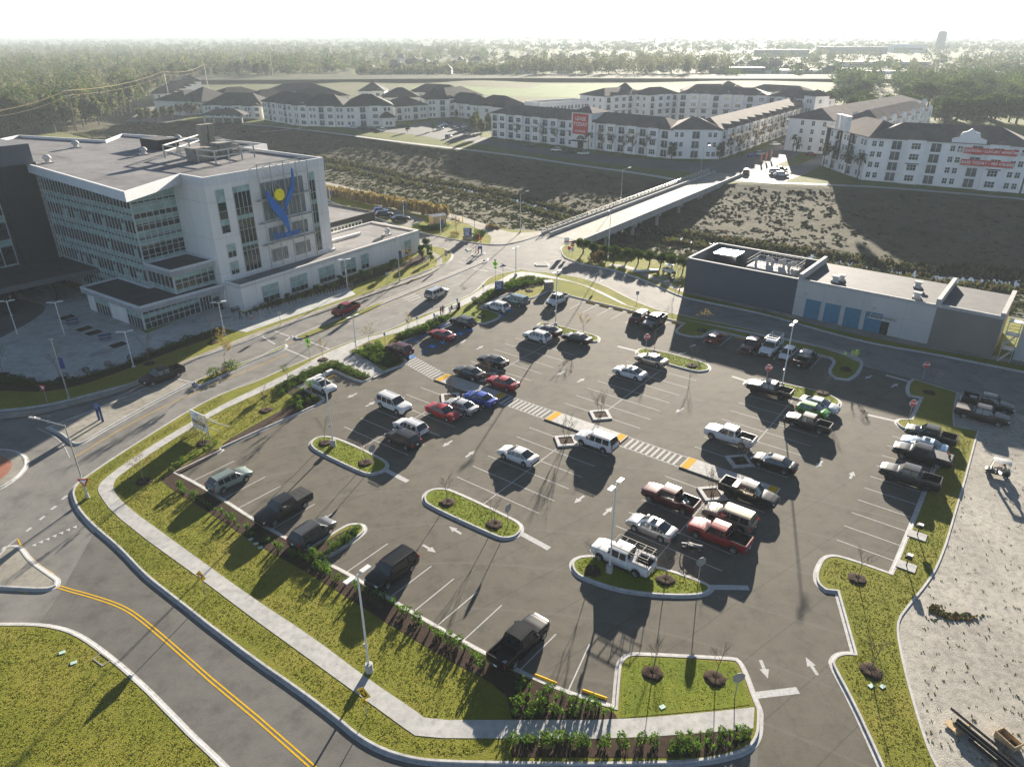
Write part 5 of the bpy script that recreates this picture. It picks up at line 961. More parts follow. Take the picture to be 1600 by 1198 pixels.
HATCH = dict(L=3.95, W=1.7, H=1.53, wb=2.45, r=.31, gc=.2, hood=.98, belt=.99, deck=1.02, gh=(1.0, .25, -1.5, -1.85), pil=((-1.45, -.9), (-.8, -.3), (-.22, .24)), hand=(-.6, .2), tall=1, rw=.74)
VAN = dict(L=5.1, W=1.98, H=1.76, wb=3.03, r=.35, gc=.2, hood=1.03, belt=1.06, deck=1.1, gh=(1.45, .6, -2.05, -2.42), pil=((-2.0, -1.15), (-1.05, -.25), (-.15, .58)), hand=(-.6, .3), rails=1, tall=1, rw=.78)
PICK = dict(L=5.9, W=2.04, H=1.95, wb=3.7, wr=-1.82, r=.42, gc=.34, hood=1.22, belt=1.25, deck=1.3, rail=1.32, bed=-1.02, gh=(1.3, .75, -.8, -.98), pil=((-.72, -.1), (0.0, .72)), hand=(-.45, .3), rw=.78, tall=1, step=1, bump='chrome', ww=.27)
SHORT = dict(PICK, L=5.4, W=1.93, H=1.82, wb=3.25, wr=-1.68, r=.39, gc=.3, hood=1.12, belt=1.15, rail=1.2, bed=-.95, gh=(1.25, .65, -.72, -.9), pil=((-.66, -.08), (.02, .62)), bump='trim', ww=.25)
TYPES = {'sedan': SEDAN, 'sport_utility': SUV, 'large_sport_utility': BIG, 'hatchback': HATCH, 'minivan': VAN, 'pickup_truck': PICK, 'compact_pickup': SHORT, 'covered_pickup': dict(PICK, cover=1, bump='trim'), 'sunroof_sedan': dict(SEDAN, sunroof=1), 'dark_pickup': dict(PICK, rim='darkrim', bump='trim')}
CATS = {'hatchback': 'hatchback', 'minivan': 'minivan'}
PROTO = {}
def car(kind, px, heading, col, label, group=None, cat=None, loc=None, scale=None):
    p = loc or G(*px)
    if isinstance(heading, (int, float)): rz = heading
    else: d = G(*heading[1]) - G(*heading[0]); rz = math.atan2(d.y, d.x)
    c = cat or ('pickup truck' if 'pickup' in kind else 'car' if 'sedan' in kind else CATS.get(kind, 'SUV'))
    nm = 'sedan' if 'sedan' in kind else 'pickup_truck' if 'pickup' in kind else {'sport_utility': 'sport_utility_vehicle', 'large_sport_utility': 'sport_utility_vehicle'}.get(kind, kind)
    loc3 = (p.x, p.y, (.014 if p.z == 0 else p.z))
    if kind not in PROTO: o = PROTO[kind] = vehicle(nm, TYPES[kind], (label, c)); o.location = loc3; o.rotation_euler = (0, 0, rz)
    else: o = dup(PROTO[kind], loc3, rz, label)
    o['category'] = c
    if group: o['group'] = group
    if scale: o.scale = (scale,) * 3
    for ch in KIDS[o.name]:
        if ch.name.split('.')[0] in ('body', 'tailgate') or (ch.name.startswith('mirror') and TYPES[kind].get('pmir', True)):
            ch.material_slots[0].link = 'OBJECT'; ch.material_slots[0].material = PAINT[col]
    return o
EE, WW = TH, TH + math.pi; NN, SS = TH + math.pi / 2, TH - math.pi / 2
LOT = 'vehicles in the car park'
J = lambda a: a + rnd.uniform(-.02, .02)
for k, px, h, c, lab in (
 ('sport_utility', (777, 485), WW, 'white', 'white crossover SUV nose-in on the blue-marked bay beside the small lawn'),
 ('minivan', (806, 475), WW, 'teal', 'teal minivan nose-in against the hedge, next to the white crossover'),
 ('sport_utility', (723, 509), WW, 'charcoal', 'dark grey SUV nose-in on an accessible bay beside the lawn island'),
 ('sedan', (690, 529), WW, 'crimson', 'dark red sedan nose-in between the two blue accessible squares'),
 ('sport_utility', (624, 552), WW, 'maroon', 'maroon SUV with black roof beside the dense planter and white hatching'),
 ('sunroof_sedan', (503, 608), J(EE), 'white', 'white sedan with sunroof in the short two-bay corner by the hedge'),
 ('compact_pickup', (871, 474), SS, 'white', 'white pickup backed up to the grass at the end of the empty wheel-stop row'),
 ('sport_utility', (998, 502), SS, 'maroon', 'dark maroon crossover parked nose out beside a grey pickup'),
 ('dark_pickup', (1022, 508), SS, 'grey', 'grey pickup nose out beside the maroon crossover'),
 ('hatchback', (1117, 534), NN, 'crimson', 'small dark red hatchback alone next to the narrow grass finger'),
 ('pickup_truck', (1174, 546), SS, 'maroon', 'dark red pickup nose out beside the white truck with a rack'),
 ('pickup_truck', (1203, 550), SS, 'white', 'white work truck with ladder rack nose out beside the dark red pickup'),
 ('hatchback', (1229, 559), SS, 'white', 'white hatchback nose out between a work truck and a black pickup'),
 ('dark_pickup', (1257, 567), NN, 'bronze', 'dark bronze pickup with its open bed towards the lane beside the white hatchback'),
 ('sport_utility', (839, 532), WW, 'white', 'white SUV beside the long grass island with the lamp post'),
 ('sedan', (855, 522), WW, 'black', 'black sedan tucked behind the white SUV by the grass island'),
 ('sedan', (901, 534), WW, 'black', 'black saloon parked alone along the grass island tip'),
 ('sedan', (770, 570), WW, 'black', 'black sedan in the row just above a dark green-grey one'),
 ('sedan', (733, 588), WW, 'charcoal', 'dark green-grey sedan beside the concrete walkway end'),
 ('sedan', (785, 604), WW, 'red', 'bright red sedan parked directly above the walkway'),
 ('sedan', (750, 629), WW, 'blue', 'deep blue sedan parked directly below the walkway'),
 ('sedan', (720, 641), WW, 'silver', 'grey silver sedan between the blue and the red sedans'),
 ('sedan', (693, 650), EE, 'red', 'red sedan facing right next to the silver one'),
 ('large_sport_utility', (616, 639), EE, 'white', 'large white SUV with black roof rails facing right'),
 ('sport_utility', (642, 675), WW, 'white', 'white crossover with rear to the lane, above a dark grey SUV'),
 ('sport_utility', (630, 693), WW, 'charcoal', 'dark grey SUV with pale roof above the long grass island'),
 ('sedan', (809, 718), WW, 'white', 'white sedan alone in the middle of empty bays'),
 ('sedan', (1017, 568), WW, 'champagne', 'champagne sedan beside the grass island with stop sign'),
 ('sunroof_sedan', (983, 588), WW, 'white', 'white sedan just below the champagne sedan'),
 ('large_sport_utility', (931, 697), WW, 'white', 'white SUV beside the diamond planter and the concrete walkway'),
 ('pickup_truck', (1139, 689), WW, 'white', 'white crew-cab pickup with pipe in its open bed'),
 ('dark_pickup', (1201, 616), WW, 'black', 'black pickup beside the grass island in front of the white sedan'),
 ('sedan', (1279, 639), EE, 'white', 'white sedan along the grass island facing right'),
 ('hatchback', (1269, 648), EE, 'lime', 'bright green hatchback half hidden behind a brown pickup'),
 ('compact_pickup', (1261, 668), WW, 'bronze', 'dark brown pickup beside the green hatchback'),
 ('sedan', (1208, 730), WW, 'black', 'black sedan beside the diamond planter near the walkway end'),
 ('pickup_truck', (1046, 787), WW, 'maroon', 'maroon pickup with bags in its open bed'),
 ('dark_pickup', (1168, 779), EE, 'black', 'black pickup with a tool box across its bed, beside the walkway end'),
 ('sunroof_sedan', (1017, 831), WW, 'silver', 'silver sedan with sunroof above the ladder-rack truck'),
 ('large_sport_utility', (1138, 817), WW, 'tan', 'tan SUV with ribbed roof behind the red pickup'),
 ('pickup_truck', (1122, 845), WW, 'crimson', 'red pickup with empty open bed next to the dirt bike'),
 ('pickup_truck', (972, 880), WW, 'white', 'white work truck with black ladder rack over its bed beside the lamp post'),
 ('compact_pickup', (1452, 687), WW, 'darkgreen', 'dark green-grey pickup, rear over the grass, furthest from the camera of four'),
 ('sunroof_sedan', (1441, 702), WW, 'iceblue', 'pale blue sedan squeezed between two dark pickups at the kerb'),
 ('covered_pickup', (1438, 719), WW, 'black', 'black pickup with covered bed and a man at its tailgate'),
 ('dark_pickup', (1419, 753), WW, 'charcoal', 'charcoal pickup with open bed, nearest of the four by the grass'),
 ('pickup_truck', (1541, 638), EE, 'black', 'black pickup on the gravel with a white box in its bed'),
 ('covered_pickup', (1532, 656), EE, 'bronze', 'dark brown pickup on the gravel with a beige bed cover')):
    if px == (624, 552): pass
    car(k, px, J(h), c, lab, LOT)
for k, px, hd, c, lab in (
 ('sport_utility', (361, 757), ((372, 794), (439, 759)), 'sage', 'grey-green SUV backed into the corner bays by the mulch bed'),
 ('covered_pickup', (445, 802), ((492, 787), (426, 826)), 'charcoal', 'charcoal pickup with covered bed facing the mulch bed'),
 ('sport_utility', (490, 840), ((454, 844), (519, 802)), 'grey', 'grey SUV beside the planted finger island'),
 ('large_sport_utility', (613, 900), ((674, 884), (607, 935)), 'black', 'large black SUV nose-in against the long mulch bed'),
 ('pickup_truck', (812, 1012), ((784, 1050), (845, 990)), 'black', 'black pickup backed to the kerb near the yellow wheel stops'),
 ('compact_pickup', (541, 489), ((585, 472), (500, 507)), 'crimson', 'dark red pickup driving along the boulevard by the hospital'),
 ('large_sport_utility', (683, 464), ((640, 484), (720, 448)), 'silver', 'silver SUV driving up the boulevard towards the junction'),
 ('pickup_truck', (255, 594), ((330, 566), (230, 602)), 'black', 'black pickup driving in the shade of the hospital')):
    car(k, px, hd, c, lab, LOT if px[1] > 700 else None)
for k, px, h, c, lab in (('sport_utility', (601, 340), R(20), 'black', 'black SUV parked behind the low hospital wing'), ('sedan', (626, 346), R(20), 'black', 'black sedan parked at the end of the hospital wing'), ('hatchback', (595, 334), R(20), 'blue', 'dark blue hatchback half hidden behind the low hospital wing'), ('pickup_truck', (14, 464), R(160), 'black', 'black pickup waiting under the hospital canopy'),
 ('sport_utility', (1166, 272), R(65), 'black', 'black SUV leaving the bridge on the far bank'), ('sport_utility', (1221, 276), R(-15), 'white', 'white SUV nearest of three beside the far lawn'), ('large_sport_utility', (1213, 272), R(-15), 'white', 'white SUV in the middle of three beside the far lawn'), ('sedan', (1219, 267), R(-15), 'black', 'dark sedan furthest of three beside the far lawn')):
    p = G(*px); car(k, px, h, c, lab, loc=Vector((p.x, p.y, .17 if px[0] < 700 else .06)))
# extras carried by the vehicles --------------------------------------------
def veh(txt): return next(o for o in SC.objects if o.get('label', '').startswith(txt))
def rack(root, z0, z1, x0, x1, w, m):
    q = MB()
    for s in (1, -1):
        q.bar((x0, s * w, z1), (x1, s * w, z1), .06, .06)
        q.bar((x0, s * w, z1 - .3), (-1.1, s * w, z1 - .3), .04, .04)
        for x in np.linspace(x0 + .1, min(x1, -1.1), 3): q.bar((x, s * w, z0), (x, s * w, z1), .05, .05)
    for x in np.linspace(x0 + .1, x1 - .05, 5): q.bar((x, -w, z1), (x, w, z1), .05, .05)
    q.build('ladder_rack', m, root)
rack(veh('white work truck with black ladder'), 1.3, 2.35, -2.85, .9, .88, M['black']); rack(veh('white work truck with ladder'), 1.3, 2.35, -2.85, .9, .85, M['pole'])
q = MB(); t_ = veh('white work truck with black ladder'); [q.box((-1.9, s * .82, 1.42), (1.9, .3, .24)) for s in (1, -1)]; q.box((-1.25, 0, 1.38), (.5, 1.4, .3)); q.build('tool_box', M['white'], t_)
def cargo(txt, name, label, cat, fn, m):
    o = veh(txt); q = MB(); fn(q); c = q.build(name, m); c.matrix_world = Matrix.LocRotScale(o.location, o.rotation_euler, None); tag(c, label, cat)
cargo('white crew-cab', 'gas_cylinder', 'white cylinder lying in the bed of the white pickup', 'gas cylinder', lambda q: q.tube((-2.6, .2, .95), (-1.3, .2, .95), .2, .2, 12), M['pole'])
cargo('black pickup with a tool', 'tool_box', 'pale metal tool box across the bed of the black pickup', 'tool box', lambda q: q.box((-1.3, 0, 1.33), (.5, 1.7, .24)), M['galv'])
cargo('black pickup on the gravel', 'cool_box', 'white cool box in the bed of the black pickup on gravel', 'cool box', lambda q: q.box((-1.7, .1, .98), (.8, .5, .45)), M['white'])
def bags(q):
    for i in range(5): q.lathe([(.02, 0), (.2, .06), (.24, .2), (.14, .34), (.03, .38)], (-1.5 - .22 * (i % 3), -.4 + .2 * i, .74), 8)
cargo('maroon pickup with bags', 'bag_pile', 'pile of pale bags in the bed of the maroon pickup', 'bags', bags, M['galv'])
cargo('black pickup backed', 'bag_pile', 'crumpled white sack in the bed corner of the black pickup', 'bag', lambda q: q.lathe([(.02, 0), (.25, .05), (.28, .14), (.1, .24)], (-2.5, -.55, .74), 8), M['white'])
# golf cart --------------------------------------------------------------
def golf_cart(p, rz):
    o = thing('golf_cart', 'dark green golf cart with white roof standing on the gravel', 'golf cart', (p.x, p.y, .1), rz); dk = paint('darkgreen')
    q = MB(); st = [(-1.15, .5, .4, .5, .75, .02), (-1.0, .58, .34, .5, .82, .03), (-.45, .6, .3, .5, .82, .02), (-.4, .6, .3, .36, .42, 0), (.35, .6, .3, .36, .4, 0), (.45, .58, .3, .5, .66, .02), (.95, .52, .36, .5, .62, .04), (1.15, .4, .42, .5, .54, .01)]; shell(q, st); q.build('body', dk, o)
    q = MB(); q.box((-.35, 0, .86), (.5, 1.05, .12)); q.box((-.62, 0, 1.08), (.1, 1.05, .4)); q.build('seat', M['wood'], o)
    q = MB(); rg = []
    for x in (-1.0, -.95, -.2, .6, .68): rg.append([(x, y, 1.86 + (.05 if abs(y) < .4 else 0) + (.0 if -.99 < x < .65 else -.06)) for y in (-.6, -.55, -.3, 0, .3, .55, .6)])
    q.grid(rg, 0, True); q.grid([[(a, b_, c - .04) for a, b_, c in r] for r in rg][::-1], 0, True); q.box((-.17, 0, 1.84), (1.6, 1.1, .03)); q.build('roof', M['white'], o)
    q = MB(); [q.tube((x, s * .52, .7), (x2, s * .52, 1.85), .018, .018, 6) for s in (1, -1) for x, x2 in ((.75, .55), (-.95, -.9))]; q.build('roof_post', M['black'], o)
    q = MB(); q.quad((.72, -.5, .72), (.72, .5, .72), (.56, .5, 1.8), (.56, -.5, 1.8)); q.build('windshield', plain('cream_screen', (.6, .58, .5), .3), o)
    q = MB(); q.tube((.55, .28, .6), (.3, .28, .98), .02); q.lathe([(.16, 0), (.18, .02), (.16, .04)], (.3, .28, .97), 12); q.build('steering_wheel', M['black'], o)
    tm, rm = wheel_mesh(.23, .18); a, b_ = tm.mesh('wheel', M['rubber']), rm.mesh('rim', [M['rim'], M['black']])
    for x in (-.82, .82):
        for s in (1, -1): w = mesh_obj('wheel', a, o); w.location = (x, s * .5, .23); r_ = mesh_obj('rim', b_, w); r_.rotation_euler = (0, 0, 0 if s > 0 else math.pi)
    q = MB(); [q.box((1.12, s * .3, .56), (.06, .14, .08)) for s in (1, -1)]; q.build('headlight', M['lamp'], o); return o
GCART = golf_cart(G(1556, 743), TH + math.pi + .1)
def dirt_bike(p, rz):
    o = thing('dirt_bike', 'white dirt bike on its stand between the work truck and red pickup', 'motorcycle', (p.x, p.y, .014), rz)
    for x in (-.68, .7):
        q = MB(); q.grid([[(x + rr * math.cos(a), y, .33 + rr * math.sin(a)) for a in np.linspace(0, 2 * math.pi, 21)[:-1]] for y, rr in ((-.05, .25), (-.05, .31), (0, .34), (.05, .31), (.05, .25), (-.05, .25))], 0, True, True)
        w = q.build('wheel', M['rubber'], o); r_ = MB(); [r_.bar((x, 0, .33), (x + .26 * math.cos(a), 0, .33 + .26 * math.sin(a)), .015, .015) for a in np.linspace(0, 2 * math.pi, 9)[:-1]]; r_.build('rim', M['rim'], w)
    q = MB(); [q.tube((.7, s * .09, .33), (.42, s * .09, .98), .025, .025, 6) for s in (1, -1)]; q.build('fork', M['galv'], o)
    q = MB(); q.tube((.4, -.4, 1.08), (.4, .4, 1.08), .018); q.tube((.4, 0, .95), (.4, 0, 1.08), .03); [q.tube((.4, s * .3, 1.08), (.4, s * .41, 1.08), .026) for s in (1, -1)]; q.build('handlebar', M['black'], o)
    q = MB(); q.box((-.02, 0, .45), (.42, .24, .36)); q.tube((.38, 0, .9), (-.1, 0, .3), .03); q.bar((-.68, .08, .33), (-.1, .06, .38), .04, .06); q.build('engine', M['black'], o)
    q = MB(); rg = [[(x, y, z + (.0 if y else .02)) for y in (-w, 0, w)] for x, w, z in ((.42, .08, .84), (.25, .17, .9), (0, .14, .86), (-.3, .1, .82), (-.7, .09, .9), (-.95, .05, .94))]; q.grid(rg, 0, True); q.grid([[(a, b_, c - .16) for a, b_, c in r] for r in rg][::-1], 0, True)
    rg = [[(x, y, z) for y in (-.08, 0, .08)] for x, z in ((.35, .82), (.7, .78), (1.02, .7))]; q.grid(rg, 0, True); q.build('fairing', M['white'], o)
    q = MB(); q.box((-.3, 0, .87), (.75, .17, .06)); q.build('seat', M['trim'], o)
    q = MB(); q.tube((-.1, -.12, .5), (-.85, -.14, .66), .05, .06); q.build('exhaust', M['chrome'], o); q = MB(); q.tube((-.05, .1, .3), (-.1, .32, .02), .015); q.build('stand', M['galv'], o)
    return o
dirt_bike(G(1081, 861), TH + math.pi + .25)
# far parked cars (a few pixels each): bodies only -----------------------------
FAR = {}
def far_car(px, rz, col, label, group, kind='sedan', loc=None):
    p = loc or G(*px)
    if kind not in FAR:
        P = TYPES[kind]; b_ = MB(); hw = P['W'] / 2; c_, f_, r_, rb_ = P['gh']
        shell(b_, [(-P['L'] / 2, hw * .85, .35, .6, P['deck'] - .1, 0), (-P['L'] / 2 + .3, hw, .3, .6, P['deck'], 0), (c_, hw, .3, .6, P['belt'], 0), (P['L'] / 2 - .3, hw * .9, .3, .6, P['hood'] - .1, 0), (P['L'] / 2, hw * .75, .4, .55, P['hood'] - .3, 0)])
        for x, s in ((1, 1), (1, -1), (-1, 1), (-1, -1)): b_.tube((x * P['wb'] / 2, s * hw * .98, .34), (x * P['wb'] / 2, s * hw * .7, .34), .34, .34, 10, 1)
        z0, z1 = P['belt'] - .02, P['H']; lo = [(rb_, -hw * .93, z0), (c_, -hw * .93, z0), (c_, hw * .93, z0), (rb_, hw * .93, z0)]; up = [(r_, -hw * .72, z1 - .08), (f_, -hw * .72, z1 - .08), (f_, hw * .72, z1 - .08), (r_, hw * .72, z1 - .08)]
        b_.add(lo + up, [(0, 1, 5, 4), (1, 2, 6, 5), (2, 3, 7, 6), (3, 0, 4, 7)], 2); b_.box(((r_ + f_) / 2, 0, z1 - .05), (f_ - r_ + .1, hw * 1.5, .09))
        FAR[kind] = b_.mesh('far_' + kind, [PAINT['white'], M['rubber'], M['glass']])
    o = mesh_obj('parked_car', FAR[kind]); o.location = (p.x, p.y, .05); o.rotation_euler = (0, 0, rz); o.material_slots[0].link = 'OBJECT'; o.material_slots[0].material = PAINT[col]; return tag(o, label, 'car', group)
g_ = 'cars parked at the apartments across the canal'
for px, a, c, k, lab in (((869, 237), 165, 'silver', 'sport_utility', 'silver SUV parked at the kerb left of the red sign entrance'), ((889, 239), 165, 'darkgreen', 'sedan', 'dark sedan parked under the red lease sign'), ((911, 242), 165, 'white', 'sedan', 'white sedan parked right of the lease sign entrance'), ((827, 230), 165, 'charcoal', 'sedan', 'dark sedan parked far left along the lease sign building'),
    ((551, 201), 150, 'white', 'sedan', 'white sedan at the left end of the cream building parking row'), ((567, 202), 150, 'charcoal', 'sport_utility', 'dark SUV second from the left at the cream building'), ((583, 204), 150, 'maroon', 'sedan', 'dark red sedan in front of the cream building porch'), ((596, 205), 150, 'white', 'sport_utility', 'white SUV beside the dark red sedan in front of the porch'),
    ((627, 198), 60, 'charcoal', 'sedan', 'dark sedan beyond the porch hedge'), ((688, 203), 60, 'white', 'sport_utility', 'white SUV nearest in the right-hand parking rows'), ((701, 216), 70, 'tan', 'sport_utility', 'tan SUV driving out past the parking rows'), ((730, 212), 60, 'silver', 'sedan', 'silver sedan parked by the bare trees'), ((694, 197), 60, 'iceblue', 'sedan', 'pale blue sedan in the right-hand parking rows'), ((703, 193), 60, 'charcoal', 'sport_utility', 'dark SUV in the right-hand parking rows'), ((712, 203), 60, 'silver', 'sport_utility', 'silver SUV in the nearer right-hand parking row'), ((726, 200), 60, 'white', 'sedan', 'white sedan in the nearer right-hand parking row'), ((729, 206), 60, 'black', 'sedan', 'black sedan in the nearer right-hand parking row'),
    ((223, 177), 20, 'white', 'minivan', 'white van in the far left yard'), ((258, 167), 20, 'white', 'sport_utility', 'white SUV beside the far left bushes'), ((274, 178), 20, 'iceblue', 'sport_utility', 'pale blue SUV in front of the far white building'),
    ((1187, 243), 25, 'white', 'sport_utility', 'white SUV beside the orange flags'), ((1176, 245), 25, 'blue', 'sedan', 'dark blue sedan left of the orange flags'), ((1211, 228), 15, 'white', 'sport_utility', 'white SUV in the palm lined lot'), ((1226, 226), 15, 'charcoal', 'sport_utility', 'dark SUV in the palm lined lot'), ((1236, 222), 15, 'charcoal', 'sport_utility', 'dark SUV behind another in the palm lined lot'), ((1246, 226), 15, 'silver', 'sport_utility', 'silver SUV at the right of the palm lined lot'), ((1267, 244), 25, 'crimson', 'hatchback', 'red hatchback beside the corner apartment building')): far_car(px, R(a), c, lab, g_, k)
# ---------------------------------------------------------------- lamp posts
def twin_lamp(h=9.2, base=.75):
    o = thing('street_lamp', 'white twin-head car park lamp post on a concrete drum', 'street lamp')
    q = MB(); q.lathe([(.31, 0), (.31, base - .04), (.27, base)], n=16); q.build('base', M['concrete'], o)
    q = MB(); q.tube((0, 0, base), (0, 0, h), .085, .07, 10); q.tube((0, 0, h), (0, 0, h + .12), .09, .03, 8); q.build('pole', M['pole'], o)
    for s in (1, -1):
        q = MB(); q.bar((0, 0, h - .1), (s * .45, 0, h - .02), .06, .08); q.add([(s * .35, -.2, h), (s * 1.15, -.24, h + .03), (s * 1.15, .24, h + .03), (s * .35, .2, h), (s * .35, -.2, h + .09), (s * 1.15, -.2, h + .1), (s * 1.15, .2, h + .1), (s * .35, .2, h + .09)], [(0, 3, 2, 1), (4, 5, 6, 7), (0, 1, 5, 4), (1, 2, 6, 5), (2, 3, 7, 6), (3, 0, 4, 7)]); q.build('lamp_head', M['pole'], o)
    q = MB(); q.box((0, .13, 2.6), (.3, .12, .3)); q.build('control_box', M['galv'], o); return o
TL = twin_lamp(); TLS = twin_lamp(4.6, .12)
def lamps(src, lst):
    for i, (px, rz, z, lab, sc) in enumerate(lst):
        p = G(*px, z)
        if src.get('used'): o = dup(src, p, rz, lab)
        else: o = src; o['used'] = 1; o.location = p; o.rotation_euler = (0, 0, rz); o['label'] = lab
        o['group'] = 'twin-head lamp posts'
        if sc: o.scale = (1, 1, sc)
lamps(TL, (((952, 893), NN, .14, 'white twin-head lamp post on the curved island beside the rack truck', 1.02), ((521, 696), NN, .14, 'white twin-head lamp post on the island left of the dark SUVs', 0), ((868, 511), NN, .14, 'white twin-head lamp post on the far narrow island', 0), ((1221, 606), NN, .14, 'white twin-head lamp post on the right island by the black pickup', 0), ((577, 1048), NN, .14, 'white twin-head lamp post beside the bright sidewalk', 0), ((557, 549), NN, .14, 'white twin-head lamp post standing in the dense planter', .62), ((806, 431), NN, .16, 'white twin-head lamp post at the crossing corner by the hedge', .62)))
lamps(TLS, (((27, 521), R(20), .16, 'short plaza lamp at the dark driveway edge', 1.2), ((101, 523), R(20), .16, 'short plaza lamp beside the far blue picnic table', 0), ((209, 573), R(20), .16, 'short plaza lamp in front of the low hedge', 0), ((351, 523), R(20), .16, 'short plaza lamp near the lobby corner hedge', 0), ((543, 450), R(20), .16, 'short lamp in front of the low wing windows', 0)))
def cobra(px, top, arm, lab, z=.14, banner=None, r=.1):
    p = G(*px, z); o = thing('street_lamp', lab, 'street lamp', p)
    lo, hi = 0, 20
    for _ in range(40):
        m = (lo + hi) / 2; d = Vector((p.x, p.y, m - CAMH)); yy = 599 - FPX * (d.y * SP + d.z * CP) / (d.y * CP - d.z * SP)
        lo, hi = (m, hi) if yy > top else (lo, m)
    h = lo - z; q = MB(); q.tube((0, 0, 0), (0, 0, h), r, r * .6, 10); q.tube((0, 0, 0), (0, 0, .5), r * 2, r * 1.9, 10)
    e = Vector((math.cos(arm[1]), math.sin(arm[1]), 0)) * arm[0]
    if arm[0]: q.tube((0, 0, h - .1), e + Vector((0, 0, h + .5)), r * .5, r * .4, 8)
    q.build('pole', M['galv'] if r > .09 else M['pole'], o); q = MB()
    if arm[0]: d = e.normalized(); q.lathe([(.05, -.12), (.16, -.08), (.2, 0), (.12, .1)], e + Vector((0, 0, h + .5)), 8); q.bar(e * .8 + Vector((0, 0, h + .45)), e + d * .5 + Vector((0, 0, h + .55)), .25, .12)
    else: q.box((0, 0, h + .1), (.5, .25, .12))
    q.build('lamp_head', M['galv'], o)
    if banner: q = MB(); q.box((.4, 0, h * .62), (.6, .04, 1.5)); q.build('banner', M['navy'], o)
    return o
cobra((137, 777), 664, (3.3, R(170)), 'old grey lamp post with a long arm over the roundabout road')
cobra((109, 625), 531, (0, 0), 'tall wooden-grey post with a small banner beside the hospital pavement', banner=1)
cobra((625, 440), 371, (0, 0), 'tall grey post with a small banner in front of the low hospital wing', banner=1)
cobra((813, 363), 303, (1.6, R(20)), 'grey street lamp at the near left end of the bridge')
cobra((950, 404), 336, (1.2, R(100)), 'white street lamp in the hedge right of the bridge', r=.09)
cobra((970, 312), 265, (2.0, R(10)), 'grey street lamp on the left side of the bridge', z=.1)
cobra((1095, 268), 230, (2.0, R(10)), 'grey street lamp at the far end of the bridge', z=.1)
for px, t_, l in (((516, 311), 296, 'short white lamp with a banner at the hospital rear corner'), ((631, 337), 315, 'short white lamp with a banner behind the black sedan'), ((689, 366), 337, 'short white lamp with a banner beside the small tan hut')): cobra(px, t_, (0, 0), l, banner=1, r=.08)
# ---------------------------------------------------------------- traffic signs
def post_sign(name, px, lab, cat, face, h, rz, z=.14, post='galv'):
    """sign on a post; face(root) adds the plates in the x-z plane, facing -y, centred at height h"""
    o = thing(name, lab, cat, G(*px, z), rz); q = MB(); q.tube((0, .03, 0), (0, .03, h + .2), .035, .035, 6); q.build('post', M[post], o); face(o, h); return o
def poly_plate(o, name, pts, h, m, y=0.0, mb=None, back=None):
    q = mb or MB(); n = len(pts); a = [(x, -y - .012, h + z_) for x, z_ in pts]; b = [(x, -y + .012, h + z_) for x, z_ in pts]
    q.add(a, [tuple(range(n))], 0); q.add(b, [tuple(range(n))[::-1]], 1 if back else 0); q.add(a + b, [(i, n + i, n + (i + 1) % n, (i + 1) % n) for i in range(n)], 0); q.build(name, [m, back or m], o)
OCT = lambda r, a=22.5: [(r * math.cos(R(a + 45 * k)), r * math.sin(R(a + 45 * k))) for k in range(8)]
TM = lambda x, y, z_: Matrix.Translation((x, y, z_)) @ Matrix.Rotation(math.pi / 2, 4, 'X')
def f_stop(o, h):
    poly_plate(o, 'border', OCT(.5), h, M['signwhite'], 0, back=M['signback']); poly_plate(o, 'plate', OCT(.465), h, M['red'], .03); text_mesh('lettering', 'STOP', .42, TM(0, -.05, h), M['signwhite'], o, 1.5, .003)
def rect(w, h): return [(-w / 2, -h / 2), (w / 2, -h / 2), (w / 2, h / 2), (-w / 2, h / 2)]
def f_back(o, h): poly_plate(o, 'plate', OCT(.5), h, M['signback'], 0, back=M['red'])
def f_yield(o, h):
    t_ = lambda s: [(0, -s), (s * .95, s * .6), (-s * .95, s * .6)]; poly_plate(o, 'border', t_(.62), h, M['red'], 0, back=M['signback']); poly_plate(o, 'plate', t_(.34), h + .02, M['signwhite'], .03)
def f_diam(o, h, arrows):
    poly_plate(o, 'plate', OCT(.62, 0)[::2], h + .45, M['signyellow'], 0, back=M['signback'])
    if arrows:
        q = MB()
        for k in range(3):
            for i in range(6): a = R(90 + 120 * k + 15 * i); b = R(90 + 120 * k + 15 * (i + 1)); q.bar((.25 * math.cos(a), -.03, h + .45 + .25 * math.sin(a)), (.25 * math.cos(b), -.03, h + .45 + .25 * math.sin(b)), .07, .07)
        q.build('arrows', M['black'], o); poly_plate(o, 'advisory_plate', rect(.5, .5), h - .4, M['signyellow'], 0, back=M['signback']); text_mesh('lettering', '15\nMPH', .2, TM(0, -.02, h - .4), M['black'], o, 1, .003)
    else:
        t_ = lambda s: [(0, -s), (s * .95, s * .6), (-s * .95, s * .6)]; poly_plate(o, 'symbol', t_(.34), h + .47, M['red'], .025); poly_plate(o, 'symbol', t_(.18), h + .48, M['signwhite'], .05)
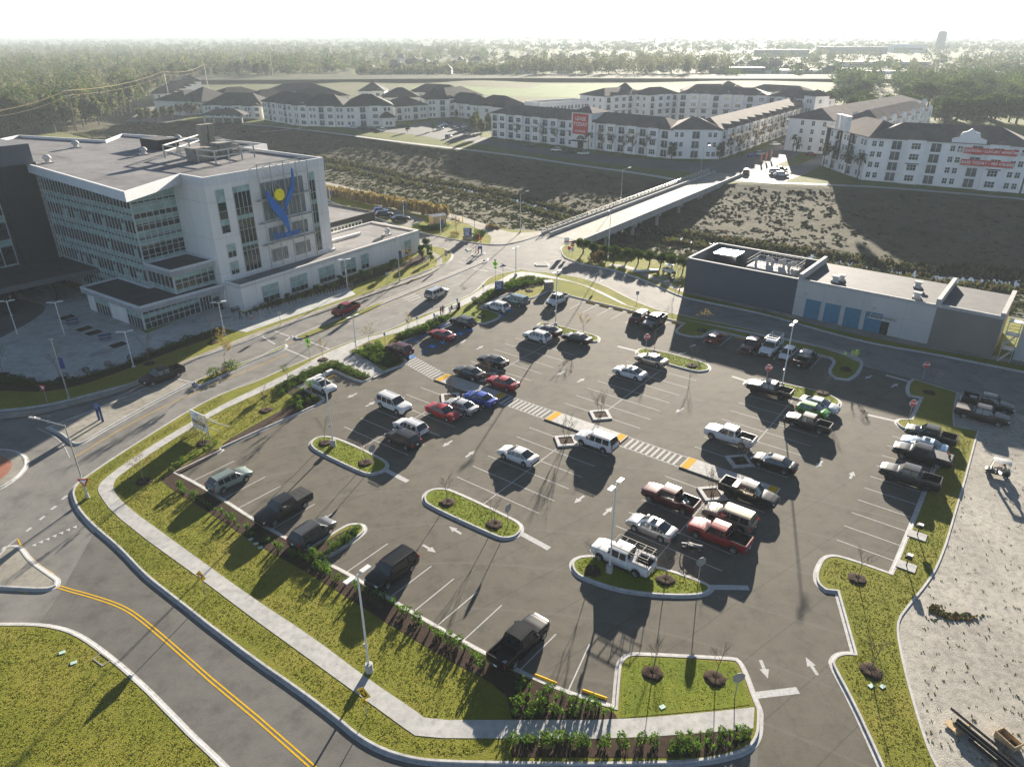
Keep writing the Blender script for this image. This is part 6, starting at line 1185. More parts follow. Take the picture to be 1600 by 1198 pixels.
def f_ped(o, h):
    p = [(-.42, -.42), (.42, -.42), (.42, .05), (0, .48), (-.42, .05)]; poly_plate(o, 'plate', OCT(.6, 0)[::2], h + .3, M['lime'], 0, back=M['signback']); poly_plate(o, 'arrow_plate', rect(.62, .32), h - .5, M['lime'], 0, back=M['signback'])
    q = MB(); q.lathe([(.02, -.06), (.07, 0), (.02, .06)], (0, -.04, h + .55), 8); q.bar((0, -.03, h + .46), (.02, -.03, h + .22), .13, .04); q.bar((.02, -.03, h + .24), (-.13, -.03, h + .0), .06, .04); q.bar((.02, -.03, h + .24), (.15, -.03, h + .02), .06, .04); q.bar((.0, -.03, h + .42), (.16, -.03, h + .26), .05, .04); q.bar((.0, -.03, h + .42), (-.14, -.03, h + .3), .05, .04); q.build('pedestrian_symbol', M['black'], o)
    q = MB(); q.bar((-.16, -.03, h - .42), (.12, -.03, h - .56), .07, .04); q.bar((.13, -.03, h - .42), (.13, -.03, h - .58), .06, .04); q.bar((0, -.03, h - .57), (.15, -.03, h - .57), .06, .04); q.build('arrow', M['black'], o)
    q = MB(); q.box((0, .03, h + 1.1), (.5, .35, .05)); q.box((0, .03, h + .95), (.2, .2, .25)); q.build('solar_panel', M['black'], o)
def f_acc(o, h):
    poly_plate(o, 'plate', rect(.34, .5), h, M['signwhite'], 0, back=M['signback']); poly_plate(o, 'symbol_panel', rect(.3, .32), h - .05, M['blue'], .03); q = MB(); q.lathe([(.01, -.02), (.03, 0), (.01, .02)], (-.02, -.06, h + .06), 6); [q.bar((.09 * math.cos(a), -.05, h - .1 + .09 * math.sin(a)), (.09 * math.cos(a + .7), -.05, h - .1 + .09 * math.sin(a + .7)), .02, .02) for a in np.arange(2, 6, .7)]; q.bar((-.02, -.05, h + .03), (-.01, -.05, h - .08), .025, .02); q.build('wheelchair_symbol', M['signwhite'], o)
for px, lab, rz in (((1009, 548), 'red STOP sign at the tip of the far right island', 0), ((1197, 598), 'red STOP sign beside the black pickup island', 0), ((1441, 593), 'red STOP sign at the exit to the shaded road', 0), ((1420, 655), 'red STOP sign on the small rounded grass nib', 0)): post_sign('stop_sign', px, lab, 'road sign', f_stop, 2.3, rz)['group'] = 'stop signs'
for px, lab, rz in (((584, 727), 'back of a stop sign on the grass island by the dark SUV', .9), ((794, 822), 'back of a stop sign on the island below the white sedan', .9), ((1091, 908), 'back of a stop sign on the curved island beside the dirt bike', .3), ((1148, 1092), 'pale back of a stop sign at the exit corner lawn', .2)): post_sign('stop_sign', px, lab, 'road sign', f_back, 2.2, rz)['group'] = 'signs seen from behind'
for px, lab, w_, h_ in (((995, 475), 'grey back of a rectangular sign on the narrow verge', .6, .75), ((937, 441), 'grey back of a rectangular sign at the right crossing', .5, .6), ((439, 508), 'grey back of a diamond sign on the hospital verge', .6, .6), ((606, 444), 'grey back of a diamond sign near the tall banner post', .6, .6), ((670, 418), 'brown back of a small sign by the topiary', .45, .5), ((697, 411), 'grey back of signs stacked at the crossing corner', .5, 1.2)): post_sign('road_sign', px, lab, 'road sign', lambda o, h: poly_plate(o, 'plate', rect(w_, h_), h, M['signback'], 0), 2.1, .3)['group'] = 'signs seen from behind'
post_sign('yield_sign', (139, 779), 'red and white yield sign at the roundabout kerb by the long-arm lamp', 'road sign', f_yield, 2.1, .1); post_sign('yield_sign', (74, 628), 'red and white yield sign beside the hospital pavement', 'road sign', f_yield, 2.1, -.3)
post_sign('roundabout_sign', (573, 1119), 'yellow diamond with circling arrows and a speed plate by the sidewalk', 'road sign', lambda o, h: f_diam(o, h, 1), 1.9, -.5); post_sign('yield_ahead_sign', (322, 933), 'yellow diamond with a red and white triangle by the sidewalk', 'road sign', lambda o, h: f_diam(o, h, 0), 1.9, -.5)
post_sign('crossing_sign', (485, 566), 'lime pedestrian crossing sign at the lower boulevard crossing', 'road sign', f_ped, 3.1, -.5); post_sign('crossing_sign', (774, 440), 'lime pedestrian crossing sign at the upper crossing', 'road sign', f_ped, 3.3, -.4)
for px, lab in (((602, 538), 'blue accessible sign at the maroon SUV planter'), ((637, 517), 'blue accessible sign left of the first small planter'), ((652, 512), 'blue accessible sign in the first small planter'), ((679, 507), 'blue accessible sign in the second small planter'), ((694, 495), 'blue accessible sign behind the standing people'), ((715, 483), 'blue accessible sign above the dark bench end'), ((755, 461), 'blue accessible sign at the end of the long hedge')): post_sign('accessible_sign', px, lab, 'parking sign', f_acc, 1.75, TH + .35)['group'] = 'blue accessible parking signs'
def f_dne(o, h):
    poly_plate(o, 'plate', OCT(.45)[:8], h + .4, M['red'], 0, back=M['signback']); q = MB(); q.box((0, -.03, h + .4), (.62, .02, .16)); q.build('bar', M['signwhite'], o); poly_plate(o, 'lower_plate', rect(.65, .8), h - .5, M['signwhite'], 0, back=M['signback']); q = MB(); q.bar((-.12, -.03, h - .75), (.08, -.03, h - .45), .08, .04); q.bar((.08, -.03, h - .45), (.05, -.03, h - .2), .09, .04); q.build('arrow', M['black'], o)
post_sign('no_entry_sign', (894, 402), 'round red no entry sign with white plate at the bridge corner', 'road sign', f_dne, 2.3, .1)
def f_list(o, h): poly_plate(o, 'plate', rect(1.1, 1.6), h, M['signwhite'], 0, back=M['signback']); q = MB(); q.box((0, -.03, h - .1), (1.1, .02, .25)); q.build('red_band', M['red'], o)
post_sign('notice_sign', (885, 392), 'white notice board with a dark red band at the bridge corner', 'road sign', f_list, 2.2, .1)
def f_ow(o, h): poly_plate(o, 'plate', OCT(.45), h, M['red'], 0, back=M['signback']); poly_plate(o, 'lower_plate', rect(.6, .35), h - .6, M['signwhite'], 0, back=M['signback'])
post_sign('wrong_way_sign', (889, 399), 'red and white angled road sign between the two bridge corner signs', 'road sign', f_ow, 1.6, -.5)
def f_street(o, h): q = MB(); q.box((0, 0, h), (1.3, .03, .25), .5); q.box((0, 0, h + .28), (1.0, .03, .22), -1.0); q.build('street_name_plate', M['navy'], o)
post_sign('street_name_sign', (786, 444), 'blue street name blades on a dark pole by the hedge', 'street sign', f_street, 3.6, 0, post='black')
# blue monument signs ------------------------------------------------------
def monument(px, w, h, lab, rz, legs=False, z=.14, base=False):
    o = thing('information_sign', lab, 'information sign', G(*px, z), rz); q = MB(); z0 = .15 if not base else .9
    if legs: q.box((-w / 2 + .12, 0, h / 2), (.24, .2, h)); q.box((w / 2 - .12, 0, h / 2), (.24, .2, h)); q.box((0, 0, h * .8), (w - .48, .2, h * .4))
    else: q.box((0, 0, z0 + (h - z0) / 2), (w, .3, h - z0))
    q.build('panel', M['navy'], o)
    if base: q = MB(); q.box((0, 0, .8), (w * 1.35, .9, .16)); q.box((0, 0, .36), (w * 1.2, .7, .72)); q.build('plinth', M['oldconcrete'], o)
    yb = -.17 if not legs else -.12
    text_mesh('lettering', 'Ochsner', w * .2, TM(-w * .08, yb, h * .88), M['signwhite'], o, 1, .004)
    if not legs:
        q = MB(); [q.box((-w * .05 - .06 * (k % 2) * w, yb, h * .72 - k * h * .105), (w * (.7 - .12 * (k % 3)), .01, h * .035)) for k in range(4)]; q.build('text_lines', M['signwhite'], o)
    return o
monument((780, 457), 1.6, 2.2, 'blue information sign standing in the hedge by the crossing', .25); monument((731, 374), 1.9, 2.7, 'blue information sign on a pale plinth beside the clipped shrub', 0, base=True); monument((750, 396), 1.0, 1.7, 'small blue portal sign on the entrance island', 0, True); monument((158, 657), 1.1, 2.2, 'dark blue portal sign on the concrete traffic island', -.6, True)
# site board -----------------------------------------------------------------
pA, pB = G(305, 674), G(326, 684); bd = (pB - pA).normalized(); o = thing('site_board', 'large white site board with a picture band propped by white timbers', 'sign board', pA.lerp(pB, .5) + Vector((0, 0, .13)), math.atan2(bd.y, bd.x)); bw = (pB - pA).length + .2
q = MB(); q.box((0, 0, 1.75), (bw, .08, 2.4)); q.build('panel', M['signwhite'], o)
q = MB(); q.box((0, -.05, 1.5), (bw * .9, .02, .62)); q.build('picture', ground_mat('printed_rendering', [(.3, (.03, .05, .06)), (.5, (.2, .17, .14)), (.7, (.3, .38, .45))], (1.6, 4, 12), .5, 0), o)
q = MB(); q.box((0, -.05, 2.6), (bw * .35, .02, .16)); [q.box((0, -.05, 2.36 - .14 * k), (bw * (.8 - .1 * k), .02, .035)) for k in range(3)]; [q.box((0, -.05, .9 - .12 * k), (bw * .7, .02, .03)) for k in range(2)]; q.build('text_lines', M['signback'], o)
for x in (-bw / 2 + .1, bw / 2 - .1): q = MB(); q.box((x, .1, 1.45), (.1, .1, 2.9)); q.bar((x, .1, 2.3), (x + .2, 2.9, .05), .1, .1); q.bar((x, .1, 1.3), (x + .1, 1.5, .05), .08, .08); q.bar((x, 0, .7), (x - .25, -.7, .03), .08, .08); q.bar((x, 0, .7), (x + .5, -.15, .03), .08, .08); q.build('prop', M['white'], o)
# ---------------------------------------------------------------- wheel stops
def wstop(px, col, rz, lab, grp):
    q = MB(); q.grid([[(x, y, z_) for y, z_ in ((-.09, 0), (-.075, .1), (0, .13), (.075, .1), (.09, 0))] for x in (-.93, -.9, .9, .93)], 0); [q.add([(x, y, z_) for y, z_ in ((-.09, 0), (-.075, .1), (0, .13), (.075, .1), (.09, 0))], [(0, 1, 2, 3, 4)]) for x in (-.93, .93)]
    o = q.build('wheel_stop', M[col]); p = G(*px); o.location = (p.x, p.y, .012); o.rotation_euler = (0, 0, rz); tag(o, lab, 'wheel stop', grp)
c_ = lambda a, b: math.atan2((G(*b) - G(*a)).y, (G(*b) - G(*a)).x)
wstop((852, 1061), 'yellow', c_((835, 1054), (870, 1068)), 'yellow wheel stop nearest the black pickup', 'yellow wheel stops'); wstop((929, 1085), 'yellow', c_((911, 1078), (948, 1091)), 'yellow wheel stop beside the corner lawn kerb', 'yellow wheel stops'); wstop((516, 590), 'yellow', c_((510, 593), (525, 586)), 'yellow wheel stop beside the white sedan in the hedge corner', 'yellow wheel stops')
for k, a in enumerate((-61.4, -58.6, -55.8, -53.0, -50.2)): q_ = AB(a, 105.3); wstop((0, 0), 'yellow', EE, 'yellow wheel stop in the empty row beside the white pickup', 'yellow wheel stops'); o = COL.objects[-1]; o.location = (q_.x, q_.y, .012)
for k, a in enumerate((-44.6, -36.5, -33.7, -30.8, -22.7)): q_ = AB(a, 105.4); wstop((0, 0), 'yellow', EE, 'yellow wheel stop in the bays in front of the workshop road', 'yellow wheel stops'); o = COL.objects[-1]; o.location = (q_.x, q_.y, .012)
for px, b_ in (((647, 532), (655, 529)), ((662, 525), (670, 522)), ((692, 511), (700, 508)), ((701, 507), (709, 504))): wstop(px, 'blue', c_(px, b_), 'blue wheel stop at the accessible bays', 'blue wheel stops')
# ---------------------------------------------------------------- small things
for px, l in (((1433, 836), 'black barbecue post on its slab, the further of two'), ((1416, 884), 'black barbecue post on its slab, the nearer of two')):
    o = thing('barbecue_grill', l, 'barbecue grill', G(*px, .15), TH, 'barbecue posts'); q = MB(); q.box((0, 0, .01), (1.6, 1.2, .06)); q.build('slab', M['concrete'], o); q = MB(); q.tube((0, 0, .03), (0, 0, .9), .05, .05, 8); q.build('post', M['black'], o); q = MB(); q.box((0, 0, 1.05), (.6, .45, .28)); [q.tube((-.25 + .1 * k, -.26, 1.2), (-.25 + .1 * k, .26, 1.2), .012) for k in range(6)]; q.build('firebox', M['black'], o); q = MB(); q.box((.05, .05, 1.26), (.45, .4, .1)); q.build('lid', M['galv'], o)
for px, l in (((114, 506), 'blue picnic table under the hospital, the further one'), ((165, 530), 'blue picnic table beside the row of dark tree pits')):
    o = thing('picnic_table', l, 'picnic table', G(*px, .155), R(30), 'blue picnic tables'); q = MB(); q.box((0, 0, .74), (1.9, .8, .06)); q.build('tabletop', M['navy'], o)
    for s in (1, -1): q = MB(); q.box((0, s * .75, .44), (1.9, .28, .05)); q.build('seat', M['navy'], o)
    for s in (1, -1): q = MB(); q.bar((s * .6, -.7, 0), (s * .6, .2, .74), .06, .06); q.bar((s * .6, .7, 0), (s * .6, -.2, .74), .06, .06); q.box((s * .6, 0, .42), (.06, 1.6, .06)); q.build('leg', M['black'], o)
q = MB()
for x, y in ((132, 515), (147, 521), (185, 540), (105, 497)): c = G(x, y); q.poly([c + HUx * a + HUy * b for a, b in ((-1.1, -.9), (1.1, -.9), (1.1, .9), (-1.1, .9))], .16)
struct('tree_pit', q, M['mulch'])
def bench(p, rz, l, m):
    o = thing('bench', l, 'bench', p, rz); q = MB(); q.box((0, 0, .43), (1.8, .45, .05)); q.build('seat', m, o); q = MB(); [q.bar((-.9, .24 + .03 * k, .58 + .13 * k), (.9, .24 + .03 * k, .58 + .13 * k), .1, .03) for k in range(3)]; q.build('backrest', m, o)
    for s in (1, -1): q = MB(); q.bar((s * .8, -.2, 0), (s * .8, -.2, .43), .06, .06); q.bar((s * .8, .22, 0), (s * .8, .3, .88), .06, .06); q.bar((s * .8, -.22, .62), (s * .8, .26, .64), .05, .05); q.build('leg', m, o)
bench(G(370, 487, .16), HR, 'dark bench against the pale wall by the hospital door', M['black']); bench(G(709, 486, .16), R(38), 'dark bench beside the small lawn where a person sits', M['black'])
q = MB(); q.lathe([(.28, 0), (.32, .9), (.2, 1.0), (.0, 1.05)], n=12); o = q.build('litter_bin', M['black']); o.location = G(347, 483, .16); tag(o, 'black litter bin beside the hospital door', 'litter bin')
o = q.build('litter_bin', M['black']); o.location = G(1362, 514, .16); tag(o, 'black litter bin beside the roller door', 'litter bin')
q = MB(); q.box((0, 0, .55), (.5, .5, 1.1)); q.box((0, 0, 1.1), (.6, .6, .08)); o = q.build('litter_bin', M['black']); o.location = G(717, 482, .16); tag(o, 'square black litter bin at the end of the dark bench', 'litter bin')
def cone(px, l, z=.16):
    o = thing('traffic_cone', l, 'traffic cone', G(*px, z), .3); q = MB(); q.box((0, 0, .02), (.4, .4, .04)); q.lathe([(.15, .04), (.03, .75)], n=12); q.build('body', M['amber'], o); q = MB(); q.lathe([(.108, .33), (.075, .5)], n=12); q.build('collar', M['signwhite'], o)
cone((394, 497), 'orange cone at the planting beside the hospital walk'); cone((1373, 517), 'orange cone beside the workshop door'); cone((1062, 452), 'orange cone at the slate wall corner')
for i, (px, l) in enumerate((((749, 374), 'taller orange delineator post in the grass behind the signs'), ((752, 377), 'shorter orange delineator post in the grass behind the signs'), ((744, 394), 'slim orange delineator post on the entrance island'))): q = MB(); q.lathe([(.2, 0), (.2, .06), (.1, .1), (.08, 1.25), (.02, 1.3)], n=10); o = q.build('delineator_post', M['amber']); o.location = G(*px, .15); tag(o, l, 'delineator')
for i, (x, y) in enumerate(((712, 346), (717.5, 347), (723, 346))): q = MB(); q.tube((0, 0, 0), (0, 0, 1.15), .13, .13, 10); q.lathe([(.13, 1.15), (.08, 1.25), (.01, 1.28)], n=10); o = q.build('bollard', M['signyellow']); o.location = G(x, y, .15); tag(o, ('leftmost', 'middle', 'rightmost')[i] + ' of three yellow bollards behind the shrubs', 'bollard', 'yellow bollards')
o = thing('electric_cabinet', 'brown electric cabinet with pale top at the hedge end', 'cabinet', G(857, 452, .14), .2); q = MB(); q.box((0, 0, .75), (1.5, 1.3, 1.5)); q.build('body', M['taupe'], o); q = MB(); q.box((0, 0, 1.56), (1.65, 1.45, .12)); q.build('top', M['white'], o)
q = MB(); q.tube((0, 0, 0), (0, 0, 1.1), .16, .16, 10); q.lathe([(.16, 1.1), (.01, 1.2)], n=10); o = q.build('bollard', M['white']); o.location = G(864, 452, .14); tag(o, 'white bollard beside the brown cabinet', 'bollard')
o = thing('utility_hut', 'small tan hut with white roof behind a clipped hedge', 'hut', G(684, 351, .15), R(30)); q = MB(); q.box((0, 0, 1.2), (3.6, 2.6, 2.4)); q.build('wall', M['wood'], o); q = MB(); q.add([(-2, -1.5, 2.4), (2, -1.5, 2.4), (2, 1.5, 2.4), (-2, 1.5, 2.4), (-2, 0, 2.8), (2, 0, 2.8)], [(0, 1, 5, 4), (2, 3, 4, 5), (0, 4, 3), (1, 2, 5), (3, 2, 1, 0)]); q.build('roof', M['white'], o)
# pipes and a timber box on the gravel
pd = (G(1600, 1215) - G(1494, 1128)).normalized(); pn = Vector((-pd.y, pd.x, 0)); p0 = G(1493, 1130, .1)
for k, (off, hz, r_, s0, l) in enumerate(((0, .42, .13, 0, 'upper thick black pipe on the timber supports'), (-.32, .4, .13, .1, 'lower thick black pipe on the timber supports'), (-.62, .3, .11, 1.3, 'outermost black pipe lying low on the stack'), (.45, .38, .05, -.8, 'thin black pipe along the stack edge'), (.6, .36, .045, -.85, 'thinnest black pipe on the far edge of the stack'))):
    q = MB(); a = pn * off + pd * s0 + Vector((0, 0, hz)); b = pn * off + pd * 8.5 + Vector((0, 0, hz)); q.tube(a, b, r_, r_, 12, 0, False); q.tube(a + pd * .01, b, r_ * .8, r_ * .8, 12, 0, True); o = q.build('plastic_pipe', M['black']); o.location = p0; tag(o, l, 'pipe', 'black pipes on the gravel')
for s, l in ((.5, 'timber support under the near pipe ends'), (3.2, 'timber support under the middle of the pipes')): q = MB(); q.box((0, 0, .12), (.25, 1.6, .24)); o = q.build('timber_block', M['wood']); o.location = p0 + pd * s - pn * .1; o.rotation_euler = (0, 0, math.atan2(pd.y, pd.x)); tag(o, l, 'timber')
q = MB(); q.box((0, 0, .05), (1.1, .7, .06)); o = q.build('plywood_sheet', M['wood']); o.location = p0 - pn * .45 + pd * .2 + Vector((0, 0, .05)); o.rotation_euler = (0, 0, math.atan2(pd.y, pd.x)); tag(o, 'pale plywood offcut under the pipe ends', 'plywood')
o = thing('timber_crate', 'open pale timber crate with dark contents on the gravel', 'crate', G(1573, 1160, .1), math.atan2(pd.y, pd.x) - .1); q = MB(); [q.box((0, s * .38, .3), (1.4, .05, .55)) for s in (1, -1)]; [q.box((s * .68, 0, .3), (.05, .76, .55)) for s in (1, -1)]; q.box((0, 0, .05), (1.4, .76, .06)); q.build('box', M['wood'], o); q = MB(); q.box((.3, .1, .15), (.5, .4, .16)); q.lathe([(.1, 0), (.18, .06), (.05, .2)], (-.3, 0, .08), 8); q.build('contents', M['trim'], o)
q = MB(); [q.box((x, y, .1), (.9, .12, .1), r_) for x, y, r_ in ((0, 0, .4), (.2, .3, .6), (-.1, .25, .1))]; o = q.build('timber_offcuts', M['oldconcrete']); o.location = p0 + pd * 3.0 + pn * 1.3; tag(o, 'few grey timber offcuts beside the pipe stack', 'timber')
# debris and the utility buggy by the slate wall
o = thing('utility_buggy', 'white and black utility buggy parked by the hedge trees', 'buggy', G(1045, 428, .14), R(-62)); q = MB(); shell(q, [(-1.4, .6, .45, .6, .95, 0), (-1.3, .7, .4, .6, 1.0, 0), (.4, .7, .4, .6, .95, .02), (1.2, .62, .45, .6, .9, .04), (1.4, .5, .5, .6, .8, 0)]); q.build('body', M['pole'], o)
q = MB(); [q.tube((x, s * .62, .95), (x2, s * .6, 1.9), .03, .03, 6) for s in (1, -1) for x, x2 in ((.6, .3), (-.4, -.4))]; q.box((-.1, 0, 1.92), (1.3, 1.35, .06)); q.build('cage', M['pole'], o); q = MB(); q.box((1.38, 0, .65), (.08, 1.0, .4)); q.box((-.9, 0, 1.03), (.9, 1.2, .04)); q.build('grille', M['trim'], o)
for x in (-.9, .9):
    for s in (1, -1): w_ = mesh_obj('wheel', wheel_mesh(.33, .24)[0].mesh('wheel', M['rubber']), o); w_.location = (x, s * .66, .33)
for px, sz, rz, m, n_, l in (((1010, 424), (5.5, .35, .3), .15 + math.pi, 'pole', 'pipe_bundle', 'long white pipe bundle lying on the grass by the hedge trees'), ((1035, 434), (1.8, 1.3, .12), .5, 'oldconcrete', 'board_stack', 'flat pale board stack on the grass beside the buggy'), ((1042, 441), (1.2, .5, .3), .3, 'white', 'white_sacks', 'white sacks at the pavement edge'), ((1058, 440), (1.6, .12, .3), 0, 'galv', 'steel_barrier', 'low metal frame on the grass near the slate wall'), ((1048, 438), (.9, .6, .35), .2, 'trim', 'tool_bag', 'dark bags beside the white sacks')): q = MB(); [q.box((.1 * k * sz[0], .05 * k, sz[2] * (.5 + .3 * k)), (sz[0] * (.95 - .1 * k), sz[1] * .8, sz[2]), .06 * k) for k in range(2)]; o = q.build(n_, M[m]); o.location = G(*px, .14); o.rotation_euler = (0, 0, rz); tag(o, l, n_.replace('_', ' '))
# feather flags across the canal, railing by the slate wall
M['flag'] = plain('orange_flag_cloth', (.85, .3, .12), .7)
for i, x in enumerate((1187.5, 1195.5, 1203)):
    o = thing('feather_flag', ('leftmost', 'middle', 'rightmost')[i] + ' of three tall orange feather flags', 'flag', G(x, 255 - 2.5 * i, .05), .3, 'orange feather flags'); q = MB(); q.tube((0, 0, 0), (0, 0, 4.2), .04); q.build('pole', M['galv'], o); q = MB(); n_ = 8; q.add([(.03, 0, .6 + .44 * k) for k in range(n_)] + [(.75 - .02 * (k - 5) ** 2 * (k > 5) * 4, .12 * math.sin(k), .6 + .44 * k) for k in range(n_)], [(k, n_ + k, n_ + k + 1, k + 1) for k in range(n_ - 1)], 0, True); q.add([(.03, .03, .6 + .44 * k) for k in range(n_)] + [(.75 - .02 * (k - 5) ** 2 * (k > 5) * 4, .12 * math.sin(k) + .03, .6 + .44 * k) for k in range(n_)], [(k + 1, n_ + k + 1, n_ + k, k) for k in range(n_ - 1)], 0, True); q.build('flag_cloth', M['flag'], o)
# bicycle racks along the hospital wing
o = thing('bicycle_rack', 'long row of bent steel bicycle hoops along the hospital planting', 'bicycle rack', HO); a, b = G(384, 499), G(550, 449); q = MB()
for k in range(34): p = a.lerp(b, k / 33) - HO; [q.bar(p + Vector((0, 0, z0)), p + Vector((x, y, z1)), .06, .06) for z0, z1, x, y in ((.16, .9, 0, 0),)]; q.bar(p + Vector((0, 0, .9)), p + Vector((.3, -.45, .9)), .06, .06); q.bar(p + Vector((.3, -.45, .9)), p + Vector((.3, -.45, .16)), .06, .06)
q.build('hoops', M['galv'], o)
# utility poles and wires on the left
UP = [((-45, 238), 176), ((121, 206), 139), ((267, 168), 110), ((327, 148), 100), ((427, 123), 82), ((686, 122), 76)]; tops = []
for i, (px, t_) in enumerate(UP):
    p = G(*px); q = MB(); lo, hi = 0, 45
    for _ in range(40):
        m = (lo + hi) / 2; d = Vector((p.x, p.y, m - CAMH)); yy = 599 - FPX * (d.y * SP + d.z * CP) / (d.y * CP - d.z * SP); lo, hi = (m, hi) if yy > t_ else (lo, m)
    h = min(lo, 30); o = thing('utility_pole', ('tall utility pole at the left picture edge', 'brown utility pole in front of the wood', 'pale utility pole behind the townhouses', 'pale utility pole behind the dark-roofed residence', 'tall pale pylon above the dark-roofed residence', 'slim pale pylon beyond the bright field')[i], 'utility pole', p, .5); q.tube((0, 0, 0), (0, 0, h), .28, .18, 8); q.build('pole', M['bark'] if i < 2 else M['galv'], o); q = MB(); [q.bar((-1.8, 0, h - .8 - 2.2 * k), (1.8, 0, h - .8 - 2.2 * k), .18, .18) for k in range(2)]; q.build('crossarm', M['galv'], o); tops.append((p, h))
for w_ in range(3):
    for i in range(3):
        (p, h), (p2, h2) = tops[i], tops[i + 1]; q = MB(); a = p + Vector((-1 + w_, 0, h - .7 - 2 * (w_ == 2))); b = p2 + Vector((-1 + w_, 0, h2 - .7 - 2 * (w_ == 2))); pts = [a.lerp(b, t_ / 14) - Vector((0, 0, 9 * (t_ / 14) * (1 - t_ / 14))) for t_ in range(15)]; [q.tube(u, v, .04, .04, 4, 0, False) for u, v in zip(pts, pts[1:])]; tag(q.build('power_line', M['wood']), 'sagging power line strung between the utility poles in front of the wood', 'power line', 'power lines')
# ---------------------------------------------------------------- people
def person(p, rz, label, shirt, trousers, joints=None, hair=(.02, .015, .01), h=1.72, hat=None):
    """one skinned body; joints overrides the standing skeleton (x forward)"""
    J_ = dict(pelvis=(0, 0, .95), chest=(0, 0, 1.28), neck=(0, 0, 1.48), head=(.02, 0, 1.58), crown=(.02, 0, 1.7), hipL=(0, .09, .92), hipR=(0, -.09, .92), kneeL=(.12, .1, .5), kneeR=(-.05, -.1, .5), ankL=(.1, .1, .08), ankR=(-.22, -.1, .12), toeL=(.27, .1, .03), toeR=(-.06, -.1, .05), shL=(0, .19, 1.42), shR=(0, -.19, 1.42), elL=(-.08, .25, 1.14), elR=(.06, -.25, 1.14), wrL=(.02, .26, .9), wrR=(.2, -.26, .92), hdL=(.05, .26, .8), hdR=(.25, -.26, .83))
    J_.update(joints or {}); ks = list(J_); rad = dict(pelvis=.15, chest=.155, neck=.06, head=.095, crown=.08, hipL=.1, hipR=.1, kneeL=.065, kneeR=.065, ankL=.045, ankR=.045, toeL=.035, toeR=.035, shL=.07, shR=.07, elL=.045, elR=.045, wrL=.032, wrR=.032, hdL=.035, hdR=.035)
    E = [('pelvis', 'chest'), ('chest', 'neck'), ('neck', 'head'), ('head', 'crown'), ('pelvis', 'hipL'), ('pelvis', 'hipR'), ('hipL', 'kneeL'), ('hipR', 'kneeR'), ('kneeL', 'ankL'), ('kneeR', 'ankR'), ('ankL', 'toeL'), ('ankR', 'toeR'), ('chest', 'shL'), ('chest', 'shR'), ('shL', 'elL'), ('shR', 'elR'), ('elL', 'wrL'), ('elR', 'wrR'), ('wrL', 'hdL'), ('wrR', 'hdR')]
    vs = [Vector(J_[k]) for k in ks]; es = [(ks.index(a), ks.index(b)) for a, b in E]; rr = [rad[k] for k in ks]
    for s in ('L', 'R'):
        hd = Vector(J_['hd' + s]); d = (hd - Vector(J_['wr' + s])).normalized(); sd = d.cross(Vector((0, 1, 0))).normalized()
        for k in range(5):
            o_ = sd * (.03 * (k - 1.5)) if k < 4 else sd * -.06; b0 = hd + o_ + d * (.03 if k < 4 else -.02); b1 = b0 + d * (.05, .06, .055, .04, .03)[k]; i = len(vs); vs += [b0, b1]; rr += [.011, .009]; es += [(ks.index('hd' + s), i), (i, i + 1)]
    me = bpy.data.meshes.new('person'); me.from_pydata(vs, es, []); t_ = bpy.data.objects.new('person', me); COL.objects.link(t_)
    sk = t_.modifiers.new('s', 'SKIN'); sk.use_smooth_shade = True; t_.modifiers.new('u', 'SUBSURF').levels = 1
    for i, r_ in enumerate(rr): me.skin_vertices[0].data[i].radius = (r_, r_)
    me.skin_vertices[0].data[0].use_root = True
    bpy.context.view_layer.update(); m2 = bpy.data.meshes.new_from_object(t_.evaluated_get(bpy.context.evaluated_depsgraph_get())); bpy.data.objects.remove(t_)
    m2.materials.clear(); [m2.materials.append(m) for m in (M['skin'], shirt, trousers, M['black'])]
    Jv = {k: Vector(v) for k, v in J_.items()}
    sg = lambda f, a, b: ((f - a).project(b - a) + a if (b - a).length else a)
    def near(f):
        best = (9, None)
        for a, b in E:
            A, B = Jv[a], Jv[b]; t = max(0, min(1, (f - A).dot(B - A) / max(1e-6, (B - A).length_squared))); d = (f - A.lerp(B, t)).length
            if d < best[0]: best = (d, (a, b, t))
        return best[1]
    for f in m2.polygons:
        n_ = near(f.center)
        if n_ is None: f.material_index = 0; continue
        a, b, t = n_; f.material_index = 3 if 'toe' in b else 2 if ('hip' in a or 'knee' in a or 'hip' in b or (a == 'pelvis' and t < .25)) else 1 if ('chest' in (a, b) and b != 'neck') or 'sh' in a[:2] or (b == 'neck' and t < .6) else 0
    o = mesh_obj('person', m2); o.location = p; o.rotation_euler = (0, 0, rz); o.scale = (h / 1.75,) * 3; tag(o, label, 'person')
    hd = Jv['head']; q = MB(); q.lathe([(.115, .02), (.115, .1), (.08, .165), (.01, .18)], hd, 12); c = q.build('hair' if not hat else 'cap', plain('hair', hair, .8, 0, 0) if not hat else hat, o)
    if hat: pass
    q = MB(); f_ = (Jv['crown'] - Jv['neck']).normalized(); q.lathe([(.02, -.02), (.028, 0), (.005, .03)], hd + Vector((.1, 0, .0)), 6); q.build('nose', M['skin'], o)
    q = MB(); [q.lathe([(.004, -.01), (.014, 0), (.004, .01)], hd + Vector((.088, s * .035, .035)), 6) for s in (1, -1)]; q.build('eyes', M['black'], o); return o
CL = {k: plain('cloth_' + k, c, .85, 0, .1, 8) for k, c in (('black', (.015, .015, .017)), ('navy', (.02, .03, .07)), ('red', (.4, .03, .025)), ('grey', (.15, .15, .16)), ('white', (.6, .6, .58)), ('jeans', (.05, .08, .15)), ('olive', (.07, .075, .03)))}
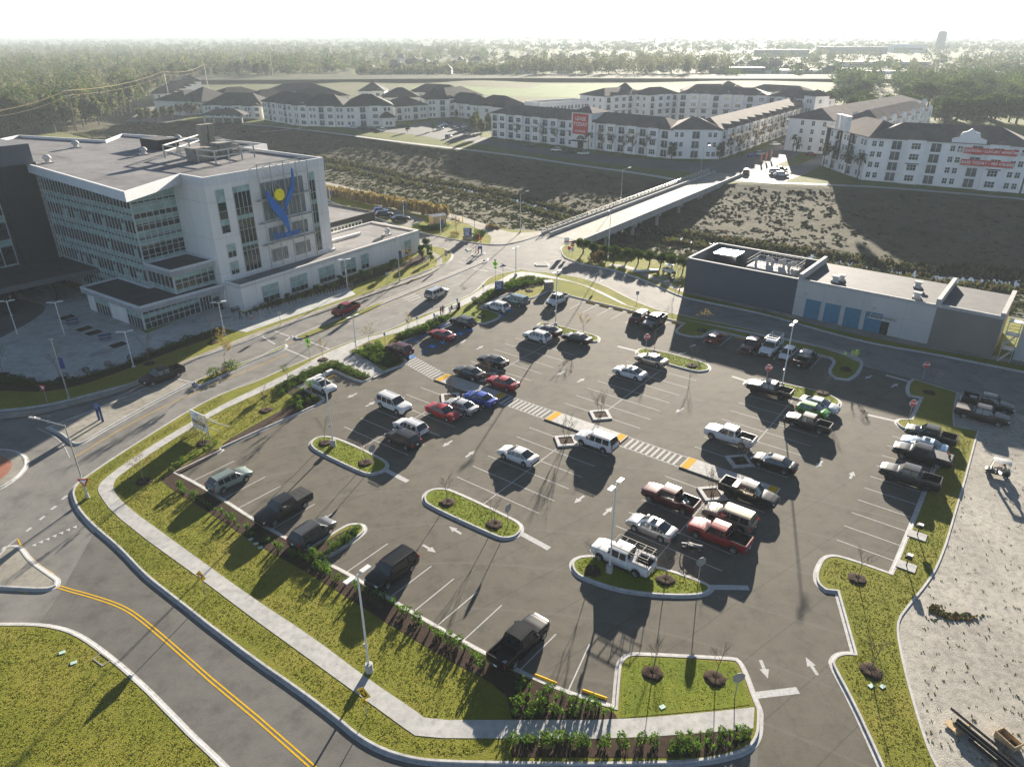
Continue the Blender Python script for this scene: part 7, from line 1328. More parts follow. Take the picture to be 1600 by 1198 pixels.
SIT = dict(pelvis=(0, 0, .55), chest=(-.04, 0, .88), neck=(-.03, 0, 1.08), head=(.0, 0, 1.18), crown=(.0, 0, 1.3), hipL=(.03, .1, .54), hipR=(.03, -.1, .54), kneeL=(.45, .12, .52), kneeR=(.45, -.12, .52), ankL=(.5, .12, .1), ankR=(.48, -.12, .1), toeL=(.66, .12, .04), toeR=(.64, -.12, .04), shL=(-.03, .19, 1.02), shR=(-.03, -.19, 1.02), elL=(.08, .24, .76), elR=(.08, -.24, .76), wrL=(.32, .2, .72), wrR=(.32, -.2, .72), hdL=(.41, .18, .7), hdR=(.41, -.18, .7))
up = lambda d, z_, x_=0: {k: (v[0] + x_, v[1], v[2] + z_) for k, v in d.items()}
person(G(376, 500, .16), R(-10), 'person in dark clothes walking past the bench by the hospital', CL['black'], CL['black'])
person(G(692, 492, .16), R(60), 'person in a black top standing at the accessible sign', CL['black'], CL['navy']); person(G(689, 494, .16), R(200), 'person in red standing beside the one in black', CL['red'], CL['red'])
person(G(706, 488, .16), R(218 + 0), 'person in a navy top sitting at the left end of the dark bench', CL['navy'], CL['white'], SIT)
BEND = dict(chest=(.2, 0, 1.2), neck=(.34, 0, 1.34), head=(.42, 0, 1.4), crown=(.5, 0, 1.48), shL=(.27, .19, 1.28), shR=(.27, -.19, 1.28), elL=(.45, .22, 1.08), elR=(.45, -.22, 1.08), wrL=(.66, .16, 1.06), wrR=(.66, -.16, 1.06), hdL=(.75, .14, 1.06), hdR=(.75, -.14, 1.06))
person(G(1483, 727, .13), WW, 'person in a red cap and dark jacket leaning at the black pickup tailgate', CL['black'], CL['grey'], BEND, hat=CL['red'])
gp = GCART.matrix_basis.copy(); gp = Matrix.LocRotScale(GCART.location, GCART.rotation_euler, None)
for y, sh, l in ((-.26, 'olive', 'person in a dark green top at the wheel of the golf cart'), (.26, 'white', 'person in a pale top riding beside the golf cart driver')): v = gp @ Vector((-.42, y, .38)); person(v, GCART.rotation_euler.z, l, CL[sh], CL['jeans'], SIT, h=1.68)
person(G(1156, 274, .05), R(-60), 'distant person in dark clothes at the far end of the bridge', CL['black'], CL['black'])
# ---------------------------------------------------------------- plants
def tri_cloud(P, size, nrm=None, stretch=1.0):
    """one small triangle pair (leaf) per point"""
    n = len(P); a = rng.normal(size=(n, 3)); a /= np.linalg.norm(a, axis=1)[:, None]; b = rng.normal(size=(n, 3)); b -= a * (a * b).sum(1)[:, None]; b /= np.linalg.norm(b, axis=1)[:, None]
    s = (size * rng.uniform(.6, 1.4, n))[:, None]
    V = np.stack([P - a * s * .5, P + b * s * .35 * stretch, P + a * s * .5, P - b * s * .35 * stretch], 1).reshape(-1, 3); F = np.arange(n * 4).reshape(n, 4); return V, F
def cols(n, pal, jit=.18):
    pal = np.array(pal); c = pal[rng.integers(0, len(pal), n)]; return np.clip(c * rng.uniform(1 - jit, 1 + jit, (n, 1)), 0, 1)
GREEN = [(.045, .085, .018), (.06, .11, .02), (.035, .065, .016), (.09, .13, .03)]; BRIGHT = [(.08, .16, .02), (.11, .2, .03), (.06, .13, .02)]; RED = [(.09, .05, .03), (.13, .085, .05), (.07, .05, .03)]; BOX = [(.02, .045, .014), (.03, .06, .018)]; TAN = [(.2, .15, .07), (.26, .19, .09), (.16, .13, .06)]
def shrub_mesh(name, n, r, h, pal, leaf=.09):
    u = rng.normal(size=(n, 3)); u /= np.linalg.norm(u, axis=1)[:, None]; rr = rng.uniform(.45, 1.05, n) ** .6; k = rng.normal(0, .12, (7, 3)); lump = 1 + .25 * np.sin(u @ rng.normal(0, 2.5, 3) + 1)
    P = u * (rr * lump)[:, None] * np.array([r, r, h * .5]); P[:, 2] = np.abs(P[:, 2] + h * .48); V, F = tri_cloud(P, leaf); return np_mesh(name, V, F, M['leaf'], cols(n, pal))
def blade_mesh(name, n, h, spread, pal, w=.03):
    V = []; F = []
    for i in range(n):
        a = rnd.uniform(0, 6.28); l = h * rnd.uniform(.6, 1.1); s = spread * rnd.uniform(.3, 1); d = np.array([math.cos(a), math.sin(a), 0]); t = np.array([-math.sin(a), math.cos(a), 0]) * w
        p0 = d * .04; p1 = d * s * .45 + np.array([0, 0, l * .7]); p2 = d * s + np.array([0, 0, l * rnd.uniform(.7, 1.0)]); b = len(V); V += [p0 - t, p0 + t, p1 + t * .9, p1 - t * .9, p2 + t * .15, p2 - t * .15]; F += [(b, b + 1, b + 2, b + 3), (b + 3, b + 2, b + 4, b + 5)]
    return np_mesh(name, np.array(V), np.array(F), M['leaf'], np.repeat(cols(n, pal), 2, 0))
SH = {'clump': [blade_mesh('shrub', 46, .62, .38, BRIGHT) for _ in range(3)], 'leafy': [shrub_mesh('shrub', 260, .42, .75, GREEN + BRIGHT[:1], .13) for _ in range(3)], 'dense': [shrub_mesh('shrub', 420, .7, .95, GREEN, .15) for _ in range(3)], 'red': [shrub_mesh('shrub', 260, .5, .8, RED, .12) for _ in range(2)], 'box': [shrub_mesh('shrub', 420, .65, .8, BOX, .11) for _ in range(2)], 'tuft': [blade_mesh('shrub', 60, .9, .5, RED, .035) for _ in range(2)]}
NSH = [0]; SHN = dict(clump='grass_clump', leafy='shrub', dense='hedge_shrub', red='rusty_shrub', box='box_shrub', tuft='ornamental_grass')
def shrub(kind, p, sc, label, group):
    me = rnd.choice(SH[kind]); o = mesh_obj(SHN[kind], me); o.location = p; o.rotation_euler = (0, 0, rnd.uniform(0, 6.28)); s = sc * rnd.uniform(.8, 1.2); o.scale = (s, s, s * rnd.uniform(.85, 1.15)); tag(o, label, 'shrub', group); NSH[0] += 1
def along(px, step, kind, sc, label, group, z=.14, jit=.12):
    P = [G(x, y, z) for x, y in px]; carry = 0
    for a, b in zip(P, P[1:]):
        L = (b - a).length; d = (b - a) / L; s = carry
        while s < L: shrub(kind if isinstance(kind, str) else rnd.choice(kind), a + d * s + Vector((rnd.gauss(0, jit), rnd.gauss(0, jit), 0)), sc, label, group); s += step * rnd.uniform(.9, 1.1)
        carry = s - L
def inpoly(px, n, kind, sc, label, group, z=.14, mind=.5):
    P = [G(x, y, z) for x, y in px]; x0, x1 = min(p.x for p in P), max(p.x for p in P); y0, y1 = min(p.y for p in P), max(p.y for p in P); pl = []; t = 0
    while len(pl) < n and t < 6000:
        t += 1; p = Vector((rnd.uniform(x0, x1), rnd.uniform(y0, y1), z)); c = False
        for i in range(len(P)):
            a, b = P[i - 1], P[i]
            if (a.y > p.y) != (b.y > p.y) and p.x < (b.x - a.x) * (p.y - a.y) / (b.y - a.y) + a.x: c = not c
        if c and all((p - q).length > mind for q in pl): pl.append(p); shrub(kind if isinstance(kind, str) else rnd.choice(kind), p, sc, label, group)
L1 = 'small bright green clump in the long mulch bed along the car park kerb'; g1 = 'clumps in the long mulch bed'
along([(338, 694), (300, 713), (262, 738)], .95, ('clump', 'leafy'), .9, L1, g1); along([(283, 762), (330, 793), (400, 838), (470, 875), (545, 912), (600, 940), (700, 1000), (757, 1038)], .9, ('clump', 'leafy'), 1.05, L1, g1)
L2 = 'green shrub in the dark corner bed above the bottom sidewalk'; inpoly([(800, 1062), (960, 1112), (962, 1120), (805, 1120)], 26, ('leafy', 'clump', 'clump'), 1.0, L2, 'shrubs of the corner bed', mind=.55)
along([(806, 1160), (900, 1161), (1022, 1160)], 1.05, 'leafy', 1.15, 'leafy green shrub in the row between the sidewalk and the bottom kerb', 'row of shrubs at the bottom kerb'); inpoly([(1050, 1150), (1165, 1140), (1168, 1152), (1130, 1172), (1050, 1178)], 22, ('clump', 'clump', 'leafy'), .85, 'bright grassy clump in the bottom right bed by the exit', 'clumps of the exit bed')
inpoly([(502, 868), (550, 828), (560, 826), (558, 836), (508, 872)], 14, ('leafy', 'clump'), .9, 'green plant on the planted finger island beside the grey SUV', 'plants of the finger island'); inpoly([(470, 866), (500, 862), (520, 885), (505, 890)], 6, 'leafy', .9, 'green plant where the finger island meets the long bed', 'plants of the finger island')
inpoly([(432, 604), (506, 568), (522, 565), (578, 588), (566, 592), (523, 574), (462, 602), (440, 618)], 66, ('dense', 'leafy'), .62, 'dense green shrub of the hedge round the two-bay corner', 'hedge of the two-bay corner', mind=.6); inpoly([(462, 606), (495, 624), (455, 648), (445, 640)], 12, ('leafy',), .9, 'loose shrub in the dark bed below the white sedan', 'shrubs below the two-bay corner')
inpoly([(549, 553), (590, 538), (604, 549), (628, 563), (607, 573)], 52, 'dense', .72, 'dense green shrub of the planter beside the striped crossing', 'planter beside the striped crossing', mind=.6)
inpoly([(617, 528), (660, 513), (670, 517), (632, 531)], 16, 'dense', .85, 'green shrub in the first small planter by the accessible bays', 'small planters of the accessible bays', mind=.6); inpoly([(662, 510), (697, 494), (701, 497), (674, 515)], 16, 'dense', .85, 'green shrub in the second small planter by the accessible bays', 'small planters of the accessible bays', mind=.6)
inpoly([(738, 474), (766, 456), (800, 441), (825, 434), (858, 437), (850, 442), (822, 446), (790, 454), (756, 475)], 84, ('dense', 'leafy'), .72, 'green shrub of the long hedge curving to the crossing', 'long hedge at the crossing', mind=.65)
along([(385, 494), (440, 478), (490, 464), (545, 445)], 1.0, 'tuft', 1.0, 'rusty ornamental grass along the bicycle hoops', 'ornamental grasses of the hospital front'); along([(400, 484), (480, 460), (560, 434), (640, 408)], 1.3, ('red', 'box', 'red'), 1.0, 'brownish shrub against the pale low hospital wall', 'shrubs against the low hospital wall')
along([(66, 604), (120, 597), (190, 575), (260, 547), (345, 516)], .85, 'box', 1.0, 'low dark box shrub of the plaza edge hedge', 'plaza edge hedge'); along([(100, 590), (190, 566), (260, 541), (300, 527)], 3.2, 'red', 1.0, 'reddish bare shrub behind the plaza edge hedge', 'reddish shrubs of the plaza'); along([(0, 598), (60, 605)], .8, 'box', 1.3, 'dark shrub in the shaded bed at the left edge', 'shaded bed at the left edge'); along([(0, 592), (40, 597)], .9, 'box', 1.2, 'dark shrub in the shaded bed at the left edge', 'shaded bed at the left edge')
along([(648, 356), (670, 361), (700, 356)], .9, 'box', 1.5, 'clipped dark shrub of the hedge in front of the tan hut', 'hedge of the tan hut'); along([(738, 371), (752, 371), (755, 366), (742, 364)], .9, 'box', 1.3, 'clipped shrub in the ring beside the blue plinth sign', 'ring of shrubs by the plinth sign'); along([(708, 368), (722, 369)], 1.2, 'red', 1.5, 'rusty shrub left of the blue plinth sign', 'rusty shrubs by the plinth sign'); along([(334, 588), (347, 584)], 1.6, 'dense', 1.3, 'green clipped shrub at the lower end of the median lawn', 'median shrubs'); along([(362, 577), (372, 572)], 1.3, 'dense', 1.3, 'green clipped shrub right of the median tree', 'median shrubs'); along([(350, 582), (358, 579)], 1.2, 'red', 1.2, 'brown shrub below the median tree', 'median shrubs')
# bare young trees ------------------------------------------------------------
M['twig'] = plain('twig_bark', (.15, .115, .09), .9, 0, .2, 9)
def young_tree(h, leaf, multi=False, spread=.55):
    o = thing('young_tree', 'young bare tree', 'tree'); r_ = random.Random(int(h * 100) + leaf); tr, cr = MB(), MB()
    def limb(mb, p, d, l, r, dep):
        n = 3; q = p
        for k in range(n):
            e = q + d * (l / n); mb.tube(q, e, r * (1 - .22 * k), r * (1 - .22 * (k + 1)), 5, 0, False); q = e; d = (d + Vector((r_.gauss(0, .1), r_.gauss(0, .1), .06))).normalized()
            if dep and (k > 0 or dep < 2):
                for _ in range(2 if dep > 1 else 3): a = r_.uniform(0, 6.28); limb(cr, q, (d + Vector((math.cos(a), math.sin(a), .25)) * r_.uniform(.5, .95)).normalized(), l * r_.uniform(.4, .62), r * .5, dep - 1)
    if multi:
        for k in range(5): a = 1.26 * k; limb(tr, Vector((.1 * math.cos(a), .1 * math.sin(a), 0)), Vector((.28 * math.cos(a), .28 * math.sin(a), 1)).normalized(), h * .6, .028, 2)
    else: limb(tr, Vector((0, 0, 0)), Vector((.02, .01, 1)), h * .55, .045, 3)
    tr.build('trunk', M['bark'], o); c = cr.build('crown', M['twig'], o)
    if leaf:
        idx = rng.integers(0, len(cr.v), leaf); P = np.array(cr.v)[idx] + rng.normal(0, .12, (leaf, 3)); V, F = tri_cloud(P, .13); l = mesh_obj('leaves', np_mesh('leaves', V, F, M['leaf'], cols(leaf, TAN if leaf % 2 else BRIGHT)), c); KIDS.setdefault(c.name, []).append(l)
    return o
YT = {'bare': young_tree(3.6, 0), 'tan': young_tree(3.4, 161), 'multi': young_tree(3.2, 0, True), 'green': young_tree(3.3, 160), 'large': young_tree(5.6, 901)}
MR = []
def ytree(kind, px, lab, sc=1.0, ring=True, grp=None, z=.14):
    s = YT[kind]; p = G(*px, z)
    if s.get('used'): o = dup(s, p, rnd.uniform(0, 6.28), lab)
    else: o = s; s['used'] = 1; o.location = p; o['label'] = lab
    o.scale = (sc, sc, sc * rnd.uniform(.95, 1.1))
    if grp: o['group'] = grp
    if ring: MR.append(p)
gy = 'young trees of the car park'
for k, px, l in (('bare', (508, 692), 'young bare tree beside the lamp post at the left island end'), ('bare', (571, 723), 'young bare tree by the sign back on the left island'), ('bare', (699, 785), 'young bare tree at the upper end of the middle island'), ('bare', (773, 819), 'young bare tree at the lower end of the middle island'), ('bare', (926, 892), 'young bare tree in front of the rack truck'), ('bare', (1040, 906), 'young bare tree right of the rack truck'), ('bare', (1022, 550), 'young tree behind the champagne sedan'), ('bare', (1081, 571), 'young tree at the right end of the champagne sedan island'), ('bare', (856, 508), 'young tree left of the far lamp post'), ('tan', (911, 523), 'young tree behind the lone black saloon'), ('bare', (1286, 614), 'young bare tree behind the white sedan on the right island'), ('tan', (225, 752), 'young tree with brown leaves on the left corner lawn'), ('tan', (318, 693), 'young brown-leaved tree in front of the site board'), ('bare', (416, 641), 'young bare tree on the lawn below the hedge corner'), ('bare', (1020, 1052), 'young bare tree on the left of the corner lawn'), ('bare', (1118, 1060), 'young bare tree on the right of the corner lawn'), ('bare', (1340, 904), 'young bare tree on the right-hand rounded lawn'), ('bare', (1360, 1048), 'young bare tree on the narrow right verge'), ('bare', (1452, 613), 'young bare tree at the right exit corner'), ('tan', (1097, 516), 'young tree on the narrow grass finger by the red hatchback'), ('green', (1322, 577), 'young tree on the hooked lawn by the exit'), ('bare', (752, 495), 'young tree on the small lawn between accessible bays'), ('green', (488, 624), 'slim young tree with green leaves beside the white sedan'), ('bare', (827, 454), 'young tree on the lawn beside the brown cabinet')): ytree(k, px, l, grp=gy)
for px, l in (((938, 650), 'bare multi-stem tree in the diamond planter above the walkway'), ((885, 688), 'bare multi-stem tree in the diamond planter by the white SUV'), ((1113, 772), 'bare multi-stem tree in the diamond planter by the maroon pickup'), ((1158, 721), 'bare multi-stem tree in the diamond planter by the black sedan'), ((703, 621), 'bare multi-stem tree in the diamond planter by the grey sedan'), ((761, 595), 'bare multi-stem tree in the diamond planter by the red sedan')): ytree('multi', px, l, 1.15, False, 'trees of the diamond planters', .1)
for k, px, l, s in (('large', (353, 577), 'spreading tree with few brown leaves on the median lawn', 1.0), ('bare', (233, 568), 'bare tree between two short plaza lamps', 1.35), ('bare', (333, 535), 'bare tree beside the lobby corner lamp', 1.35), ('bare', (95, 592), 'bare tree behind the tall banner post', 1.3), ('tan', (636, 422), 'brown-leaved tree beside the topiary', 1.25), ('green', (451, 597), 'thin young tree on the verge left of the hedge corner', .9), ('tan', (505, 562), 'staked young tree at the crossing kerb', .9), ('tan', (577, 539), 'staked young tree left of the maroon SUV', .9), ('tan', (640, 517), 'staked young tree in the first accessible planter', .9), ('bare', (582, 443), 'slim bare tree before the low hospital wing', 1.0), ('bare', (713, 366), 'taller bare tree left of the blue plinth sign', 1.7), ('bare', (742, 362), 'taller bare tree right of the blue plinth sign', 1.7), ('bare', (5, 585), 'bare tree in the shaded bed at the left edge', 1.3), ('bare', (1059, 443), 'bare tree beside the slate wall corner', 1.2)): ytree(k, px, l, s, k != 'large' and px[1] > 500, 'young trees along the roads')
q = MB()
for p in MR:
    n = 18; a = [rnd.uniform(.7, .95) for _ in range(n)]
    rg = [[(p.x + a[k] * f * math.cos(2 * math.pi * k / n), p.y + a[k] * f * math.sin(2 * math.pi * k / n), .135 + z_ + rnd.uniform(-.02, .02)) for k in range(n)] for f, z_ in ((1, 0), (.8, .1), (.45, .12), (.12, .05))]; q.grid(rg[::-1], 0, True, True); q.add(rg[-1], [tuple(range(n))])
struct('mulch_ring', q, M['mulch'])
# clipped and hedge trees ------------------------------------------------------
def leaf_tree(name, h, r, n, pal, leaf, trunk_h, clumps=9, seed=1, col='reed'):
    """trunk and a crown of leaf clumps: returns two meshes"""
    g = np.random.default_rng(seed); P = []
    for k in range(clumps):
        a = g.uniform(0, 6.28); e = g.uniform(.0, 1); c = np.array([math.cos(a) * r * .6 * math.sqrt(g.uniform(0, 1)), math.sin(a) * r * .6 * math.sqrt(g.uniform(0, 1)), trunk_h + (h - trunk_h) * (.22 + .6 * e)]); s = r * g.uniform(.38, .62) * (1.15 - .45 * e)
        u = g.normal(size=(n // clumps, 3)); u /= np.linalg.norm(u, axis=1)[:, None]; P.append(c + u * (s * g.uniform(.55, 1.05, (n // clumps, 1))) * np.array([1, 1, .8]))
    P = np.concatenate(P); V, F = tri_cloud(P, leaf); pa = np.array(pal); cc = np.repeat(pa[g.integers(0, len(pa), clumps)], n // clumps, 0) * g.uniform(.8, 1.2, (len(P), 1))
    q = MB(); q.tube((0, 0, 0), (0, 0, trunk_h + (h - trunk_h) * .4), r * .07 + .05, r * .03 + .03, 7)
    for k in range(5): a = 1.26 * k; q.tube((0, 0, trunk_h * .9), (r * .5 * math.cos(a), r * .5 * math.sin(a), trunk_h + (h - trunk_h) * .5), r * .03 + .02, .02, 5, 0, False)
    return q.mesh('trunk', M['bark']), np_mesh('crown', V, F, M['wleaf'], cc)
def tree(name, meshes, p, lab, sc=1.0, grp=None, cat='tree'):
    o = thing(name, lab, cat, p, rnd.uniform(0, 6.28), grp); o.scale = (sc, sc, sc * rnd.uniform(.92, 1.1))
    for n_, me in zip(('trunk', 'crown'), meshes): mesh_obj(n_, me, o)
    return o
HT = [leaf_tree('hedge_tree', 2.9, 1.5, 2600, [(.05, .075, .015), (.07, .1, .02), (.04, .06, .015)], .2, .7, 10, 20 + i) for i in range(2)]
for i in range(9): tree('hedge_tree', HT[i % 2], G(927 + 17.5 * i, 400 + 2.9 * i, .12), 'bushy green hedge tree in the row beside the bridge corner', 1.0, 'hedge trees beside the bridge')
tree('hedge_tree', HT[0], G(911, 396, .12), 'square bushy tree at the left end of the hedge row', 1.25); TP = leaf_tree('topiary', 3.4, 1.0, 1800, BOX, .16, .1, 14, 31)
for px, l, s in (((660, 404), 'dark rounded topiary in front of the low wing corner', 1.15), ((668, 398), 'dark rounded topiary behind its twin at the wing corner', 1.2), ((615, 424), 'dark upright shrub against the low hospital wall', .9), ((533, 448), 'green upright shrub between the low wing windows', .8), ((496, 462), 'green bushy shrub before the second low wing window', .8), ((566, 440), 'slim green shrub before the narrow low wing window', .85), ((452, 475), 'small shrub left of the low wing windows', .7), ((673, 408), 'low dark mound shrub at the wing corner', .75)): tree('topiary', TP, G(*px, .14), l, s, None, 'shrub')
for px, l in (((929, 410), 'rusty rounded shrub below the hedge row'), ((934, 408), 'second rusty rounded shrub below the hedge row')): shrub('red', G(*px, .14), 2.2, l, 'rusty shrubs below the hedge row')
# rough growth in the canal: nobody could count it -------------------------------
def scatter(n, x0, x1, t0, t1, side):
    x = rng.uniform(x0, x1, n); t = rng.uniform(t0, t1, n); a, c, f = ev(NB, x), ev(CK, x), ev(FB, x); y = np.where(side == 'n', a + (c - a) * t, c + (f - c) * t); return np.stack([x, y, canal_z(x, y) - .05], 1)
def tufts(name, P, h, w, pal, n=4, mat='reed'):
    k = len(P); B = np.repeat(P, n, 0); m = len(B); a = rng.uniform(0, 6.28, m); hh = np.repeat(h * rng.uniform(.5, 1.5, k), n) * rng.uniform(.7, 1.2, m); d = np.stack([np.cos(a), np.sin(a), 0 * a], 1); t = np.stack([-np.sin(a), np.cos(a), 0 * a], 1)
    o = rng.normal(0, w * .5, (m, 3)) * [1, 1, 0]; p = B + o; V = np.stack([p - t * w * .5, p + t * w * .5, p + d * w * .6 + t * w * .3 + np.stack([0 * a, 0 * a, hh], 1), p + d * w * .6 - t * w * .3 + np.stack([0 * a, 0 * a, hh * .9], 1)], 1).reshape(-1, 3)
    c = np.repeat(cols(k, pal, .3), n, 0); o = mesh_obj(name, np_mesh(name, V, np.arange(m * 4).reshape(m, 4), M[mat], c)); tag(o, None, None, None, 'stuff')
SCR = [(.085, .076, .05), (.068, .072, .042), (.1, .086, .058), (.065, .064, .04)]; OLV = [(.08, .088, .042), (.07, .082, .038), (.1, .095, .055)]
tufts('canal_scrub', np.concatenate([scatter(6000, -230, 260, .02, .97, 'f')]), .2, 1.1, SCR, 4)
tufts('canal_scrub', scatter(7000, -230, 120, .1, .95, 'n'), .28, 1.0, OLV, 4)
tufts('creek_bank_scrub', np.concatenate([scatter(2600, -230, 260, .02, .12, 'f'), scatter(2200, -230, 260, .8, .96, 'n')]), .8, .8, OLV + SCR, 5)
P = np.array([G(rnd.uniform(512, 690), 0) for _ in range(0)]) if 0 else None
rx = np.linspace(0, 1, 900); P = np.array([list(G(512 + 185 * u, 303 + 33 * u + rnd.uniform(-3, 3))) for u in rx]); tufts('golden_reeds', P, 1.6, .6, [(.2, .15, .07), (.16, .125, .06), (.24, .185, .09)], 7)
P = np.array([list(G(rnd.uniform(760, 850), rnd.uniform(346, 358))) for _ in range(500)] + [list(G(rnd.uniform(930, 1072), 388 + rnd.uniform(0, 14) + 0)) for _ in range(1100)]); P[:, 2] = canal_z(P[:, 0], P[:, 1]); tufts('golden_reeds', P, .8, .6, [(.2, .15, .085), (.17, .13, .075), (.23, .18, .1)], 6)

# rough turf of the nearest lawns -------------------------------------------------
def pip(P, poly):
    x, y = P[:, 0], P[:, 1]; c = np.zeros(len(P), bool)
    for i in range(len(poly)):
        a, b = poly[i - 1], poly[i]; k = (a[1] > y) != (b[1] > y)
        with np.errstate(divide='ignore', invalid='ignore'): c ^= k & (x < (b[0] - a[0]) * (y - a[1]) / (b[1] - a[1]) + a[0])
    return c
TURF = [[(790, 1121), (667, 1121), (650, 1107), (575, 1057), (485, 989), (400, 934), (300, 862), (222, 805), (195, 785), (179, 764), (193, 742), (240, 707), (337, 647), (400, 618), (425, 607), (462, 628), (420, 650), (345, 692), (262, 740), (250, 750), (270, 767), (320, 797), (400, 853), (500, 908), (600, 973), (700, 1033), (790, 1080)],
 [(800, 1156), (654, 1156), (632, 1141), (537, 1072), (450, 1009), (400, 973), (307, 903), (232, 849), (175, 804), (154, 774), (149, 762), (159, 748), (190, 725), (250, 685), (350, 628), (346, 619), (225, 691), (175, 723), (134, 752), (122, 763), (118, 772), (128, 797), (152, 822), (232, 897), (294, 945), (327, 972), (402, 1012), (527, 1112), (592, 1157), (640, 1176), (700, 1181), (800, 1179)],
 [(-60, 982), (60, 983), (95, 990), (120, 1000), (150, 1019), (212, 1069), (300, 1160), (345, 1202), (390, 1260), (-60, 1260)],
 [(1391, 906), (1350, 889), (1300, 875), (1287, 890), (1287, 911), (1314, 921), (1344, 1020), (1312, 1036), (1337, 1090), (1387, 1200), (1458, 1200), (1443, 1165), (1428, 1118), (1408, 1048), (1394, 975), (1412, 950), (1454, 898), (1472, 850), (1502, 747), (1519, 682), (1490, 671), (1452, 692), (1456, 765), (1427, 820)], [(977, 1046), (985, 1033), (1130, 1038), (1147, 1041), (1169, 1098), (1125, 1103), (975, 1117)]] + [[(sum(p[0] for p in v) / len(v) * .1 + x * .9, sum(p[1] for p in v) / len(v) * .1 + y * .9) for x, y in v] for k, v in ISL.items()]
TP_ = []
for px in TURF:
    w = [G(x, y) for x, y in px]; x0, x1, y0, y1 = min(p.x for p in w), max(p.x for p in w), min(p.y for p in w), max(p.y for p in w); n = int((x1 - x0) * (y1 - y0) * 44); P = np.stack([rng.uniform(x0, x1, n), rng.uniform(y0, y1, n), np.full(n, .13)], 1); TP_.append(P[pip(P, [(p.x, p.y) for p in w])])
TP_ = np.concatenate(TP_); k = np.sin(TP_[:, 0] * 1.9 + np.sin(TP_[:, 1] * 1.3)) + np.sin(TP_[:, 1] * 2.3 + TP_[:, 0] * .7); TP_ = TP_[rng.random(len(TP_)) < .62 + .08 * k]
tufts('turf_blades', TP_, .028, .07, [(.17, .19, .016), (.21, .21, .024), (.14, .175, .014), (.25, .22, .045)], 3)

wp = np.array([list(G(1488 + rnd.gauss(0, 16), 963 + rnd.gauss(0, 4) + 0, .09)) for _ in range(50)] + [list(G(1462 + rnd.gauss(0, 5), 953 + rnd.gauss(0, 3), .09)) for _ in range(30)]); tufts('dry_weeds', wp, .1, .22, [(.1, .06, .03), (.13, .1, .05), (.07, .08, .03)], 4)
wp = []
for _ in range(420): p = G(rnd.uniform(1440, 1700), rnd.uniform(690, 1195), .09); wp.append([p.x, p.y, .09])
wp = np.array(wp); gp_ = [G(x, y) for x, y in ((1474, 1198), (1450, 1165), (1435, 1118), (1415, 1048), (1401, 975), (1420, 950), (1462, 898), (1480, 850), (1510, 747), (1530, 690), (1700, 690), (1750, 1200))]; tufts('gravel_weeds', wp[pip(wp, [(p.x, p.y) for p in gp_])], .06, .1, [(.12, .13, .06), (.15, .13, .07)], 3)
# ---------------------------------------------------------------- far bank: paths, roads, lots, bright field
def fsheet(name, px, m, z, it=1): q = MB(); q.poly(dedup(GP(px, 0, True, it)), z); return struct(name, q, m)
M['farroad'] = ground_mat('far_road', [(.3, (.1, .1, .1)), (.7, (.135, .135, .13))], (.05, .3, 4), .85, .1, 20, .01); M['farlawn'] = ground_mat('far_lawn', [(.3, (.085, .11, .025)), (.7, (.14, .145, .04))], (.08, .4, 3), .95, .5, 5, .1, spec=.05); M['field'] = ground_mat('bright_field', [(.3, (.07, .125, .02)), (.7, (.1, .16, .028))], (.01, .08, 1), .95, .3, 3, .1, spec=.05)
fsheet('far_lawn', [(385, 192), (540, 208), (640, 223), (800, 243), (900, 259), (1050, 281), (1110, 290), (1180, 284), (1320, 288), (1450, 297), (1720, 325), (1720, 300), (1590, 296), (1340, 270), (1280, 255), (1290, 225), (1310, 190), (1270, 185), (1120, 245), (1045, 245), (768, 211), (690, 170), (600, 195), (413, 185), (270, 175), (215, 185), (300, 190)], M['farlawn'], -.005, 0)
fsheet('far_road', [(690, 203), (768, 217), (900, 239), (1045, 252), (1122, 253), (1200, 232), (1262, 205), (1290, 180), (1312, 182), (1275, 222), (1250, 242), (1205, 262), (1160, 280), (1130, 288), (1092, 270), (1000, 262), (900, 250), (768, 229), (690, 213)], M['farroad'], .01)
fsheet('far_drive', [(1170, 262), (1240, 262), (1300, 235), (1312, 238), (1270, 268), (1215, 288), (1150, 283)], M['road'], .018)
fsheet('far_lot', [(540, 199), (620, 200), (640, 195), (690, 186), (735, 192), (752, 205), (745, 215), (705, 222), (660, 212), (600, 206), (545, 204)], M['farroad'], .012); fsheet('far_lot', [(195, 190), (235, 166), (275, 168), (300, 184), (262, 192)], M['farroad'], .012)
q = MB(); strip(q, GP([(380, 194), (460, 201), (550, 212), (640, 224), (800, 242), (900, 258), (1000, 271), (1095, 288)], closed=False), 3.0, .02); strip(q, GP([(1165, 283), (1220, 286), (1300, 289), (1400, 294), (1600, 311), (1700, 322)], closed=False), 3.0, .024); strip(q, GP([(470, 200), (430, 205), (405, 206)], closed=False), 2, .028); struct('footpath', q, M['concrete'])
fsheet('field', [(620, 137), (740, 131), (1000, 131), (1320, 136), (1330, 150), (1090, 152), (940, 153), (800, 152), (700, 146)], M['field'], .03); fsheet('field', [(1310, 150), (1420, 152), (1640, 190), (1640, 210), (1480, 200), (1330, 190)], M['farlawn'], .03)
M['levee'] = ground_mat('levee_grass', [(.3, (.05, .055, .035)), (.7, (.075, .08, .05))], (.02, .1, 1), .95, .3, 3, .1, spec=.03)
fsheet('levee_grass', [(-300, 124), (400, 124), (800, 121), (1700, 122), (1700, 130), (800, 128), (400, 131), (-300, 131)], M['levee'], 3.3, 0)
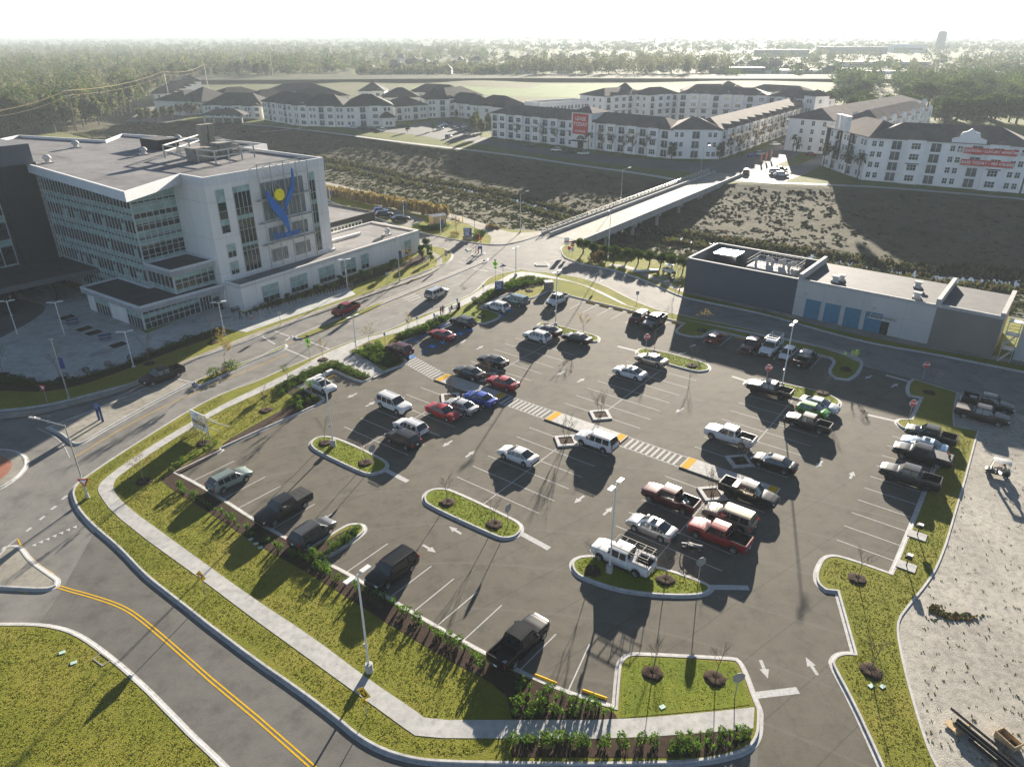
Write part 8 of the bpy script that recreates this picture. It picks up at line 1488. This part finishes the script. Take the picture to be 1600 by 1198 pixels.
# ---------------------------------------------------------------- trees one can tell apart
FOR = [(.075, .095, .035), (.09, .115, .04), (.12, .115, .065), (.15, .135, .09), (.065, .085, .035), (.17, .15, .105)]; OAK = [(.05, .07, .028), (.07, .092, .036), (.045, .06, .026)]; BARE = [(.18, .16, .125), (.155, .14, .115), (.14, .13, .09)]
FT = [leaf_tree('forest_tree', 17, 4.6, 1500, pal, 1.15, 4, 16, 40 + i) for i, pal in enumerate((FOR[:2], FOR[2:4], FOR[:5], OAK, BARE))]
fl = ['green broadleaf tree at the front edge of the left wood', 'brownish thinning tree at the front edge of the left wood', 'mixed green tree at the front edge of the left wood', 'dark evergreen tree at the front edge of the left wood', 'bare grey-brown tree at the front edge of the left wood']
edge = [(-40, 232), (0, 217), (60, 212), (130, 204), (170, 192), (205, 176), (228, 158), (262, 138), (330, 127), (430, 124)]
for i in range(58):
    u = (i + rnd.random() * .6) / 58 * (len(edge) - 1); k = int(u); a, b = edge[k], edge[min(k + 1, len(edge) - 1)]; p = G(a[0] + (b[0] - a[0]) * (u - k), a[1] + (b[1] - a[1]) * (u - k) - rnd.uniform(0, 9), -.05); j = rnd.choice((0, 1, 2, 2, 3, 4)); tree('forest_tree', FT[j], p, fl[j], rnd.uniform(.7, 1.15), 'trees at the edge of the left wood')
LO = [leaf_tree('live_oak', 13, 7.5, 2200, OAK + FOR[:1], .9, 3, 18, 60 + i) for i in range(3)]
for i in range(44):
    p = G(rnd.uniform(1325, 1660), rnd.uniform(150, 196) if i % 3 else rnd.uniform(184, 197), 0)
    if p.x < 130 and p.y < 420: p.y += 60
    tree('live_oak', LO[i % 3], p, 'broad dark live oak in the grove behind the long banner block', rnd.uniform(.8, 1.2), 'live oaks of the right-hand grove')
for px in ((1290, 172), (1302, 168), (1318, 165), (1335, 160)): tree('live_oak', LO[1], G(*px, 0), 'pale live oak beside the drive left of the grove', .9, 'live oaks beside the drive')
TP2 = leaf_tree('cypress', 7.5, 1.9, 1500, BOX + GREEN[:1], .35, .3, 14, 71)
for px, l in (((1049, 250), 'dark upright evergreen at the left corner of the banner block'), ((1124, 250), 'dark upright evergreen at the right corner of the banner block'), ((1010, 186), 'dark evergreen in the courtyard, left one'), ((1020, 186), 'dark evergreen in the courtyard, right one'), ((1090, 185), 'evergreen in the right of the courtyard'), ((436, 190), 'small evergreen at the left end of the cream residence'), ((467, 196), 'small evergreen by the cream residence corner'), ((476, 197), 'second small evergreen by the cream residence corner'), ((713, 184), 'evergreen beside the right cream wing'), ((637, 207), 'rounded tree in the drive of the cream residence'), ((677, 205), 'rounded tree in the parking rows of the residence')): tree('cypress', TP2, G(*px, 0), l, .95 if px[0] > 1000 else .7, None, 'tree')
for i in range(14): tree('small_tree', FT[(2, 4)[i % 2]], G(rnd.choice((738, 745, 752, 760, 765)) + rnd.uniform(-3, 3), 210 + rnd.uniform(-12, 6), 0) if i < 6 else G(150 + 12 * i, 196 - 2 * (i - 6) + rnd.uniform(-3, 3), 0), 'thin tree beside the banner block drive' if i < 6 else 'low tree between the canal and the far left yard', .5, 'small trees across the canal')
for px in ((868, 232), (848, 229), (810, 224), (935, 243), (955, 245), (973, 248), (1010, 250), (985, 249), (1140, 250), (1160, 243), (1175, 238), (1190, 230), (1205, 224), (1150, 247), (1220, 216)): ytree('large', px, 'tall bare tree in front of the banner block', 1.6, False, 'bare trees before the banner block', 0)
def palm():
    o = thing('palm_tree', 'tall palm', 'palm'); q = MB(); q.tube((0, 0, 0), (.1, 0, 6.5), .2, .15, 8); q.build('trunk', M['bark'], o); V, F = [], []
    for i in range(34):
        a = rnd.uniform(0, 6.28); e = rnd.uniform(-.5, 1.1); d = np.array([math.cos(a) * math.cos(e), math.sin(a) * math.cos(e), math.sin(e)]); t = np.array([-math.sin(a), math.cos(a), 0]) * .28; p = np.array([.1, 0, 6.5]); pts = [p, p + d * 1.0, p + d * 1.8 - [0, 0, .3], p + d * 2.4 - [0, 0, 1.0]]; b = len(V)
        for k, c in enumerate(pts): w_ = (.2, 1, .8, .15)[k]; V += [c - t * w_, c + t * w_]
        F += [(b + 2 * k, b + 2 * k + 1, b + 2 * k + 3, b + 2 * k + 2) for k in range(3)]
    c = mesh_obj('crown', np_mesh('crown', np.array(V), np.array(F), M['leaf'], np.repeat(cols(34, [(.05, .075, .03), (.07, .1, .035)]), 3, 0)), o); KIDS.setdefault(o.name, []).append(c); return o
PT = palm()
for i, px in enumerate(((1296, 268), (1319, 277), (1339, 281), (1285, 262), (1238, 240), (1250, 228), (1257, 222), (1263, 216), (1268, 212), (1274, 206), (1242, 252), (919, 236))):
    l = ('palm before the chamfered corner of the long banner block', 'palm in the row along the drive between the blocks')[i > 3]; p = G(*px, 0)
    if i: o = dup(PT, p, rnd.uniform(0, 6), l)
    else: o = PT; o.location = p; o['label'] = l
    o['group'] = ('palms at the banner block corner', 'palms along the drive')[i > 3]; o.scale = (1.1,) * 3 if i < 4 else (.95,) * 3
# ---------------------------------------------------------------- woods that read as one mass
def wood(name, n, xr, yr, h, r, pal, quads, leaf, ex=None, bias=1.0):
    protos = []
    for k in range(6):
        u = rng.normal(size=(quads, 3)); u /= np.linalg.norm(u, axis=1)[:, None]; lump = 1 + .3 * np.sin(u @ rng.normal(0, 3, 3) + k) + .2 * np.sin(u @ rng.normal(0, 5, 3)); P = u * (rng.uniform(.55, 1, (quads, 1)) * lump[:, None]); P[:, 2] = P[:, 2] * .42 + .58; protos.append(P)
    Vs, Fs, Cs = [], [], []; base = 0; pal = np.array(pal); i = 0; t = 0
    while i < n and t < n * 6:
        t += 1; x = rng.uniform(*xr); y = yr[0] + (yr[1] - yr[0]) * rng.random() ** bias
        if ex and not ex(x, y): continue
        p = G(x, y); hh = h * rng.uniform(.6, 1.2); rr = r * rng.uniform(.7, 1.25); P = protos[rng.integers(6)]; a = rng.uniform(0, 6.28); c, s = math.cos(a), math.sin(a)
        Q = np.stack([(P[:, 0] * c - P[:, 1] * s) * rr, (P[:, 0] * s + P[:, 1] * c) * rr, P[:, 2] * hh], 1) + np.array(p); V, F = tri_cloud(Q, leaf); Vs.append(V); Fs.append(F + base); base += len(V); cc = pal[rng.integers(len(pal))] * rng.uniform(.8, 1.2); Cs.append(np.clip(cc * rng.uniform(.8, 1.2, (quads, 1)), 0, 1)); i += 1
    tag(mesh_obj(name, np_mesh(name, np.concatenate(Vs), np.concatenate(Fs), M['wleaf'], np.concatenate(Cs))), None, None, None, 'stuff')
ey = lambda x: np.interp(x, [e[0] for e in edge] + [560, 760], [e[1] for e in edge] + [120, 119])
wood('left_wood', 620, (-60, 470), (96, 222), 17, 6.2, FOR + BARE + OAK, 260, 1.35, lambda x, y: y < ey(x) - 6)
wood('left_wood', 900, (-80, 760), (80, 122), 16, 6.5, FOR + BARE[:1] + [(.09, .1, .06)], 90, 2.4, lambda x, y: y < ey(x) - 2 and not (560 < x < 800 and y > 96))
wood('tree_line', 150, (790, 1135), (113, 121), 21, 5.5, BARE + [(.12, .11, .08)], 150, 1.7); wood('tree_line', 120, (560, 800), (115, 121), 12, 5, FOR + BARE, 120, 1.8)
wood('grove', 260, (1300, 1700), (128, 176), 14, 6, OAK + FOR[:2], 180, 1.7, lambda x, y: y < 140 + (x - 1300) * .1)
wood('far_wood', 900, (-120, 1750), (74, 112), 13, 8, FOR + OAK, 40, 3.6, lambda x, y: not (560 < x < 920 and y > 94) and not (1130 < x < 1500 and y > 100))
wood('far_wood', 1500, (-150, 1780), (59, 80), 12, 15, FOR + OAK, 18, 8.0, None, 1.0); wood('far_wood', 160, (560, 920), (94, 114), 10, 5, FOR + BARE, 60, 2.2); wood('far_wood', 150, (1130, 1700), (98, 122), 11, 6, FOR + OAK, 70, 2.4)
# ---------------------------------------------------------------- far suburb and shops
def house():
    o = thing('suburban_house', 'far pale house with a steep grey roof', 'house'); q = MB(); q.box((0, 0, 2.6), (15, 10, 5.2)); q.box((4, -6, 2.2), (6, 5, 4.4)); q.build('wall', M['cream'], o); q = MB()
    for c, w_, d_, z_, r_ in (((0, 0), 16.5, 11.5, 5.2, 5.5), ((4, -6), 7.2, 7.0, 4.4, 3.8)):
        x, y = w_ / 2, d_ / 2; q.add([(c[0] - x, c[1] - y, z_), (c[0] + x, c[1] - y, z_), (c[0] + x, c[1] + y, z_), (c[0] - x, c[1] + y, z_), (c[0] - x * .5, c[1], z_ + r_), (c[0] + x * .5, c[1], z_ + r_)], [(0, 1, 5, 4), (1, 2, 5), (2, 3, 4, 5), (3, 0, 4), (3, 2, 1, 0)])
    q.build('roof', M['shingle'], o); q = MB(); [q.box((x, -5.02, 2.8), (1.6, .1, 1.8)) for x in (-5, -2)]; q.build('window', M['aptglass'], o); return o
HS = house(); first = True
for i in range(64):
    p = G(rnd.uniform(555, 915), rnd.uniform(93, 117) if i % 4 else rnd.uniform(112, 119), 0) if i < 50 else G(rnd.uniform(1140, 1300), rnd.uniform(98, 119), 0)
    if first: HS.location = p; o = HS; first = False
    else: o = dup(HS, p, rnd.uniform(0, 6.28))
    o.rotation_euler = (0, 0, rnd.uniform(0, 6.28)); o['group'] = 'houses of the far suburb'
def shop(px, w_, h, d_, lab, m='cream', rm='membrane'):
    o = thing('shop_building', lab, 'building', G(*px, 0)); q = MB(); q.box((0, 0, h / 2), (w_, d_, h)); q.build('wall', M[m], o); q = MB(); q.box((0, 0, h + .2), (w_ + 1, d_ + 1, .5)); q.build('roof', M[rm], o); q = MB(); q.box((0, -d_ / 2 - .05, h * .4), (w_ * .8, .12, h * .35)); q.build('window', M['aptglass'], o)
for px, w_, h, lab, m in (((1150, 116), 60, 7, 'far low gabled hall left of the white shops', 'greypanel'), ((1262, 117), 70, 5, 'far long white-roofed shop behind the parked cars', 'stucco'), ((1345, 104), 60, 6, 'far pale shop among trees', 'cream'), ((1420, 104), 50, 6, 'far pale shop right of the tree gap', 'stucco'), ((1385, 119), 50, 5, 'far white shop beside the dark oak', 'stucco'), ((1590, 108), 55, 6, 'far tan building at the right edge', 'cream'), ((1330, 84), 160, 14, 'very far long grey building below the horizon', 'greypanel'), ((1415, 82), 90, 18, 'very far pale block left of the office tower', 'stucco'), ((1220, 88), 110, 12, 'very far grey shed below the horizon', 'greypanel')): shop(px, w_, h, 22, lab, m)
o = thing('office_tower', 'tall far office tower breaking the horizon on the right', 'tower', G(1467, 78, 0)); q = MB(); q.box((0, 0, 23), (17, 17, 46)); q.box((0, 0, 47.5), (13, 13, 3)); q.build('wall', M['greypanel'], o); q = MB(); [q.box((0, -8.6, 5 + 3.6 * k), (15, .1, 1.6)) for k in range(11)]; q.build('window', M['aptglass'], o)
for px, t_, l in (((1020, 90), 60, 'very thin far radio mast above the middle of the picture'), ((238, 80), 95, 'thin far radio mast above the left wood')): p = G(*px, 0); q = MB(); q.tube((0, 0, 0), (0, 0, t_), .5, .25, 6); o = q.build('radio_mast', M['galv']); o.location = p; tag(o, l, 'mast')
fc = random.Random(5)
for i in range(46): far_car((fc.uniform(1130, 1460), fc.uniform(117.5, 121)), fc.uniform(0, 3.1), fc.choice(('white', 'silver', 'white', 'iceblue', 'charcoal')), 'tiny far car parked before the white shops', 'far cars before the shops', fc.choice(('sedan', 'sport_utility')))
# ---------------------------------------------------------------- camera, light, air
cam = bpy.data.cameras.new('Camera'); co = bpy.data.objects.new('Camera', cam); COL.objects.link(co)
co.location = (0, 0, CAMH); co.rotation_euler = (math.pi / 2 - PITCH, 0, 0); cam.sensor_width = 36; cam.lens = 36 * FPX / 1600; cam.clip_end = 30000; SC.camera = co
SUN_AZ, SUN_EL = 73.5, 12.5
w = bpy.data.worlds.new('World'); SC.world = w; w.use_nodes = True; t = w.node_tree
sky = t.nodes.new('ShaderNodeTexSky'); sky.sky_type = 'NISHITA'; sky.sun_disc = False; sky.sun_elevation = R(SUN_EL); sky.sun_rotation = R(90 - SUN_AZ)
sky.air_density = .42; sky.dust_density = .25; sky.ozone_density = 1.0; sky.altitude = 20
bw = t.nodes.new('ShaderNodeRGBToBW'); t.links.new(sky.outputs[0], bw.inputs[0])          # thin high cloud: the sky pales towards white
tn = mix(t, (.68, .97, 1.28), bw.outputs[0], 1.0, 'MULTIPLY'); t.links.new(mix(t, sky.outputs[0], tn, .45), t.nodes['Background'].inputs['Color']); t.nodes['Background'].inputs['Strength'].default_value = .05
sl = bpy.data.lights.new('Sun', 'SUN'); sl.energy = 5; sl.angle = R(.6); sl.color = (1, .9, .76); so = bpy.data.objects.new('Sun', sl); COL.objects.link(so)
d = -Vector((math.cos(R(SUN_EL)) * math.cos(R(SUN_AZ)), math.cos(R(SUN_EL)) * math.sin(R(SUN_AZ)), math.sin(R(SUN_EL)))); so.rotation_euler = d.to_track_quat('-Z', 'Y').to_euler()
if HAZE:
    hz = MB(); hz.box((0, 4900, 25), (16000, 13000, 66)); m = bpy.data.materials.new('haze_air'); m.use_nodes = True; t = m.node_tree; t.nodes.clear()
    o = t.nodes.new('ShaderNodeOutputMaterial'); v = t.nodes.new('ShaderNodeVolumePrincipled'); v.inputs['Color'].default_value = (.5, .56, .6, 1); v.inputs['Density'].default_value = HAZE; v.inputs['Anisotropy'].default_value = 0
    t.links.new(v.outputs[0], o.inputs['Volume']); tag(hz.build('haze', m), kind='stuff')
SC.view_settings.view_transform = 'Standard'; SC.view_settings.look = 'None'; SC.view_settings.gamma = 1; SC.view_settings.use_curve_mapping = False; SC.view_settings.exposure = EXPO
SC.cycles.max_bounces = 6; SC.cycles.diffuse_bounces = 2; SC.cycles.glossy_bounces = 2; SC.cycles.transmission_bounces = 2; SC.cycles.volume_bounces = 1; SC.cycles.transparent_max_bounces = 4
SC.cycles.use_denoising = True
